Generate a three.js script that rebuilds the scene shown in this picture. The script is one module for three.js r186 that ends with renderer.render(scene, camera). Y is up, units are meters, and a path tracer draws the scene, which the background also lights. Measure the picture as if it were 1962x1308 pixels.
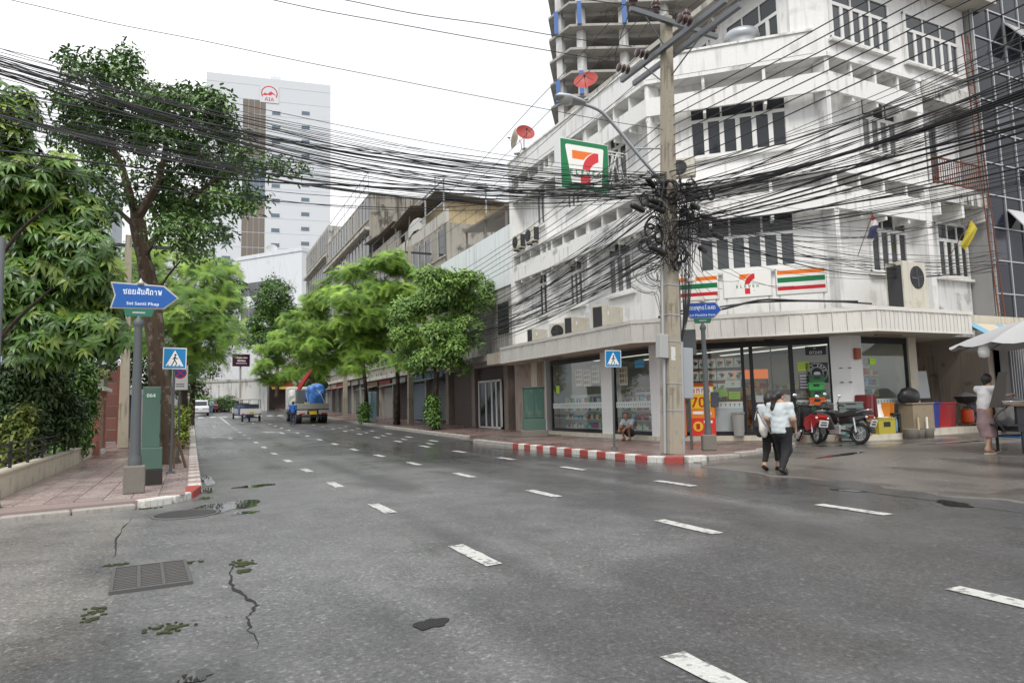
import * as THREE from 'three';
import { mergeGeometries, mergeVertices, toCreasedNormals } from 'three/addons/utils/BufferGeometryUtils.js';
import { RoundedBoxGeometry } from 'three/addons/geometries/RoundedBoxGeometry.js';

// ---------------------------------------------------------------- camera, sky, sun, exposure
const V = (x, y, z) => new THREE.Vector3(x, y, z);
const scene = new THREE.Scene();
const FOCAL = 1290, PW = 1962, PH = 1308, EYE = V(0, 1.5, 0);
const camera = new THREE.PerspectiveCamera(2 * Math.atan(PH / 2 / FOCAL) * 180 / Math.PI, 1.5, 0.05, 900);
const rad = (d) => d * Math.PI / 180;
const camP = rad(5.35), camR = rad(1.4), camY = rad(25.5);
const fwd = V(Math.sin(camY) * Math.cos(camP), Math.sin(camP), -Math.cos(camY) * Math.cos(camP));
const rt0 = V(Math.cos(camY), 0, Math.sin(camY)), up0 = rt0.clone().cross(fwd);
const camRt = rt0.clone().multiplyScalar(Math.cos(camR)).addScaledVector(up0, -Math.sin(camR));
const camUp = up0.clone().multiplyScalar(Math.cos(camR)).addScaledVector(rt0, Math.sin(camR));
camera.position.copy(EYE);
camera.quaternion.setFromRotationMatrix(new THREE.Matrix4().makeBasis(camRt, camUp, fwd.clone().negate()));
scene.add(camera);

const renderer = new THREE.WebGLRenderer({ antialias: true });
renderer.toneMapping = THREE.LinearToneMapping;
renderer.toneMappingExposure = 1.5;
renderer.shadowMap.enabled = true;

// seeded random numbers and tileable value noise
function rng(seed) { let s = seed >>> 0; return () => { s = (s + 0x6d2b79f5) | 0; let t = Math.imul(s ^ (s >>> 15), 1 | s); t = (t + Math.imul(t ^ (t >>> 7), 61 | t)) ^ t; return ((t ^ (t >>> 14)) >>> 0) / 4294967296; }; }
const hash2 = (x, y, s) => { let h = Math.imul(x, 374761393) ^ Math.imul(y, 668265263) ^ Math.imul(s, 1274126177); h = Math.imul(h ^ (h >>> 13), 1274126177); return ((h ^ (h >>> 16)) >>> 0) / 4294967296; };
const mod = (a, n) => ((a % n) + n) % n;
function vnoise(x, y, per, s) {                                   // value noise, repeats every "per" cells
  const ix = Math.floor(x), iy = Math.floor(y), fx = x - ix, fy = y - iy, u = fx * fx * (3 - 2 * fx), v = fy * fy * (3 - 2 * fy);
  const x0 = mod(ix, per), x1 = mod(ix + 1, per), y0 = mod(iy, per), y1 = mod(iy + 1, per);
  const a = hash2(x0, y0, s), b = hash2(x1, y0, s), c = hash2(x0, y1, s), d = hash2(x1, y1, s);
  return a + (b - a) * u + (c - a) * v + (a - b - c + d) * u * v;
}
function fbm(x, y, per, oct, s) { let r = 0, a = 0.5, n = 0; for (let i = 0; i < oct; i++) { r += a * vnoise(x, y, per, s + i); n += a; x *= 2; y *= 2; per *= 2; a *= 0.5; } return r / n; }
const sstep = (a, b, x) => { const t = Math.min(1, Math.max(0, (x - a) / (b - a))); return t * t * (3 - 2 * t); };
const lerp = (a, b, t) => a + (b - a) * t;
const clamp = (x, a, b) => Math.min(b, Math.max(a, x));

{ // an overcast sky of bright even cloud
  const W = 512, H = 256, data = new Float32Array(W * H * 4);
  for (let j = 0; j < H; j++) for (let i = 0; i < W; i++) {
    const el = ((j + 0.5) / H - 0.5) * Math.PI, y = Math.sin(el), k = (j * W + i) * 4;
    const n = fbm(i / W * 10, j / H * 14, 10, 5, 71), c = 0.42 + 0.32 * n;                 // darkest at the horizon, brightest overhead
    const L = y > 0 ? c * (1 + 1.0 * y) : 0.25;
    const bl = 1 - sstep(0.35, 0.6, n);                           // thinner cloud lets a little blue through
    data[k] = L * (1.0 - 0.035 * bl); data[k + 1] = L * (1.005 - 0.008 * bl); data[k + 2] = L * (1.02 + 0.02 * bl); data[k + 3] = 1;
  }
  const t = new THREE.DataTexture(data, W, H, THREE.RGBAFormat, THREE.FloatType);
  t.mapping = THREE.EquirectangularReflectionMapping; t.magFilter = THREE.LinearFilter; t.needsUpdate = true;
  scene.background = t; scene.environment = t;
}
const sun = new THREE.DirectionalLight(0xfffaf3, 1.5);
sun.position.set(-22, 60, 18); sun.target.position.set(4, 0, -20); sun.castShadow = true; sun.shadow.radius = 34;
Object.assign(sun.shadow.camera, { left: -70, right: 70, top: 70, bottom: -70, near: 1, far: 200 });
scene.add(sun, sun.target);

// ---------------------------------------------------------------- pixel rays of the photograph -> places
function ray(px, py) { return fwd.clone().multiplyScalar(FOCAL).addScaledVector(camRt, px - PW / 2).addScaledVector(camUp, PH / 2 - py).normalize(); }
const onY = (px, py, y = 0) => { const r = ray(px, py); return EYE.clone().addScaledVector(r, (y - EYE.y) / r.y); };
const onX = (px, py, x) => { const r = ray(px, py); return EYE.clone().addScaledVector(r, x / r.x); };
const onZ = (px, py, z) => { const r = ray(px, py); return EYE.clone().addScaledVector(r, z / r.z); };
const atD = (px, py, d) => { const r = ray(px, py); return EYE.clone().addScaledVector(r, d / r.dot(fwd)); };

// ---------------------------------------------------------------- helpers: naming, meshes, geometry
const taken = new Map();
function numbered(n) { const k = taken.get(n) || 0; taken.set(n, k + 1); return k ? n + '_' + String(k).padStart(3, '0') : n; }
function obj(name, geo, mat, parent = scene) {
  if (Array.isArray(geo)) geo = join(geo);
  const m = new THREE.Mesh(geo, mat); m.castShadow = m.receiveShadow = true;
  m.name = parent === scene ? numbered(name) : name; parent.add(m); return m;
}
function tag(o, label, category, group) { o.userData = { label, category }; if (group) o.userData.group = group; return o; }
function thing(name, label, category, pos = [0, 0, 0], turn = 0, group) {
  const o = new THREE.Group(); o.name = numbered(name); scene.add(o); o.position.set(...pos); o.rotation.y = turn;
  return tag(o, label, category, group);
}
function struct(name, geo, mat) { const m = obj(name, geo, mat); m.userData = { kind: 'structure' }; return m; }
function dup(root, pos, turn = 0, label, group) {
  const r = root.clone(); r.name = numbered(root.name.replace(/_\d{3}$/, '')); scene.add(r); r.position.set(...pos); r.rotation.y = turn;
  r.userData = { ...root.userData }; if (label) r.userData.label = label; if (group) r.userData.group = group; return r;
}
const flat = (g) => { const r = g.index ? g.toNonIndexed() : g; for (const k of Object.keys(r.attributes)) if (!['position', 'normal', 'uv', 'color'].includes(k)) r.deleteAttribute(k); if (!r.attributes.uv) r.setAttribute('uv', new THREE.BufferAttribute(new Float32Array(r.attributes.position.count * 2), 2)); return r; };
function join(list) { list = list.flat(9); return list.length === 1 ? list[0] : mergeGeometries(list.map(flat)); }
function at(g, x = 0, y = 0, z = 0, rx = 0, ry = 0, rz = 0) { if (rx) g.rotateX(rx); if (rz) g.rotateZ(rz); if (ry) g.rotateY(ry); g.translate(x, y, z); return g; }
const bx = (w, h, d, x = 0, y = 0, z = 0, rx = 0, ry = 0, rz = 0) => at(new THREE.BoxGeometry(w, h, d), x, y, z, rx, ry, rz);
const rb = (w, h, d, r, x = 0, y = 0, z = 0, rx = 0, ry = 0, rz = 0) => at(new RoundedBoxGeometry(w, h, d, 2, Math.min(r, w / 2.01, h / 2.01, d / 2.01)), x, y, z, rx, ry, rz);
const cy = (r0, r1, h, x = 0, y = 0, z = 0, n = 12, rx = 0, ry = 0, rz = 0) => at(new THREE.CylinderGeometry(r0, r1, h, n), x, y, z, rx, ry, rz);
const lathe = (pts, n = 16) => new THREE.LatheGeometry(pts.map((p) => new THREE.Vector2(p[0], p[1])), n);
function bar(a, b, r, n = 6, r2 = r) {                              // a round bar between two points
  const d = b.clone().sub(a), g = new THREE.CylinderGeometry(r2, r, d.length(), n);
  g.applyQuaternion(new THREE.Quaternion().setFromUnitVectors(V(0, 1, 0), d.clone().normalize())); const m = a.clone().add(b).multiplyScalar(0.5); g.translate(m.x, m.y, m.z); return g;
}
function beam(a, b, w, h) {                                        // a square bar between two points, h upright
  const d = b.clone().sub(a), g = new THREE.BoxGeometry(w, h, d.length()), m = new THREE.Matrix4().lookAt(b, a, V(0, 1, 0));
  g.applyMatrix4(m); const c = a.clone().add(b).multiplyScalar(0.5); g.translate(c.x, c.y, c.z); return g;
}
function tube(pts, r, n = 6, seg = 0, closed = false) { return new THREE.TubeGeometry(new THREE.CatmullRomCurve3(pts, closed, 'centripetal'), seg || Math.max(4, pts.length * 4), r, n, closed); }
function extr(pts, depth, bevel = 0, holes = []) {                   // outline in x,y pushed along z
  const s = new THREE.Shape(pts.map((p) => new THREE.Vector2(p[0], p[1])));
  for (const h of holes) s.holes.push(new THREE.Path(h.map((p) => new THREE.Vector2(p[0], p[1]))));
  return new THREE.ExtrudeGeometry(s, { depth, bevelEnabled: bevel > 0, bevelSize: bevel, bevelThickness: bevel, bevelSegments: 2, steps: 1 });
}
function prism(pts, y0, y1) { const g = extr(pts.map(([x, z]) => [x, -z]), y1 - y0); g.rotateX(-Math.PI / 2); g.translate(0, y0, 0); return g; }   // plan in x,z raised from y0 to y1
function uvm(g, s = 1) {                                           // uv in metres from the dominant axis of the normal
  g = g.index ? g.toNonIndexed() : g; const p = g.attributes.position, n = g.attributes.normal, uv = new Float32Array(p.count * 2);
  for (let i = 0; i < p.count; i++) {
    const ax = Math.abs(n.getX(i)), ay = Math.abs(n.getY(i)), az = Math.abs(n.getZ(i)), X = p.getX(i), Y = p.getY(i), Z = p.getZ(i);
    if (ay > 0.72) { uv[2 * i] = X / s; uv[2 * i + 1] = Z / s; }
    else if (ax > 0.85) { uv[2 * i] = Z / s; uv[2 * i + 1] = Y / s; }
    else if (az > 0.85) { uv[2 * i] = X / s; uv[2 * i + 1] = Y / s; }
    else { uv[2 * i] = (X + Z) * 0.7071 / s; uv[2 * i + 1] = Y / s; }
  }
  g.setAttribute('uv', new THREE.BufferAttribute(uv, 2)); return g;
}
function tint(g, c) { const n = g.attributes.position.count, a = new Float32Array(n * 3); for (let i = 0; i < n; i++) a.set(c, i * 3); g.setAttribute('color', new THREE.BufferAttribute(a, 3)); return g; }

// ---------------------------------------------------------------- textures and materials
const C = (r, g, b) => new THREE.Color().setRGB(r, g, b);
const toS = (x) => { x = clamp(x, 0, 1); return Math.round(255 * (x <= 0.0031308 ? 12.92 * x : 1.055 * Math.pow(x, 1 / 2.4) - 0.055)); };
function dtex(w, h, f, srgb) {                                      // f(u, v) -> [r, g, b] linear or a single number
  const d = new Uint8Array(w * h * 4);
  for (let j = 0; j < h; j++) for (let i = 0; i < w; i++) {
    const r = f((i + 0.5) / w, (j + 0.5) / h), k = (j * w + i) * 4;
    if (srgb) { d[k] = toS(r[0]); d[k + 1] = toS(r[1]); d[k + 2] = toS(r[2]); } else { d[k] = d[k + 1] = d[k + 2] = clamp(Math.round(r * 255), 0, 255); }
    d[k + 3] = 255;
  }
  const t = new THREE.DataTexture(d, w, h); t.magFilter = THREE.LinearFilter; t.wrapS = t.wrapT = THREE.RepeatWrapping; if (srgb) t.colorSpace = THREE.SRGBColorSpace; t.needsUpdate = true; return t;
}
function ctex(w, h, draw) { const c = document.createElement('canvas'); c.width = w; c.height = h; const x = c.getContext('2d'); draw(x, w, h); const t = new THREE.CanvasTexture(c); t.colorSpace = THREE.SRGBColorSpace; return t; }
const mat = (c, rough = 0.7, metal = 0, more = {}) => new THREE.MeshStandardMaterial({ color: Array.isArray(c) ? C(...c) : c, roughness: rough, metalness: metal, ...more });
const phy = (c, o) => new THREE.MeshPhysicalMaterial({ color: Array.isArray(c) ? C(...c) : c, ...o });

// painted render with grain, blotches and run-off streaks below ledges; "dirt" sets how much
function wallTex(base, dirt, seed, stain = [0.16, 0.145, 0.12], size = 320) {
  return dtex(size, size, (u, v) => {
    const big = fbm(u * 3, v * 3, 3, 5, seed), fine = vnoise(u * 160, v * 160, 160, seed + 9);
    const streak = fbm(u * 46, v * 3, 46, 3, seed + 20), blot = fbm(u * 8, v * 8, 8, 5, seed + 31);
    let d = sstep(0.52, 0.8, streak * 0.62 + big * 0.42) * 0.75 + sstep(0.6, 0.78, blot) * 0.6; d = clamp(d * dirt, 0, 0.95);
    const k = 0.96 + 0.06 * (fine - 0.5) + 0.08 * (big - 0.5);
    return [0, 1, 2].map((c) => lerp(base[c] * k, stain[c] * (0.8 + 0.4 * fine), d));
  }, true);
}
const grainBump = dtex(512, 512, (u, v) => 0.5 + 0.35 * (fbm(u * 24, v * 24, 24, 4, 5) - 0.5) + 0.3 * (vnoise(u * 180, v * 180, 180, 8) - 0.5));
function rep(t, s) { const c = t.clone(); c.repeat.set(1 / s, 1 / s); c.needsUpdate = true; return c; }
function wallMat(base, dirt, seed, size = 4, rough = 0.85, stain) {
  return mat([1, 1, 1], rough, 0, { map: rep(wallTex(base, dirt, seed, stain), size), bumpMap: rep(grainBump, 1.1), bumpScale: 0.004 });
}
const M = {
  white: wallMat([0.82, 0.82, 0.81], 0.42, 11, 5.3),
  whiteTrim: wallMat([0.82, 0.82, 0.80], 0.78, 23, 4.1),
  whiteClean: mat([0.78, 0.78, 0.77], 0.6, 0, { bumpMap: rep(grainBump, 0.6), bumpScale: 0.002 }),
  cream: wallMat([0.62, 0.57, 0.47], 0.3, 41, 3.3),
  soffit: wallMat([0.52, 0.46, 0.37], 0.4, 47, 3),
  oldCon: wallMat([0.33, 0.31, 0.27], 1.1, 53, 5, 0.95, [0.06, 0.056, 0.048]),
  oldCon2: wallMat([0.5, 0.48, 0.43], 1.0, 59, 6, 0.95, [0.09, 0.085, 0.075]),
  ochre: wallMat([0.52, 0.42, 0.25], 0.6, 61, 4),
  frame: mat([0.72, 0.72, 0.70], 0.5), alu: mat([0.5, 0.51, 0.52], 0.42, 0.7), galv: mat([0.42, 0.44, 0.46], 0.5, 0.55, { bumpMap: rep(grainBump, 0.3), bumpScale: 0.001 }),
  greyPaint: mat([0.16, 0.17, 0.18], 0.5, 0.2, { bumpMap: rep(grainBump, 0.4), bumpScale: 0.002 }), darkSteel: mat([0.05, 0.05, 0.055], 0.5, 0.5), black: mat([0.015, 0.015, 0.016], 0.5), rubber: mat([0.02, 0.02, 0.021], 0.75),
  rust: mat([0.17, 0.06, 0.035], 0.85, 0, { bumpMap: rep(grainBump, 0.3), bumpScale: 0.004 }), red: mat([0.42, 0.03, 0.025], 0.5),
  darkGlass: phy([0.028, 0.032, 0.036], { roughness: 0.08, ior: 1.5 }), blueGlass: phy([0.11, 0.15, 0.19], { roughness: 0.1, ior: 1.6 }), bronzeGlass: phy([0.16, 0.13, 0.1], { roughness: 0.15, ior: 1.6 }),
  glass: phy([0.93, 0.97, 0.95], { roughness: 0.02, transmission: 1, thickness: 0, ior: 1.5 }),
  cable: mat([0.018, 0.018, 0.02], 0.5), cableGrey: mat([0.07, 0.07, 0.075], 0.6),
  poleCon: wallMat([0.36, 0.32, 0.25], 0.8, 67, 2.2, 0.9, [0.13, 0.11, 0.08]),
  dark: mat([0.035, 0.03, 0.028], 0.85), wood: mat([0.16, 0.1, 0.06], 0.75),
};
// ---------------------------------------------------------------- ground, road, side street, pavements
const RISE = [[60, 0], [-24, 0], [-32, 0.1], [-42, 0.25], [-52, 0.42], [-60, 0.6], [-78, 1.0], [-95, 1.4], [-115, 1.9], [-220, 3.2]];
function gh(x, z) {                                                 // height of the ground
  let r = 0; for (let i = 1; i < RISE.length; i++) if (z >= RISE[i][0]) { const [a, b] = [RISE[i - 1], RISE[i]]; r = lerp(a[1], b[1], (z - a[0]) / (b[0] - a[0])); break; }
  const s = sstep(10.4, 14.5, x) * sstep(-24, -17, z);
  return r + s * lerp(0.1, 0.24, sstep(-14.5, -9.5, z)) + 0.004 * (fbm(x * 0.35 + 50, z * 0.35 + 90, 4096, 2, 3) - 0.5) * sstep(-30, -20, z);
}
function grid(nx, nz, f, uvf, uv1f, colf) {                          // a sheet from f(s, t) -> Vector3
  const p = [], uv = [], uv1 = [], col = [], ix = [];
  for (let j = 0; j <= nz; j++) for (let i = 0; i <= nx; i++) { const q = f(i / nx, j / nz); p.push(q.x, q.y, q.z); uv.push(...(uvf ? uvf(q) : [q.x, q.z])); if (uv1f) uv1.push(...uv1f(q)); if (colf) col.push(...colf(q)); }
  for (let j = 0; j < nz; j++) for (let i = 0; i < nx; i++) { const a = j * (nx + 1) + i, b = a + 1, c = a + nx + 1, d = c + 1; ix.push(a, c, b, b, c, d); }
  const g = new THREE.BufferGeometry(); g.setAttribute('position', new THREE.Float32BufferAttribute(p, 3)); g.setAttribute('uv', new THREE.Float32BufferAttribute(uv, 2));
  if (uv1f) g.setAttribute('uv1', new THREE.Float32BufferAttribute(uv1, 2)); if (colf) g.setAttribute('color', new THREE.Float32BufferAttribute(col, 3));
  g.setIndex(ix); g.computeVertexNormals(); return g;
}
struct('ground', new THREE.PlaneGeometry(1600, 1600).rotateX(-Math.PI / 2).translate(0, -0.35, -200), mat([0.14, 0.13, 0.12], 0.95));

// asphalt: dark binder, pale and brown stone chips
const aspT = dtex(1024, 1024, (u, v) => {
  const f = vnoise(u * 512, v * 512, 512, 1), m = vnoise(u * 200, v * 200, 200, 2), b = fbm(u * 12, v * 12, 12, 4, 3), c = vnoise(u * 400, v * 400, 400, 14);
  let k = 0.066 + 0.030 * (f - 0.5) + 0.035 * (m - 0.5) + 0.03 * (b - 0.5); const chip = sstep(0.83, 0.97, m) * 0.06 + sstep(0.92, 0.99, c) * 0.12; k += chip;
  return [k * 1.0, k * 0.99, k * 1.0];
}, true);
const aspB = dtex(1024, 1024, (u, v) => 0.45 * vnoise(u * 400, v * 400, 400, 1) + 0.35 * vnoise(u * 200, v * 200, 200, 2) + 0.2 * fbm(u * 20, v * 20, 20, 3, 3));
const wetT = dtex(640, 960, (u, v) => {                            // where the film of rain lies
  const x = -12 + u * 26, z = -44 + v * 50;
  const b = fbm(u * 6, v * 10, 4096, 5, 33), tracks = fbm(u * 40, v * 4, 4096, 3, 44), fine = fbm(u * 60, v * 100, 4096, 3, 40);
  let r = 0.46 - 0.2 * sstep(0.42, 0.72, b) - 0.12 * sstep(0.5, 0.8, tracks) + 0.16 * (fine - 0.5);
  r -= 0.16 * sstep(8.2, 10.2, x) * sstep(-26, -20, z) * (1 - sstep(-14, -11, z)) ;   // water gathers along the right gutter
  r -= 0.14 * (1 - sstep(0.1, 0.9, x)) * (1 - sstep(-13, -11, z));
  r -= 0.1 * sstep(4.5, 7.5, x);
  return clamp(r, 0.14, 0.6);
});
wetT.channel = 1; wetT.wrapS = wetT.wrapT = THREE.ClampToEdgeWrapping;
const mAsphalt = mat([1, 1, 1], 1, 0, { map: rep(aspT, 4.3), bumpMap: rep(aspB, 4.3), bumpScale: 0.0022, roughnessMap: wetT, vertexColors: true });
function roadTone(q) {                                              // laid strips, older asphalt, and sky sheen painted in as paler streaks
  const { x, z } = q; let k = 1.0, w = 0;
  const n = fbm(x * 0.8 + 9, z * 0.35 + 40, 4096, 4, 91);
  k *= 0.86 + 0.34 * n;
  const soi = sstep(0, 0.12, -z - 8.3 + 0.04 * Math.sin(x * 9)) * 0 + (x < -0.75 + 0.12 * Math.sin(z * 1.7) + 0.05 * Math.sin(z * 9) ? 1 : 0);   // the lane at left is older
  if (soi) { k *= 1.34; w = 1; }
  if (x > 0.4 && x < 1.55 && z > -5.75 && z < -4.35) k *= 0.86;     // a cut patch
  const dn = fbm(x * 1.5 + 31, z * 0.1 + 70, 4096, 4, 57) + 0.35 * fbm(x * 2.6 + 5, z * 0.9 + 5, 4096, 3, 58) - 0.17;   // sky sheen painted into the colour, paler on the left and middle lanes
  const skySheen = sstep(0.42, 0.56, dn + 0.16 - 0.3 * sstep(3.6, 6.4, x) - 0.3 * sstep(-6.2, -4.4, z) - 0.2 * sstep(8.3, 9.6, x)); k *= 1 + 0.75 * skySheen;
  const rutA = Math.exp(-(((x - 3.4) / 0.35) ** 2)) + Math.exp(-(((x - 4.7) / 0.35) ** 2)) + Math.exp(-(((x - 6.2) / 0.35) ** 2)) + Math.exp(-(((x - 8.6) / 0.4) ** 2));
  k *= 1 - 0.14 * rutA * fbm(x * 2, z * 0.6, 4096, 3, 12);
  return [k * (1 + 0.07 * w), k * (1 + 0.02 * w), k * (1 - 0.04 * w)];
}
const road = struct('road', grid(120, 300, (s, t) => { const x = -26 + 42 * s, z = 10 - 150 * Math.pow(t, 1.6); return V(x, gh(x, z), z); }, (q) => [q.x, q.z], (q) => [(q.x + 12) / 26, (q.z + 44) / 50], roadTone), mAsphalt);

// concrete of the side street, its broken edge against the asphalt
const conT = dtex(768, 768, (u, v) => {
  const b = fbm(u * 4, v * 4, 4, 6, 55), f = vnoise(u * 300, v * 300, 300, 7), st = fbm(u * 10, v * 3, 10, 4, 77); const k = 0.135 + 0.07 * (b - 0.5) + 0.03 * (f - 0.5) - 0.06 * sstep(0.55, 0.8, st);
  return [k * 1.1, k * 1.0, k * 0.9];
}, true);
const conR = dtex(512, 512, (u, v) => clamp(0.34 - 0.24 * sstep(0.42, 0.7, fbm(u * 4, v * 4, 4, 5, 56)), 0.1, 1));
const mCon = mat([1, 1, 1], 1, 0, { map: rep(conT, 6.1), roughnessMap: rep(conR, 7.3), bumpMap: rep(grainBump, 1.2), bumpScale: 0.008 });
struct('side_street', grid(60, 40, (s, t) => {
  const z = lerp(-14.9, 8, t), e = 10.35 + 0.14 * Math.sin(z * 2.1) + 0.12 * Math.sin(z * 5.3 + 1) + 0.05 * Math.sin(z * 17), x0 = z < -12.6 ? lerp(11.2, 10.9, (z + 14.9) / 2.3) : e - (z > -7.5 ? (z + 7.5) * 0.12 : 0), x = lerp(x0, 48, s * s);
  return V(x, gh(x, z) + (s === 0 ? 0.0 : 0.018), z);
}), mCon);

// paint on the road: every dash, arrow and line is a part of the road
const paintT = dtex(256, 256, (u, v) => { const w = fbm(u * 14, v * 14, 14, 4, 66), f = vnoise(u * 120, v * 120, 120, 67); const k = sstep(0.54, 0.7, w) * 0.75; return [lerp(0.48, 0.12, k) + 0.08 * (f - 0.5), lerp(0.48, 0.12, k) + 0.08 * (f - 0.5), lerp(0.455, 0.115, k) + 0.08 * (f - 0.5)]; }, true);
const mPaint = mat([1, 1, 1], 0.55, 0, { map: rep(paintT, 0.9), bumpMap: rep(aspB, 4.3), bumpScale: 0.006 });
function paint(name, pts) {                                         // flat outline [x, z] laid on the road
  const s = new THREE.Shape(pts.map(([x, z]) => new THREE.Vector2(x, -z))), g = new THREE.ShapeGeometry(s).rotateX(-Math.PI / 2), p = g.attributes.position, uv = g.attributes.uv;
  for (let i = 0; i < p.count; i++) { p.setY(i, gh(p.getX(i), p.getZ(i)) + 0.007); uv.setXY(i, p.getX(i), p.getZ(i)); }
  return obj(name, g, mPaint, road);
}
{
  const r = rng(5);
  const dash = (x, z0, z1, w = 0.09) => { const n = 6, L = [], R = []; for (let i = 0; i <= n; i++) { const z = lerp(z0, z1, i / n); L.push([x - w + 0.012 * (r() - 0.5), z + (i % n ? 0 : 0.03 * (r() - 0.5))]); R.unshift([x + w + 0.012 * (r() - 0.5), z + (i % n ? 0 : 0.03 * (r() - 0.5))]); } paint('lane_dash', [...L, ...R]); };
  for (const [x, z0, n] of [[2.6, -2.3, 14], [5.36, -2.35, 15], [7.97, -2.15, 15]]) for (let k = 0; k < n; k++) dash(x, z0 - k * 3.65, z0 - 1.05 - k * 3.65);
  for (let k = 0; k < 6; k++) { dash(9.3, -27 - k * 3.6, -28 - k * 3.6, 0.1); dash(8.6, -25.4 - k * 3.6, -26.3 - k * 3.6, 0.06); }
  const arrow = (x, z, s) => paint('turn_arrow', [[x - 0.08 * s, z], [x + 0.08 * s, z], [x + 0.1 * s, z - 1.9], [x - 0.3 * s, z - 2.4], [x - 0.12 * s, z - 2.7], [x - 0.85 * s, z - 3.0], [x - 0.62 * s, z - 1.8], [x - 0.45 * s, z - 2.1], [x - 0.08 * s, z - 1.6]]);
  arrow(1.75, -35.5, 1.1); arrow(4.6, -39, 1.1); arrow(4.4, -56, 1.1); arrow(1.5, -52, 1.1);
  paint('edge_line', [[2.54, -54], [2.68, -54], [2.68, -76], [2.54, -76]]); paint('edge_line', [[8.0, -57], [8.14, -57], [8.14, -74], [8.0, -74]]);
  for (let k = 0; k < 9; k++) paint('crossing_stripe', [[0.6 + k * 1.1, -74], [1.15 + k * 1.1, -74], [1.15 + k * 1.1, -77], [0.6 + k * 1.1, -77]]);
}
// cracks, patch, moss and standing water on the asphalt
const blob = (cx, cz, rx, rz, seed, n = 26, ro = 0) => { const r = rng(seed), o = []; const ph = r() * 6; for (let i = 0; i < n; i++) { const a = i / n * 6.283, k = 0.72 + 0.2 * Math.sin(a * 2 + ph) + 0.1 * Math.sin(a * 5 + ph * 2) + 0.07 * r(); const X = Math.cos(a) * rx * k, Z = Math.sin(a) * rz * k; o.push([cx + X * Math.cos(ro) - Z * Math.sin(ro), cz + X * Math.sin(ro) + Z * Math.cos(ro)]); } return o; };
function lay(name, pts, m, off) { const s = new THREE.Shape(pts.map(([x, z]) => new THREE.Vector2(x, -z))), g = new THREE.ShapeGeometry(s).rotateX(-Math.PI / 2), p = g.attributes.position; const c0 = pts.reduce((a, q) => [a[0] + q[0] / pts.length, a[1] + q[1] / pts.length], [0, 0]), lev = Math.max(...pts.map((q) => gh(q[0], q[1]))) + off; for (let i = 0; i < p.count; i++) p.setY(i, name === 'puddle' && c0[0] < 11 ? lev : gh(p.getX(i), p.getZ(i)) + off); g.computeVertexNormals(); return struct(name, uvm(g), m); }
const mPuddle = phy([0.03, 0.03, 0.028], { roughness: 0.02, ior: 1.33 });
for (const [x, z, rx, rz, s, ro] of [[0.42, -11.7, 0.75, 0.85, 1, 0.4], [0.75, -10.9, 0.3, 0.14, 2, 0], [0.05, -4.4, 0.13, 0.1, 3, 0.2], [0.35, -16.5, 0.18, 1.4, 4, 0], [0.3, -14.4, 0.2, 0.5, 5, 0], [1.2, -14.6, 0.5, 0.3, 6, 0], [9.9, -16.3, 0.3, 2.4, 7, 0], [9.85, -21, 0.3, 2, 8, 0], [9.5, -7.6, 0.3, 0.12, 9, 1.2], [9.45, -5.9, 0.22, 0.4, 10, 0.2], [16.5, -13.2, 1.5, 0.35, 11, 0.5], [13.3, -10.7, 0.8, 0.2, 13, 0.3], [18.2, -11.2, 1.4, 0.4, 14, 0.1]]) lay('puddle', blob(x, z, rx, rz, s, 44, ro), mPuddle, x > 11 ? 0.023 : 0.006);
const mMoss = mat([0.075, 0.095, 0.03], 0.95, 0, { bumpMap: rep(grainBump, 0.12), bumpScale: 0.02 });
for (const [x, z, rx, rz, s] of [[-0.64, -6.14, 0.08, 0.22, 1], [-0.11, -5.43, 0.15, 0.12, 2], [0.49, -7.32, 0.1, 0.16, 3], [0.47, -6.97, 0.05, 0.08, 4], [0.0, -7.66, 0.12, 0.05, 5], [-0.66, -7.95, 0.1, 0.04, 6], [0.3, -14.2, 0.08, 0.3, 7], [0.25, -13.1, 0.1, 0.2, 8], [-0.55, -12.3, 0.2, 0.05, 9]]) { const r = rng(s + 40), gs = []; for (let k = 0; k < 26; k++) { const a = r() * 6.283, d = Math.pow(r(), 0.7), q = 0.015 + 0.035 * r() * (1.2 - d); const sh = new THREE.Shape(blob(x + Math.cos(a) * d * rx * 1.2, z + Math.sin(a) * d * rz * 1.2, q, q * 0.9, s * 50 + k, 9).map(([X, Z]) => new THREE.Vector2(X, -Z))), g = new THREE.ExtrudeGeometry(sh, { depth: 0.004 + 0.008 * r(), bevelEnabled: false }).rotateX(-Math.PI / 2); g.translate(0, gh(x, z) + 0.003, 0); gs.push(g); } struct('moss_patch', join(gs), mMoss); }
const mTar = mat([0.022, 0.022, 0.023], 0.8, 0, { bumpMap: rep(grainBump, 0.1), bumpScale: 0.01 });
lay('tar_patch', blob(1.53, -4.62, 0.13, 0.17, 77, 30, 0.5), mTar, 0.006);
function crack(pts, w, seed) { const r = rng(seed), L = [], R = [], P = []; for (let i = 0; i < pts.length - 1; i++) for (let k = 0; k < 7; k++) { const t = k / 7; P.push([lerp(pts[i][0], pts[i + 1][0], t) + 0.05 * (r() - 0.5), lerp(pts[i][1], pts[i + 1][1], t) + 0.05 * (r() - 0.5)]); } P.push(pts[pts.length - 1]); P.forEach(([x, z], i) => { const k = w * (0.25 + r()) * Math.sin(Math.PI * clamp((i + 0.4) / P.length, 0, 1)); L.push([x - k, z + k * 0.3]); R.unshift([x + k, z - k * 0.3]); }); lay('road_crack', [...L, ...R], mTar, 0.005); }
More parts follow.
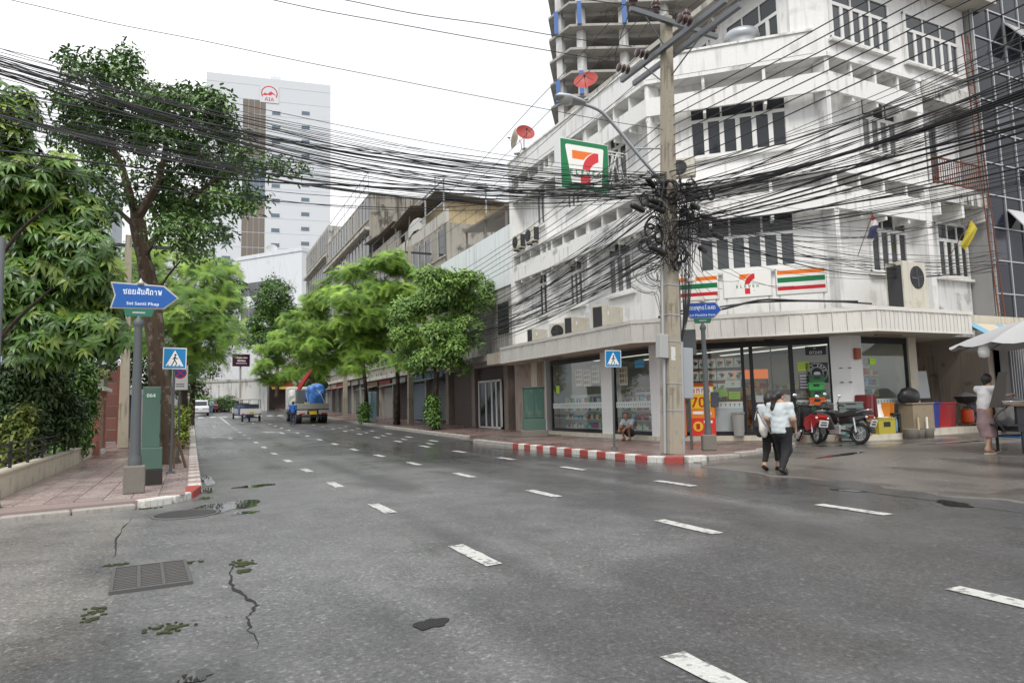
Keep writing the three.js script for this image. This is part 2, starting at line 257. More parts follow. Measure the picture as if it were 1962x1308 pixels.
crack([[0.42, -7.6], [0.36, -6.9], [0.35, -6.3], [0.5, -5.75], [0.38, -5.4], [0.4, -4.7]], 0.02, 1); crack([[-0.75, -11.4], [-0.8, -9.9], [-0.72, -8.3]], 0.012, 3); crack([[-0.3, -5.6], [0.1, -5.55], [0.4, -5.5]], 0.006, 4); crack([[9.9, -9], [9.6, -7.6], [9.5, -6.2], [9.3, -4.2]], 0.03, 6);

// iron in the road
{
  const conIron = mat([0.1, 0.1, 0.095], 0.7), mIron = mat([0.055, 0.055, 0.055], 0.55, 0.5), g = thing('drain_grate', 'rusty iron storm drain grate set in the asphalt', 'drain grate', [-0.31, gh(-0.3, -7.2) + 0.002, -7.2], 0.06);
  obj('pit', bx(0.62, 0.004, 1.0, 0, 0.003, 0), M.black, g);
  obj('frame', [bx(0.03, 0.03, 1.1, -0.33, 0.012, 0), bx(0.03, 0.03, 1.1, 0.33, 0.012, 0), bx(0.63, 0.03, 0.03, 0, 0.012, -0.535), bx(0.63, 0.03, 0.03, 0, 0.012, 0.535), bx(0.03, 0.03, 1.02, -0.105, 0.012, 0), bx(0.03, 0.03, 1.02, 0.105, 0.012, 0), bx(0.63, 0.03, 0.04, 0, 0.0115, 0)], mat([0.11, 0.11, 0.11], 0.6, 0.4), g);
  g.scale.set(0.92, 1, 0.92);
  for (let k = 0; k < 14; k++) obj('grate_bar', bx(0.63, 0.02, 0.026, 0, 0.012, -0.48 + k * 0.074), mat([0.13, 0.125, 0.12], 0.6, 0.3), g);
  const h = thing('manhole_cover', 'round worn manhole cover in the asphalt beside the left kerb', 'manhole cover', [-0.05, gh(-0.05, -11.25) + 0.001, -11.25]);
  obj('cover', cy(0.4, 0.4, 0.016, 0, 0.008, 0, 36), mIron, h); obj('ring', new THREE.TorusGeometry(0.44, 0.03, 6, 40).rotateX(Math.PI / 2).scale(1, 0.5, 1).translate(0, 0.004, 0), conIron, h);
}

// pavements
const rb1 = (w, h, d, r) => new RoundedBoxGeometry(w, h, d, 1, r);
const mKerb = wallMat([0.36, 0.34, 0.31], 0.8, 71, 2.5, 0.9), mKerbRed = wallMat([0.36, 0.055, 0.045], 0.85, 73, 1.7, 0.75, [0.2, 0.13, 0.11]), mKerbWhite = wallMat([0.64, 0.63, 0.59], 0.95, 79, 1.9, 0.75, [0.22, 0.2, 0.17]), mKerbFaded = wallMat([0.46, 0.3, 0.27], 0.6, 83, 1.6, 0.85);
const paveT = dtex(768, 768, (u, v) => { const b = fbm(u * 5, v * 5, 5, 5, 101), f = vnoise(u * 250, v * 250, 250, 3), d = sstep(0.5, 0.75, fbm(u * 9, v * 9, 9, 4, 107)); const cell = hash2(Math.floor(u * 15), Math.floor(v * 15), 5), gx = Math.abs(mod(u * 15, 1) - 0.5) > 0.47 || Math.abs(mod(v * 15, 1) - 0.5) > 0.47 ? 0.6 : 1; const k = (0.86 + 0.3 * (b - 0.5) + 0.15 * (f - 0.5) + 0.16 * (cell - 0.5)) * gx * (1 - 0.4 * d); return [0.24 * k, 0.165 * k, 0.15 * k]; }, true);
const paveR = dtex(512, 512, (u, v) => clamp(0.4 - 0.26 * sstep(0.45, 0.7, fbm(u * 5, v * 5, 5, 5, 103)), 0.12, 1));
const mPave = mat([1, 1, 1], 1, 0, { map: rep(paveT, 6), roughnessMap: rep(paveR, 5), bumpMap: rep(grainBump, 0.9), bumpScale: 0.006 });
const segBlock = rb1(0.25, 0.26, 0.45, 0.025);
function kerbRun(parent, pts, mats, L = 0.45, y = 0.02) {            // blocks set end to end along a line
  let k = 0, i = 0, rest = 0, p = V(pts[0][0], 0, pts[0][1]);
  const line = pts.map(([x, z]) => V(x, 0, z)); let total = 0; for (let j = 1; j < line.length; j++) total += line[j].distanceTo(line[j - 1]);
  const on = (s) => { let j = 1; while (j < line.length - 1 && s > line[j].distanceTo(line[j - 1])) { s -= line[j].distanceTo(line[j - 1]); j++; } const d = line[j].clone().sub(line[j - 1]).normalize(); return line[j - 1].clone().addScaledVector(d, s); };
  const n = Math.round(total / L); for (let b = 0; b < n; b++) { const a = on(b * total / n), e = on((b + 1) * total / n), c = a.clone().add(e).multiplyScalar(0.5); const m = obj('kerb_block', segBlock, mats[b % mats.length], parent); m.position.set(c.x, gh(c.x, c.z) + y, c.z); m.rotation.y = Math.atan2(e.x - a.x, e.z - a.z); m.scale.z = a.distanceTo(e) / 0.45 * 0.985; }
}
// right corner pavement in front of the shop
const RC = [[10.42, -25.3], [10.42, -13.75], [10.55, -13.45], [10.85, -13.22], [11.3, -13.12], [12.6, -12.95], [13.9, -13.35], [15.6, -14.3], [17.4, -15.9], [16.5, -17.5], [14.6, -19], [14.6, -25.3]];
const paveRight = struct('pavement', uvm(prism(RC, -0.2, 0.145)), mPave);
kerbRun(paveRight, [[10.42 - 0.08, -21.6], [10.42 - 0.08, -13.75], [10.5, -13.4], [10.8, -13.14]], [mKerbRed, mKerbWhite]);
kerbRun(paveRight, [[10.34, -25.3], [10.34, -21.6]], [mKerb], 0.9, 0.015);
kerbRun(paveRight, [[10.85, -13.12], [11.35, -13.03]], [mKerbWhite], 0.5, 0.02);
kerbRun(paveRight, [[11.4, -13.03], [12.6, -12.86], [13.9, -13.26], [15.6, -14.22]], [mKerb], 0.9, -0.02);
// far right pavement, follows the rising street
const strip = (x0, x1, z0, z1, h, n) => { const a = x0 < x1 ? 1 : -1; return join([grid(2, n, (s, t) => { const z = lerp(z0, z1, t); return V(lerp(x0, x1, s), gh(x0, z) + h, z); }), grid(1, n, (s, t) => { const z = lerp(z0, z1, t); return V(x0, gh(x0, z) + lerp(-0.1, h, s), z); }), grid(1, 1, (s, t) => V(lerp(x0, x1, s), gh(x0, z0) + lerp(-0.1, h, t), z0))]); };
const paveFar = struct('pavement', strip(11.0, 15.2, -27.6, -122, 0.14, 60), mPave);
kerbRun(paveFar, [[10.95, -27.6], [10.95, -62]], [mKerb], 0.95, 0.02);
struct('driveway', grid(6, 6, (s, t) => { const x = lerp(10.35, 15.2, s), z = lerp(-25.3, -27.6, t); return V(x, gh(x, z) + lerp(0.01, 0.14, sstep(0, 0.4, s)), z); }), mCon);
// left pavement
const LC = [[0.02, -24.5], [0.02, -13.9], [-0.1, -13.25], [-0.35, -12.8], [-0.75, -12.55], [-1.5, -12.38], [-2.45, -12.18], [-4.2, -11.9], [-4.2, -24.5]];
const paveLeft = struct('pavement', uvm(prism(LC, -0.2, 0.112)), mat([0.26, 0.2, 0.185], 0.6, 0, { bumpMap: rep(grainBump, 0.9), bumpScale: 0.004 }));
const paveLeftFar = struct('pavement', strip(0.02, -4.2, -24.5, -120, 0.12, 60), mPave);
kerbRun(paveLeft, [[0.08, -24.5], [0.08, -14.3]], [mKerbFaded, mKerbWhite], 0.5, -0.005);
kerbRun(paveLeft, [[0.08, -14.3], [0.06, -13.9], [-0.06, -13.35]], [mKerbRed], 1.0, 0);
kerbRun(paveLeft, [[-0.07, -13.3], [-0.33, -12.82], [-0.74, -12.52]], [mKerbWhite], 0.6, -0.01);
kerbRun(paveLeft, [[-0.78, -12.5], [-1.5, -12.33], [-2.45, -12.13], [-4.2, -11.86]], [mKerb], 0.9, -0.055);
kerbRun(paveLeftFar, [[0.08, -62], [0.08, -24.5]], [mKerb], 0.95, 0);
{ // paving slabs, each a piece of the pavement
  const r = rng(77), tg = [0, 1].map(() => rb1(0.392, 0.03, 0.392, 0.008)), tones = [[0.42, 0.32, 0.3], [0.38, 0.28, 0.265], [0.46, 0.355, 0.335], [0.34, 0.255, 0.24], [0.41, 0.34, 0.325]];
  const tms = tones.map((t, i) => mat(t, 0.85, 0, { map: rep(dtex(128, 128, (u, v) => { const k = 0.76 + 0.32 * fbm(u * 6, v * 6, 6, 4, 200 + i) + 0.1 * (vnoise(u * 60, v * 60, 60, 210 + i) - 0.5) + (Math.abs(mod(u * 6, 1) - 0.5) > 0.44 ? -0.2 : 0); return [k, k, k]; }, true), 1), roughnessMap: rep(paveR, 1), bumpMap: rep(grainBump, 1), bumpScale: 0.004 }));
  for (let i = 0; i < 10; i++) for (let j = 0; j < 29; j++) {
    const x = -0.27 - i * 0.4, z = -24.3 + j * 0.4; if (x < -2.95 || (z > -13.75 + 0 && z > -12.75 - (x + 0.5) * 0.62 * (x > -0.8 ? 1 : 0.12) )) continue;
    const m = obj('paving_slab', tg[0], tms[Math.floor(r() * tms.length)], paveLeft); m.position.set(x, 0.115 + 0.004 * r(), z); m.rotation.set(0.006 * (r() - 0.5), Math.floor(r() * 4) * Math.PI / 2, 0.006 * (r() - 0.5));
  }
}
// ---------------------------------------------------------------- the white corner building with the shop
function face(x, z, dx, dz, len) {                                 // local frame of a facade: s along, y up, o outwards
  const d = V(dx, 0, dz).normalize(), n = V(-d.z, 0, d.x), m = new THREE.Matrix4().makeBasis(d, V(0, 1, 0), n).setPosition(x, 0, z);
  return { d, n, m, len, pt: (s, y, o = 0) => V(x, 0, z).addScaledVector(d, s).addScaledVector(n, o).setY(y), turn: Math.atan2(n.x, n.z) };
}
const FL = face(14.5, -30.3, 0, 1, 11.5), FC = face(14.5, -18.8, 0.735, 0.678, 6.0), FR = face(18.9, -14.73, 1, 0, 7.85);
const onF = (f, g) => g.applyMatrix4(f.m);
const fb = (f, s0, s1, y0, y1, o0, o1) => onF(f, bx(s1 - s0, y1 - y0, o1 - o0, (s0 + s1) / 2, (y0 + y1) / 2, (o0 + o1) / 2));
const corner = thing('corner_building', 'white four-storey corner building with projecting sunshade bands and a shop below', 'building');
obj('wall', uvm(join([prism([[15.1, -30.3], [15.1, -19.06], [19.13, -15.33], [23.72, -15.33], [23.72, -30.3]], 3.6, 12.86)])), M.white, corner);
obj('end_pilaster', uvm(join([fb(FL, -0.0, 0.35, 4.2, 12.85, -0.62, 0.02)])), M.white, corner);
// windows: frame with panes; curtains hang close behind some of them
const paneSet = [M.darkGlass, M.darkGlass, phy([0.075, 0.08, 0.085], { roughness: 0.12 }), phy([0.05, 0.055, 0.06], { roughness: 0.1 }), phy([0.12, 0.12, 0.12], { roughness: 0.15 })];
function win(parent, f, s0, s1, y0, y1, o, n, tr, glassM = M.darkGlass, frM = M.frame, ft = 0.06) {
  const w = obj('window', join([fb(f, s0 - ft, s0 + ft, y0, y1, o, o + 0.07), fb(f, s1 - ft, s1 + ft, y0, y1, o, o + 0.07), fb(f, s0 - ft, s1 + ft, y0 - ft, y0 + ft * 0.7, o, o + 0.075), fb(f, s0 - ft, s1 + ft, y1 - ft, y1 + ft * 0.7, o, o + 0.075), ...(tr ? [fb(f, s0, s1, tr - ft, tr + ft, o, o + 0.072)] : []),
    ...Array.from({ length: n - 1 }, (_, k) => { const s = lerp(s0, s1, (k + 1) / n); return fb(f, s - 0.075, s + 0.075, y0, tr || y1, o, o + 0.068); }), ...(tr ? [1, 2].slice(0, n > 3 ? 2 : 1).map((k) => { const q = n > 3 ? 3 : 2, s = lerp(s0, s1, k / q); return fb(f, s - 0.03, s + 0.03, tr, y1, o, o + 0.064); }) : [])]), frM, parent);
  for (let k = 0; k < n; k++) obj('pane', fb(f, lerp(s0, s1, k / n) + 0.08, lerp(s0, s1, (k + 1) / n) - 0.08, y0 + 0.05, (tr || y1) - 0.06, o + 0.008, o + 0.03), glassM === M.darkGlass ? paneSet[(k * 5 + Math.round(s0 * 13 + y0 * 7)) % 5] : glassM, w);
  if (tr) { const q = n > 3 ? 3 : 2; for (let k = 0; k < q; k++) obj('transom_pane', fb(f, lerp(s0, s1, k / q) + 0.035, lerp(s0, s1, (k + 1) / q) - 0.035, tr + 0.06, y1 - 0.05, o + 0.008, o + 0.028), glassM, w); }
  obj('sill', fb(f, s0 - 0.16, s1 + 0.16, y0 - 0.16, y0 - 0.07, o - 0.02, o + 0.16), M.whiteTrim, w);
  return w;
}
win(corner, FC, 1.57, 4.72, 5.95, 7.9, -0.6, 6, 7.1); win(corner, FC, 1.47, 4.7, 10.1, 12.1, -0.6, 6, 11.38);
for (const y of [5.75, 10.1]) { win(corner, FL, 2.0, 2.75, y, y + 2.0, -0.6, 2, y + 1.42); win(corner, FL, 4.9, 5.95, y, y + 2.0, -0.6, 3, y + 1.42); win(corner, FL, 8.0, 9.5, y, y + 2.0, -0.6, 3, y + 1.42); }
win(corner, FR, 2.25, 4.15, 5.78, 8.1, -0.6, 4, 7.25); win(corner, FR, 2.2, 4.05, 10.1, 12.2, -0.6, 4, 11.3);
// sunshade bands hung on fins below each ledge
for (const [yb, yt, ys, par] of [[7.62, 8.4, 8.86, 0], [11.62, 12.28, 12.8, 1]]) {
  for (const [f, s0, s1, gap, e0, e1] of [[FL, 0.0, 11.5, 1.05, 0, 0.04], [FC, 0, 6.0, 1.93, 0.04, 0.04], [FR, 0, 4.85, 1.2, 0.04, 0]]) {
    obj('sunshade_band', uvm(fb(f, s0 - e0 * 0, s1, yb, yt, -0.1, 0)), M.whiteTrim, corner);
    obj('ledge', uvm(fb(f, s0, s1, ys, ys + 0.14, -0.64, 0.03)), M.whiteTrim, corner);
    const n = Math.round((s1 - s0) / gap); for (let k = 0; k <= n; k++) { const s = clamp(lerp(s0, s1, k / n), s0 + 0.06, s1 - 0.06); obj('fin', uvm(fb(f, s - 0.05, s + 0.05, yb - 0.16, ys, -0.6, -0.04 - (k % 2 ? 0.01 : 0))), M.whiteTrim, corner); }
  }
}
for (const [x, z, t] of [[14.52, -18.82, 0.4], [18.9, -14.77, 1.2]]) obj('corner_fin', uvm(bx(0.62, 8.3, 0.13, x + (t < 1 ? 0.34 : 0.12), 8.52, z - (t < 1 ? 0.1 : 0.3), 0, t < 1 ? 0.42 : 1.18)), M.white, corner);
for (const s of [3.6, 7.1]) obj('pilaster', uvm(fb(FL, s - 0.08, s + 0.08, 4.2, 12.8, -0.62, -0.12)), M.white, corner);
obj('pilaster', uvm(fb(FR, 4.55, 4.82, 4.2, 12.8, -0.62, -0.01)), M.white, corner);
// roof terrace and parapet
obj('parapet', uvm(join([fb(FL, 0, 11.46, 12.95, 13.75, -0.14, 0.04), fb(FC, 0.04, 5.6, 12.95, 13.72, -0.14, 0.04)])), M.white, corner);
obj('coping', uvm(join([fb(FL, 0, 11.5, 13.75, 13.83, -0.18, 0.09), fb(FC, 0, 5.6, 13.72, 13.8, -0.18, 0.09)])), M.whiteTrim, corner);
obj('roof_deck', uvm(prism([[14.55, -30.3], [14.55, -18.85], [18.9, -14.85], [23.6, -14.85], [23.6, -30.3]], 12.87, 12.93)), M.oldCon2, corner);
// top storey
const F4 = face(18.15, -28, 0, 1, 12.5);
obj('top_storey_wall', uvm(prism([[18.15, -28], [18.15, -15.5], [18.95, -14.76], [26.7, -14.76], [26.7, -28]], 12.94, 16.2)), M.white, corner);
win(corner, FR, 0.3, 3.25, 13.5, 15.35, -0.02, 6, 14.72); win(corner, FR, 4.15, 7.2, 13.45, 15.3, -0.02, 6, 14.65);
win(corner, F4, 9.6, 12.1, 13.75, 15.55, 0, 5, 14.8, M.darkGlass, M.frame); win(corner, F4, 5.6, 8.6, 13.75, 15.55, 0, 5, 14.8);
obj('roof_slab', uvm(prism([[17.2, -29], [17.2, -15.9], [18.5, -13.9], [27.4, -13.9], [27.4, -29]], 16.2, 16.42)), M.oldCon2, corner);
// ground floor: plinth, columns, room
obj('plinth', uvm(prism([[14.28, -27.8], [14.28, -18.7], [18.75, -14.5], [19.4, -14.15], [21.9, -14.15], [21.9, -16], [21.9, -27.8]], -0.1, 0.3)), M.cream, corner);
obj('floor_tile', prism([[14.6, -26.8], [14.6, -18.85], [18.95, -14.83], [21.9, -14.83], [21.9, -26.8]], 0.302, 0.312), mat([0.3, 0.3, 0.29], 0.25), corner);
const mInt = mat([0.5, 0.5, 0.49], 0.7);
obj('inner_wall', [bx(0.15, 3.2, 12, 22.05, 1.9, -20.8), bx(7.5, 3.2, 0.15, 18.2, 1.9, -26.9)], mInt, corner);
obj('column', uvm(join([fb(FL, 7.95, 8.7, 0.1, 3.5, -0.4, 0.03)])), M.whiteClean, corner);
obj('column', uvm(prism([[14.46, -19.2], [14.46, -18.78], [14.82, -18.46], [15.05, -18.75], [14.9, -19.2]], 0.1, 3.5)), M.whiteClean, corner);
obj('column', uvm(prism([[18.5, -15.08], [18.92, -14.7], [19.5, -14.7], [19.5, -15.1], [18.9, -15.3]], 0.1, 3.5)), M.whiteClean, corner);
obj('column', uvm(join([fb(FL, 1.95, 2.55, 0.1, 3.5, -0.4, 0.03)])), M.cream, corner);
obj('column', uvm(join([fb(FR, 2.95, 3.35, 0.1, 3.5, -0.5, 0.02)])), M.cream, corner);
obj('far_wall', uvm(join([fb(FL, -0.3, 1.95, 0.0, 3.5, -0.5, -0.2), fb(FL, 2.55, 3.72, 0.0, 3.5, -0.5, -0.2)])), wallMat([0.42, 0.34, 0.29], 0.7, 131, 3, 0.9), corner);
// awning: slab over the pavement with ribbed fascia panels
const AW = [[13.0, -28.5], [13.0, -18.14], [18.31, -13.23], [22.92, -13.23]];
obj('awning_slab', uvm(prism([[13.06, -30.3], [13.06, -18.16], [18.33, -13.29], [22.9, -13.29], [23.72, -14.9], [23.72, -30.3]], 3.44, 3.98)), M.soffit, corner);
obj('awning_roof', uvm(prism([[13.1, -28.5], [13.1, -18.2], [18.35, -13.33], [22.9, -13.33], [22.9, -15.4], [15.2, -28.5]], 3.985, 4.03)), M.oldCon2, corner);
{
  const pm = [wallMat([0.72, 0.7, 0.65], 0.35, 141, 3.1, 0.6), wallMat([0.68, 0.66, 0.61], 0.45, 149, 3.3, 0.6)];
  AW.slice(0, 3).forEach(([x0, z0], i) => {
    const [x1, z1] = AW[i + 1], L = Math.hypot(x1 - x0, z1 - z0), f = face(x0, z0, x1 - x0, z1 - z0, L), w = [0.34, 0.40, 0.19][i], n = Math.round(L / w);
    const pg = onF(f, join([bx(L / n - 0.02, 0.62, 0.02, L / n / 2, 3.75, 0.0), bx(0.035, 0.62, 0.035, 0.018, 3.75, 0.01)]));
    for (let k = 0; k < n; k++) { const p = obj('fascia_panel', pg, pm[(k * 7 + i) % 3 ? 0 : 1], corner); p.position.copy(f.d).multiplyScalar(L / n * k); }
    obj('fascia_cap', onF(f, join([bx(L + 0.03, 0.12, 0.08, L / 2, 4.1, 0.0), bx(L + 0.03, 0.05, 0.06, L / 2, 3.43, 0.004)])), pm[0], corner);
  });
}
// shopfront glazing
const shopFrameM = mat([0.02, 0.02, 0.024], 0.4, 0.3);
function shopfront(f, s0, s1, y0, y1, posts, o = -0.08) {
  const w = obj('shop_window', join([fb(f, s0, s1, y1 - 0.07, y1 + 0.12, o - 0.05, o + 0.05), fb(f, s0, s1, y0 - 0.02, y0 + 0.12, o - 0.05, o + 0.05), ...posts.map(([a, b]) => fb(f, a, b, y0, y1, o - 0.045, o + 0.045))]), shopFrameM, corner);
  for (let k = 0; k < posts.length - 1; k++) obj('pane', fb(f, posts[k][1], posts[k + 1][0], y0 + 0.1, y1 - 0.07, o - 0.004, o + 0.004), M.glass, w);
  return w;
}
shopfront(FC, 0.42, 5.5, 0.31, 3.28, [[0.42, 0.48], [2.74, 2.84], [3.0, 3.12], [4.22, 4.36], [5.42, 5.5]]);
shopfront(FL, 3.75, 7.93, 0.31, 3.25, [[3.75, 3.84], [7.87, 7.93]]); shopfront(FL, 8.72, 11.08, 0.31, 3.25, [[8.72, 8.8], [11.02, 11.08]]);
shopfront(FR, 0.62, 2.93, 0.31, 3.28, [[0.62, 0.67], [2.87, 2.93]]);
// frosted bands on the glass, a row of small marks printed on them
const bandT = ctex(512, 64, (x, w, h) => { x.fillStyle = '#cfd8d4'; x.fillRect(0, 0, w, h); for (let i = 0; i < 12; i++) { x.save(); x.translate(22 + i * 42.6, 32); x.fillStyle = '#5d6b66'; x.fillRect(-9, -12, 18, 6); x.beginPath(); x.moveTo(3, -12); x.lineTo(9, -12); x.quadraticCurveTo(2, 0, 2, 14); x.lineTo(-6, 14); x.quadraticCurveTo(-4, 0, 3, -12); x.fill(); x.restore(); } });
bandT.wrapS = THREE.RepeatWrapping;
function film(f, s0, s1, y0, y1) { const t = bandT.clone(); t.repeat.set((s1 - s0) / 1.75, 1); t.needsUpdate = true; obj('window_film', onF(f, at(new THREE.PlaneGeometry(s1 - s0, y1 - y0), (s0 + s1) / 2, (y0 + y1) / 2, -0.07)), mat([1, 1, 1], 0.7, 0, { map: t }), corner); }
film(FC, 0.5, 2.73, 1.2, 1.42); film(FC, 4.38, 5.4, 1.2, 1.42); film(FL, 3.86, 7.86, 1.28, 1.5); film(FL, 8.82, 11.0, 1.28, 1.5); film(FR, 0.7, 2.85, 1.2, 1.4);
// low frosted part of the glass by the counter
obj('frosted_panel', fb(FC, 0.5, 2.73, 0.44, 1.19, -0.072, -0.066), phy([0.62, 0.68, 0.68], { roughness: 0.6, transmission: 0.35, thickness: 0 }), corner);
obj('door_rail', [fb(FC, 3.14, 4.2, 1.38, 1.6, -0.07, -0.05)], mat([0.5, 0.52, 0.52], 0.4), corner);
obj('door_leaf_frame', [fb(FC, 3.66, 3.7, 0.4, 3.2, -0.13, -0.09), fb(FC, 3.14, 4.2, 2.95, 3.02, -0.12, -0.085)], shopFrameM, corner);
// ceiling tubes inside: glowing fittings with area lights below
{
  const tubeM = mat([0.9, 0.9, 0.9], 0.5, 0, { emissive: C(1, 0.97, 0.9), emissiveIntensity: 0.5 });
  let k = 0; for (const [x, z, w, d] of [[16.4, -22.5, 0.18, 6.5], [18.6, -21, 0.18, 8.5], [20.6, -19, 0.18, 6.5], [17.0, -18.6, 0.18, 1.6], [19.4, -16.0, 2.4, 0.18]]) {
    const t = thing('ceiling_light', 'row of lit fluorescent tubes under the shop ceiling', 'ceiling light', [x, 3.4, z], 0, 'fluorescent rows in the shop');
    obj('fitting', bx(w + 0.1, 0.05, d + 0.1, 0, 0.01, 0), M.whiteClean, t); obj('lamp_tube', bx(w, 0.03, d, 0, -0.03, 0), tubeM, t);
    const l = new THREE.RectAreaLight(0xffeed6, 1.0, w, d); l.position.set(x, 3.34, z); l.lookAt(x, 0, z); scene.add(l); k++;
  }
}
// shelves with goods inside
{
  const goods = (n, L, seed) => { const r = rng(seed), list = []; let s = 0; while (s < L - 0.06) { const w = 0.06 + 0.12 * r(), h = 0.1 + 0.14 * r(); list.push(tint(bx(w - 0.008, h, 0.2, s + w / 2, h / 2, 0), [[0.5, 0.06, 0.05], [0.7, 0.6, 0.3], [0.1, 0.2, 0.45], [0.65, 0.65, 0.62], [0.1, 0.35, 0.14], [0.6, 0.25, 0.05], [0.35, 0.5, 0.6], [0.75, 0.7, 0.66], [0.3, 0.1, 0.25]][Math.floor(r() * 9)])); s += w; } return join(list); };
  const gm = mat([1, 1, 1], 0.45, 0, { vertexColors: true }); let k = 0;
  const shelf = (x, z, turn, L, n, y0, label) => { const t = thing('shelf_unit', label, 'shelf', [x, 0.312, z], turn, 'shop shelves behind the glass'); obj('back_board', bx(L, n * 0.36 + 0.1, 0.04, L / 2, (n * 0.36 + 0.1) / 2, -0.16), M.whiteClean, t); for (let i = 0; i < n; i++) { obj('shelf_board', bx(L, 0.025, 0.32, L / 2, y0 + i * 0.36, 0), M.frame, t); const g = obj('goods', goods(0, L, 300 + k * 17 + i), gm, t); g.position.set(0, y0 + i * 0.36 + 0.013, 0.02); g.userData.kind = 'stuff'; } k++; };
  shelf(15.3, -26.4, -Math.PI / 2, 3.6, 4, 0.12, 'shop shelf stacked with goods behind the pane beside the green street cabinet'); shelf(15.35, -21.5, -Math.PI / 2, 2.2, 4, 0.12, 'shop shelf stacked with goods behind the pane above the squatting person');
  shelf(17.3, -26.6, 0, 4.4, 5, 0.1, 'shelf along the rear wall of the shop'); shelf(18.2, -22.5, -Math.PI / 2 + 0.2, 4, 4, 0.1, 'free-standing goods shelf in the middle of the shop'); shelf(21.85, -24.5, -Math.PI / 2, 6, 5, 0.1, 'goods shelf along the shop side wall'); shelf(19.55, -15.9, 0, 2.1, 6, 0.1, 'low goods shelf behind the pane above the boxes');
  const ct = thing('service_counter', 'white service counter inside the shop behind the posters', 'counter', [16.55, 0.312, -18.55], FC.turn); obj('front', rb(2.4, 0.95, 0.5, 0.02, 0, 0.475, 0), M.whiteClean, ct); obj('counter_top', rb(2.5, 0.05, 0.6, 0.015, 0, 0.975, 0), mat([0.3, 0.3, 0.3], 0.3), ct);
  const wd = thing('warm_display', 'orange lit counter display with an added glowing header inside the shop door', 'display case', [18.9, 0.312, -19.2], FC.turn); obj('cabinet', rb(1.6, 1.1, 0.5, 0.02, 0, 0.55, 0), mat([0.45, 0.16, 0.04], 0.5), wd); obj('display_top', rb(1.5, 0.5, 0.45, 0.03, 0, 1.35, 0), mat([0.6, 0.3, 0.08], 0.4), wd); obj('added_glow_header', bx(1.6, 0.35, 0.06, 0, 2.1, 0.1), mat([0.6, 0.14, 0.04], 0.5, 0, { emissive: C(1, 0.22, 0.04), emissiveIntensity: 0.35 }), wd); for (let i = 0; i < 3; i++) { const q = obj('goods', goods(0, 1.5, 900 + i), mat([1, 0.62, 0.22], 0.5, 0, { vertexColors: true }), wd); q.position.set(-0.75, 1.61 + 0 * i, -0.1 + 0.12 * i); q.userData.kind = 'stuff'; const q2 = obj('goods', goods(0, 1.5, 940 + i), mat([1, 0.7, 0.3], 0.5, 0, { vertexColors: true }), wd); q2.position.set(-0.75, 0.2 + i * 0.3, 0.3); q2.userData.kind = 'stuff'; } obj('header_post', [bx(0.05, 0.9, 0.05, -0.75, 1.65, 0), bx(0.05, 0.9, 0.05, 0.75, 1.65, 0)], M.darkSteel, wd);  // emissive orange header is added to give the goods their warm glow
}
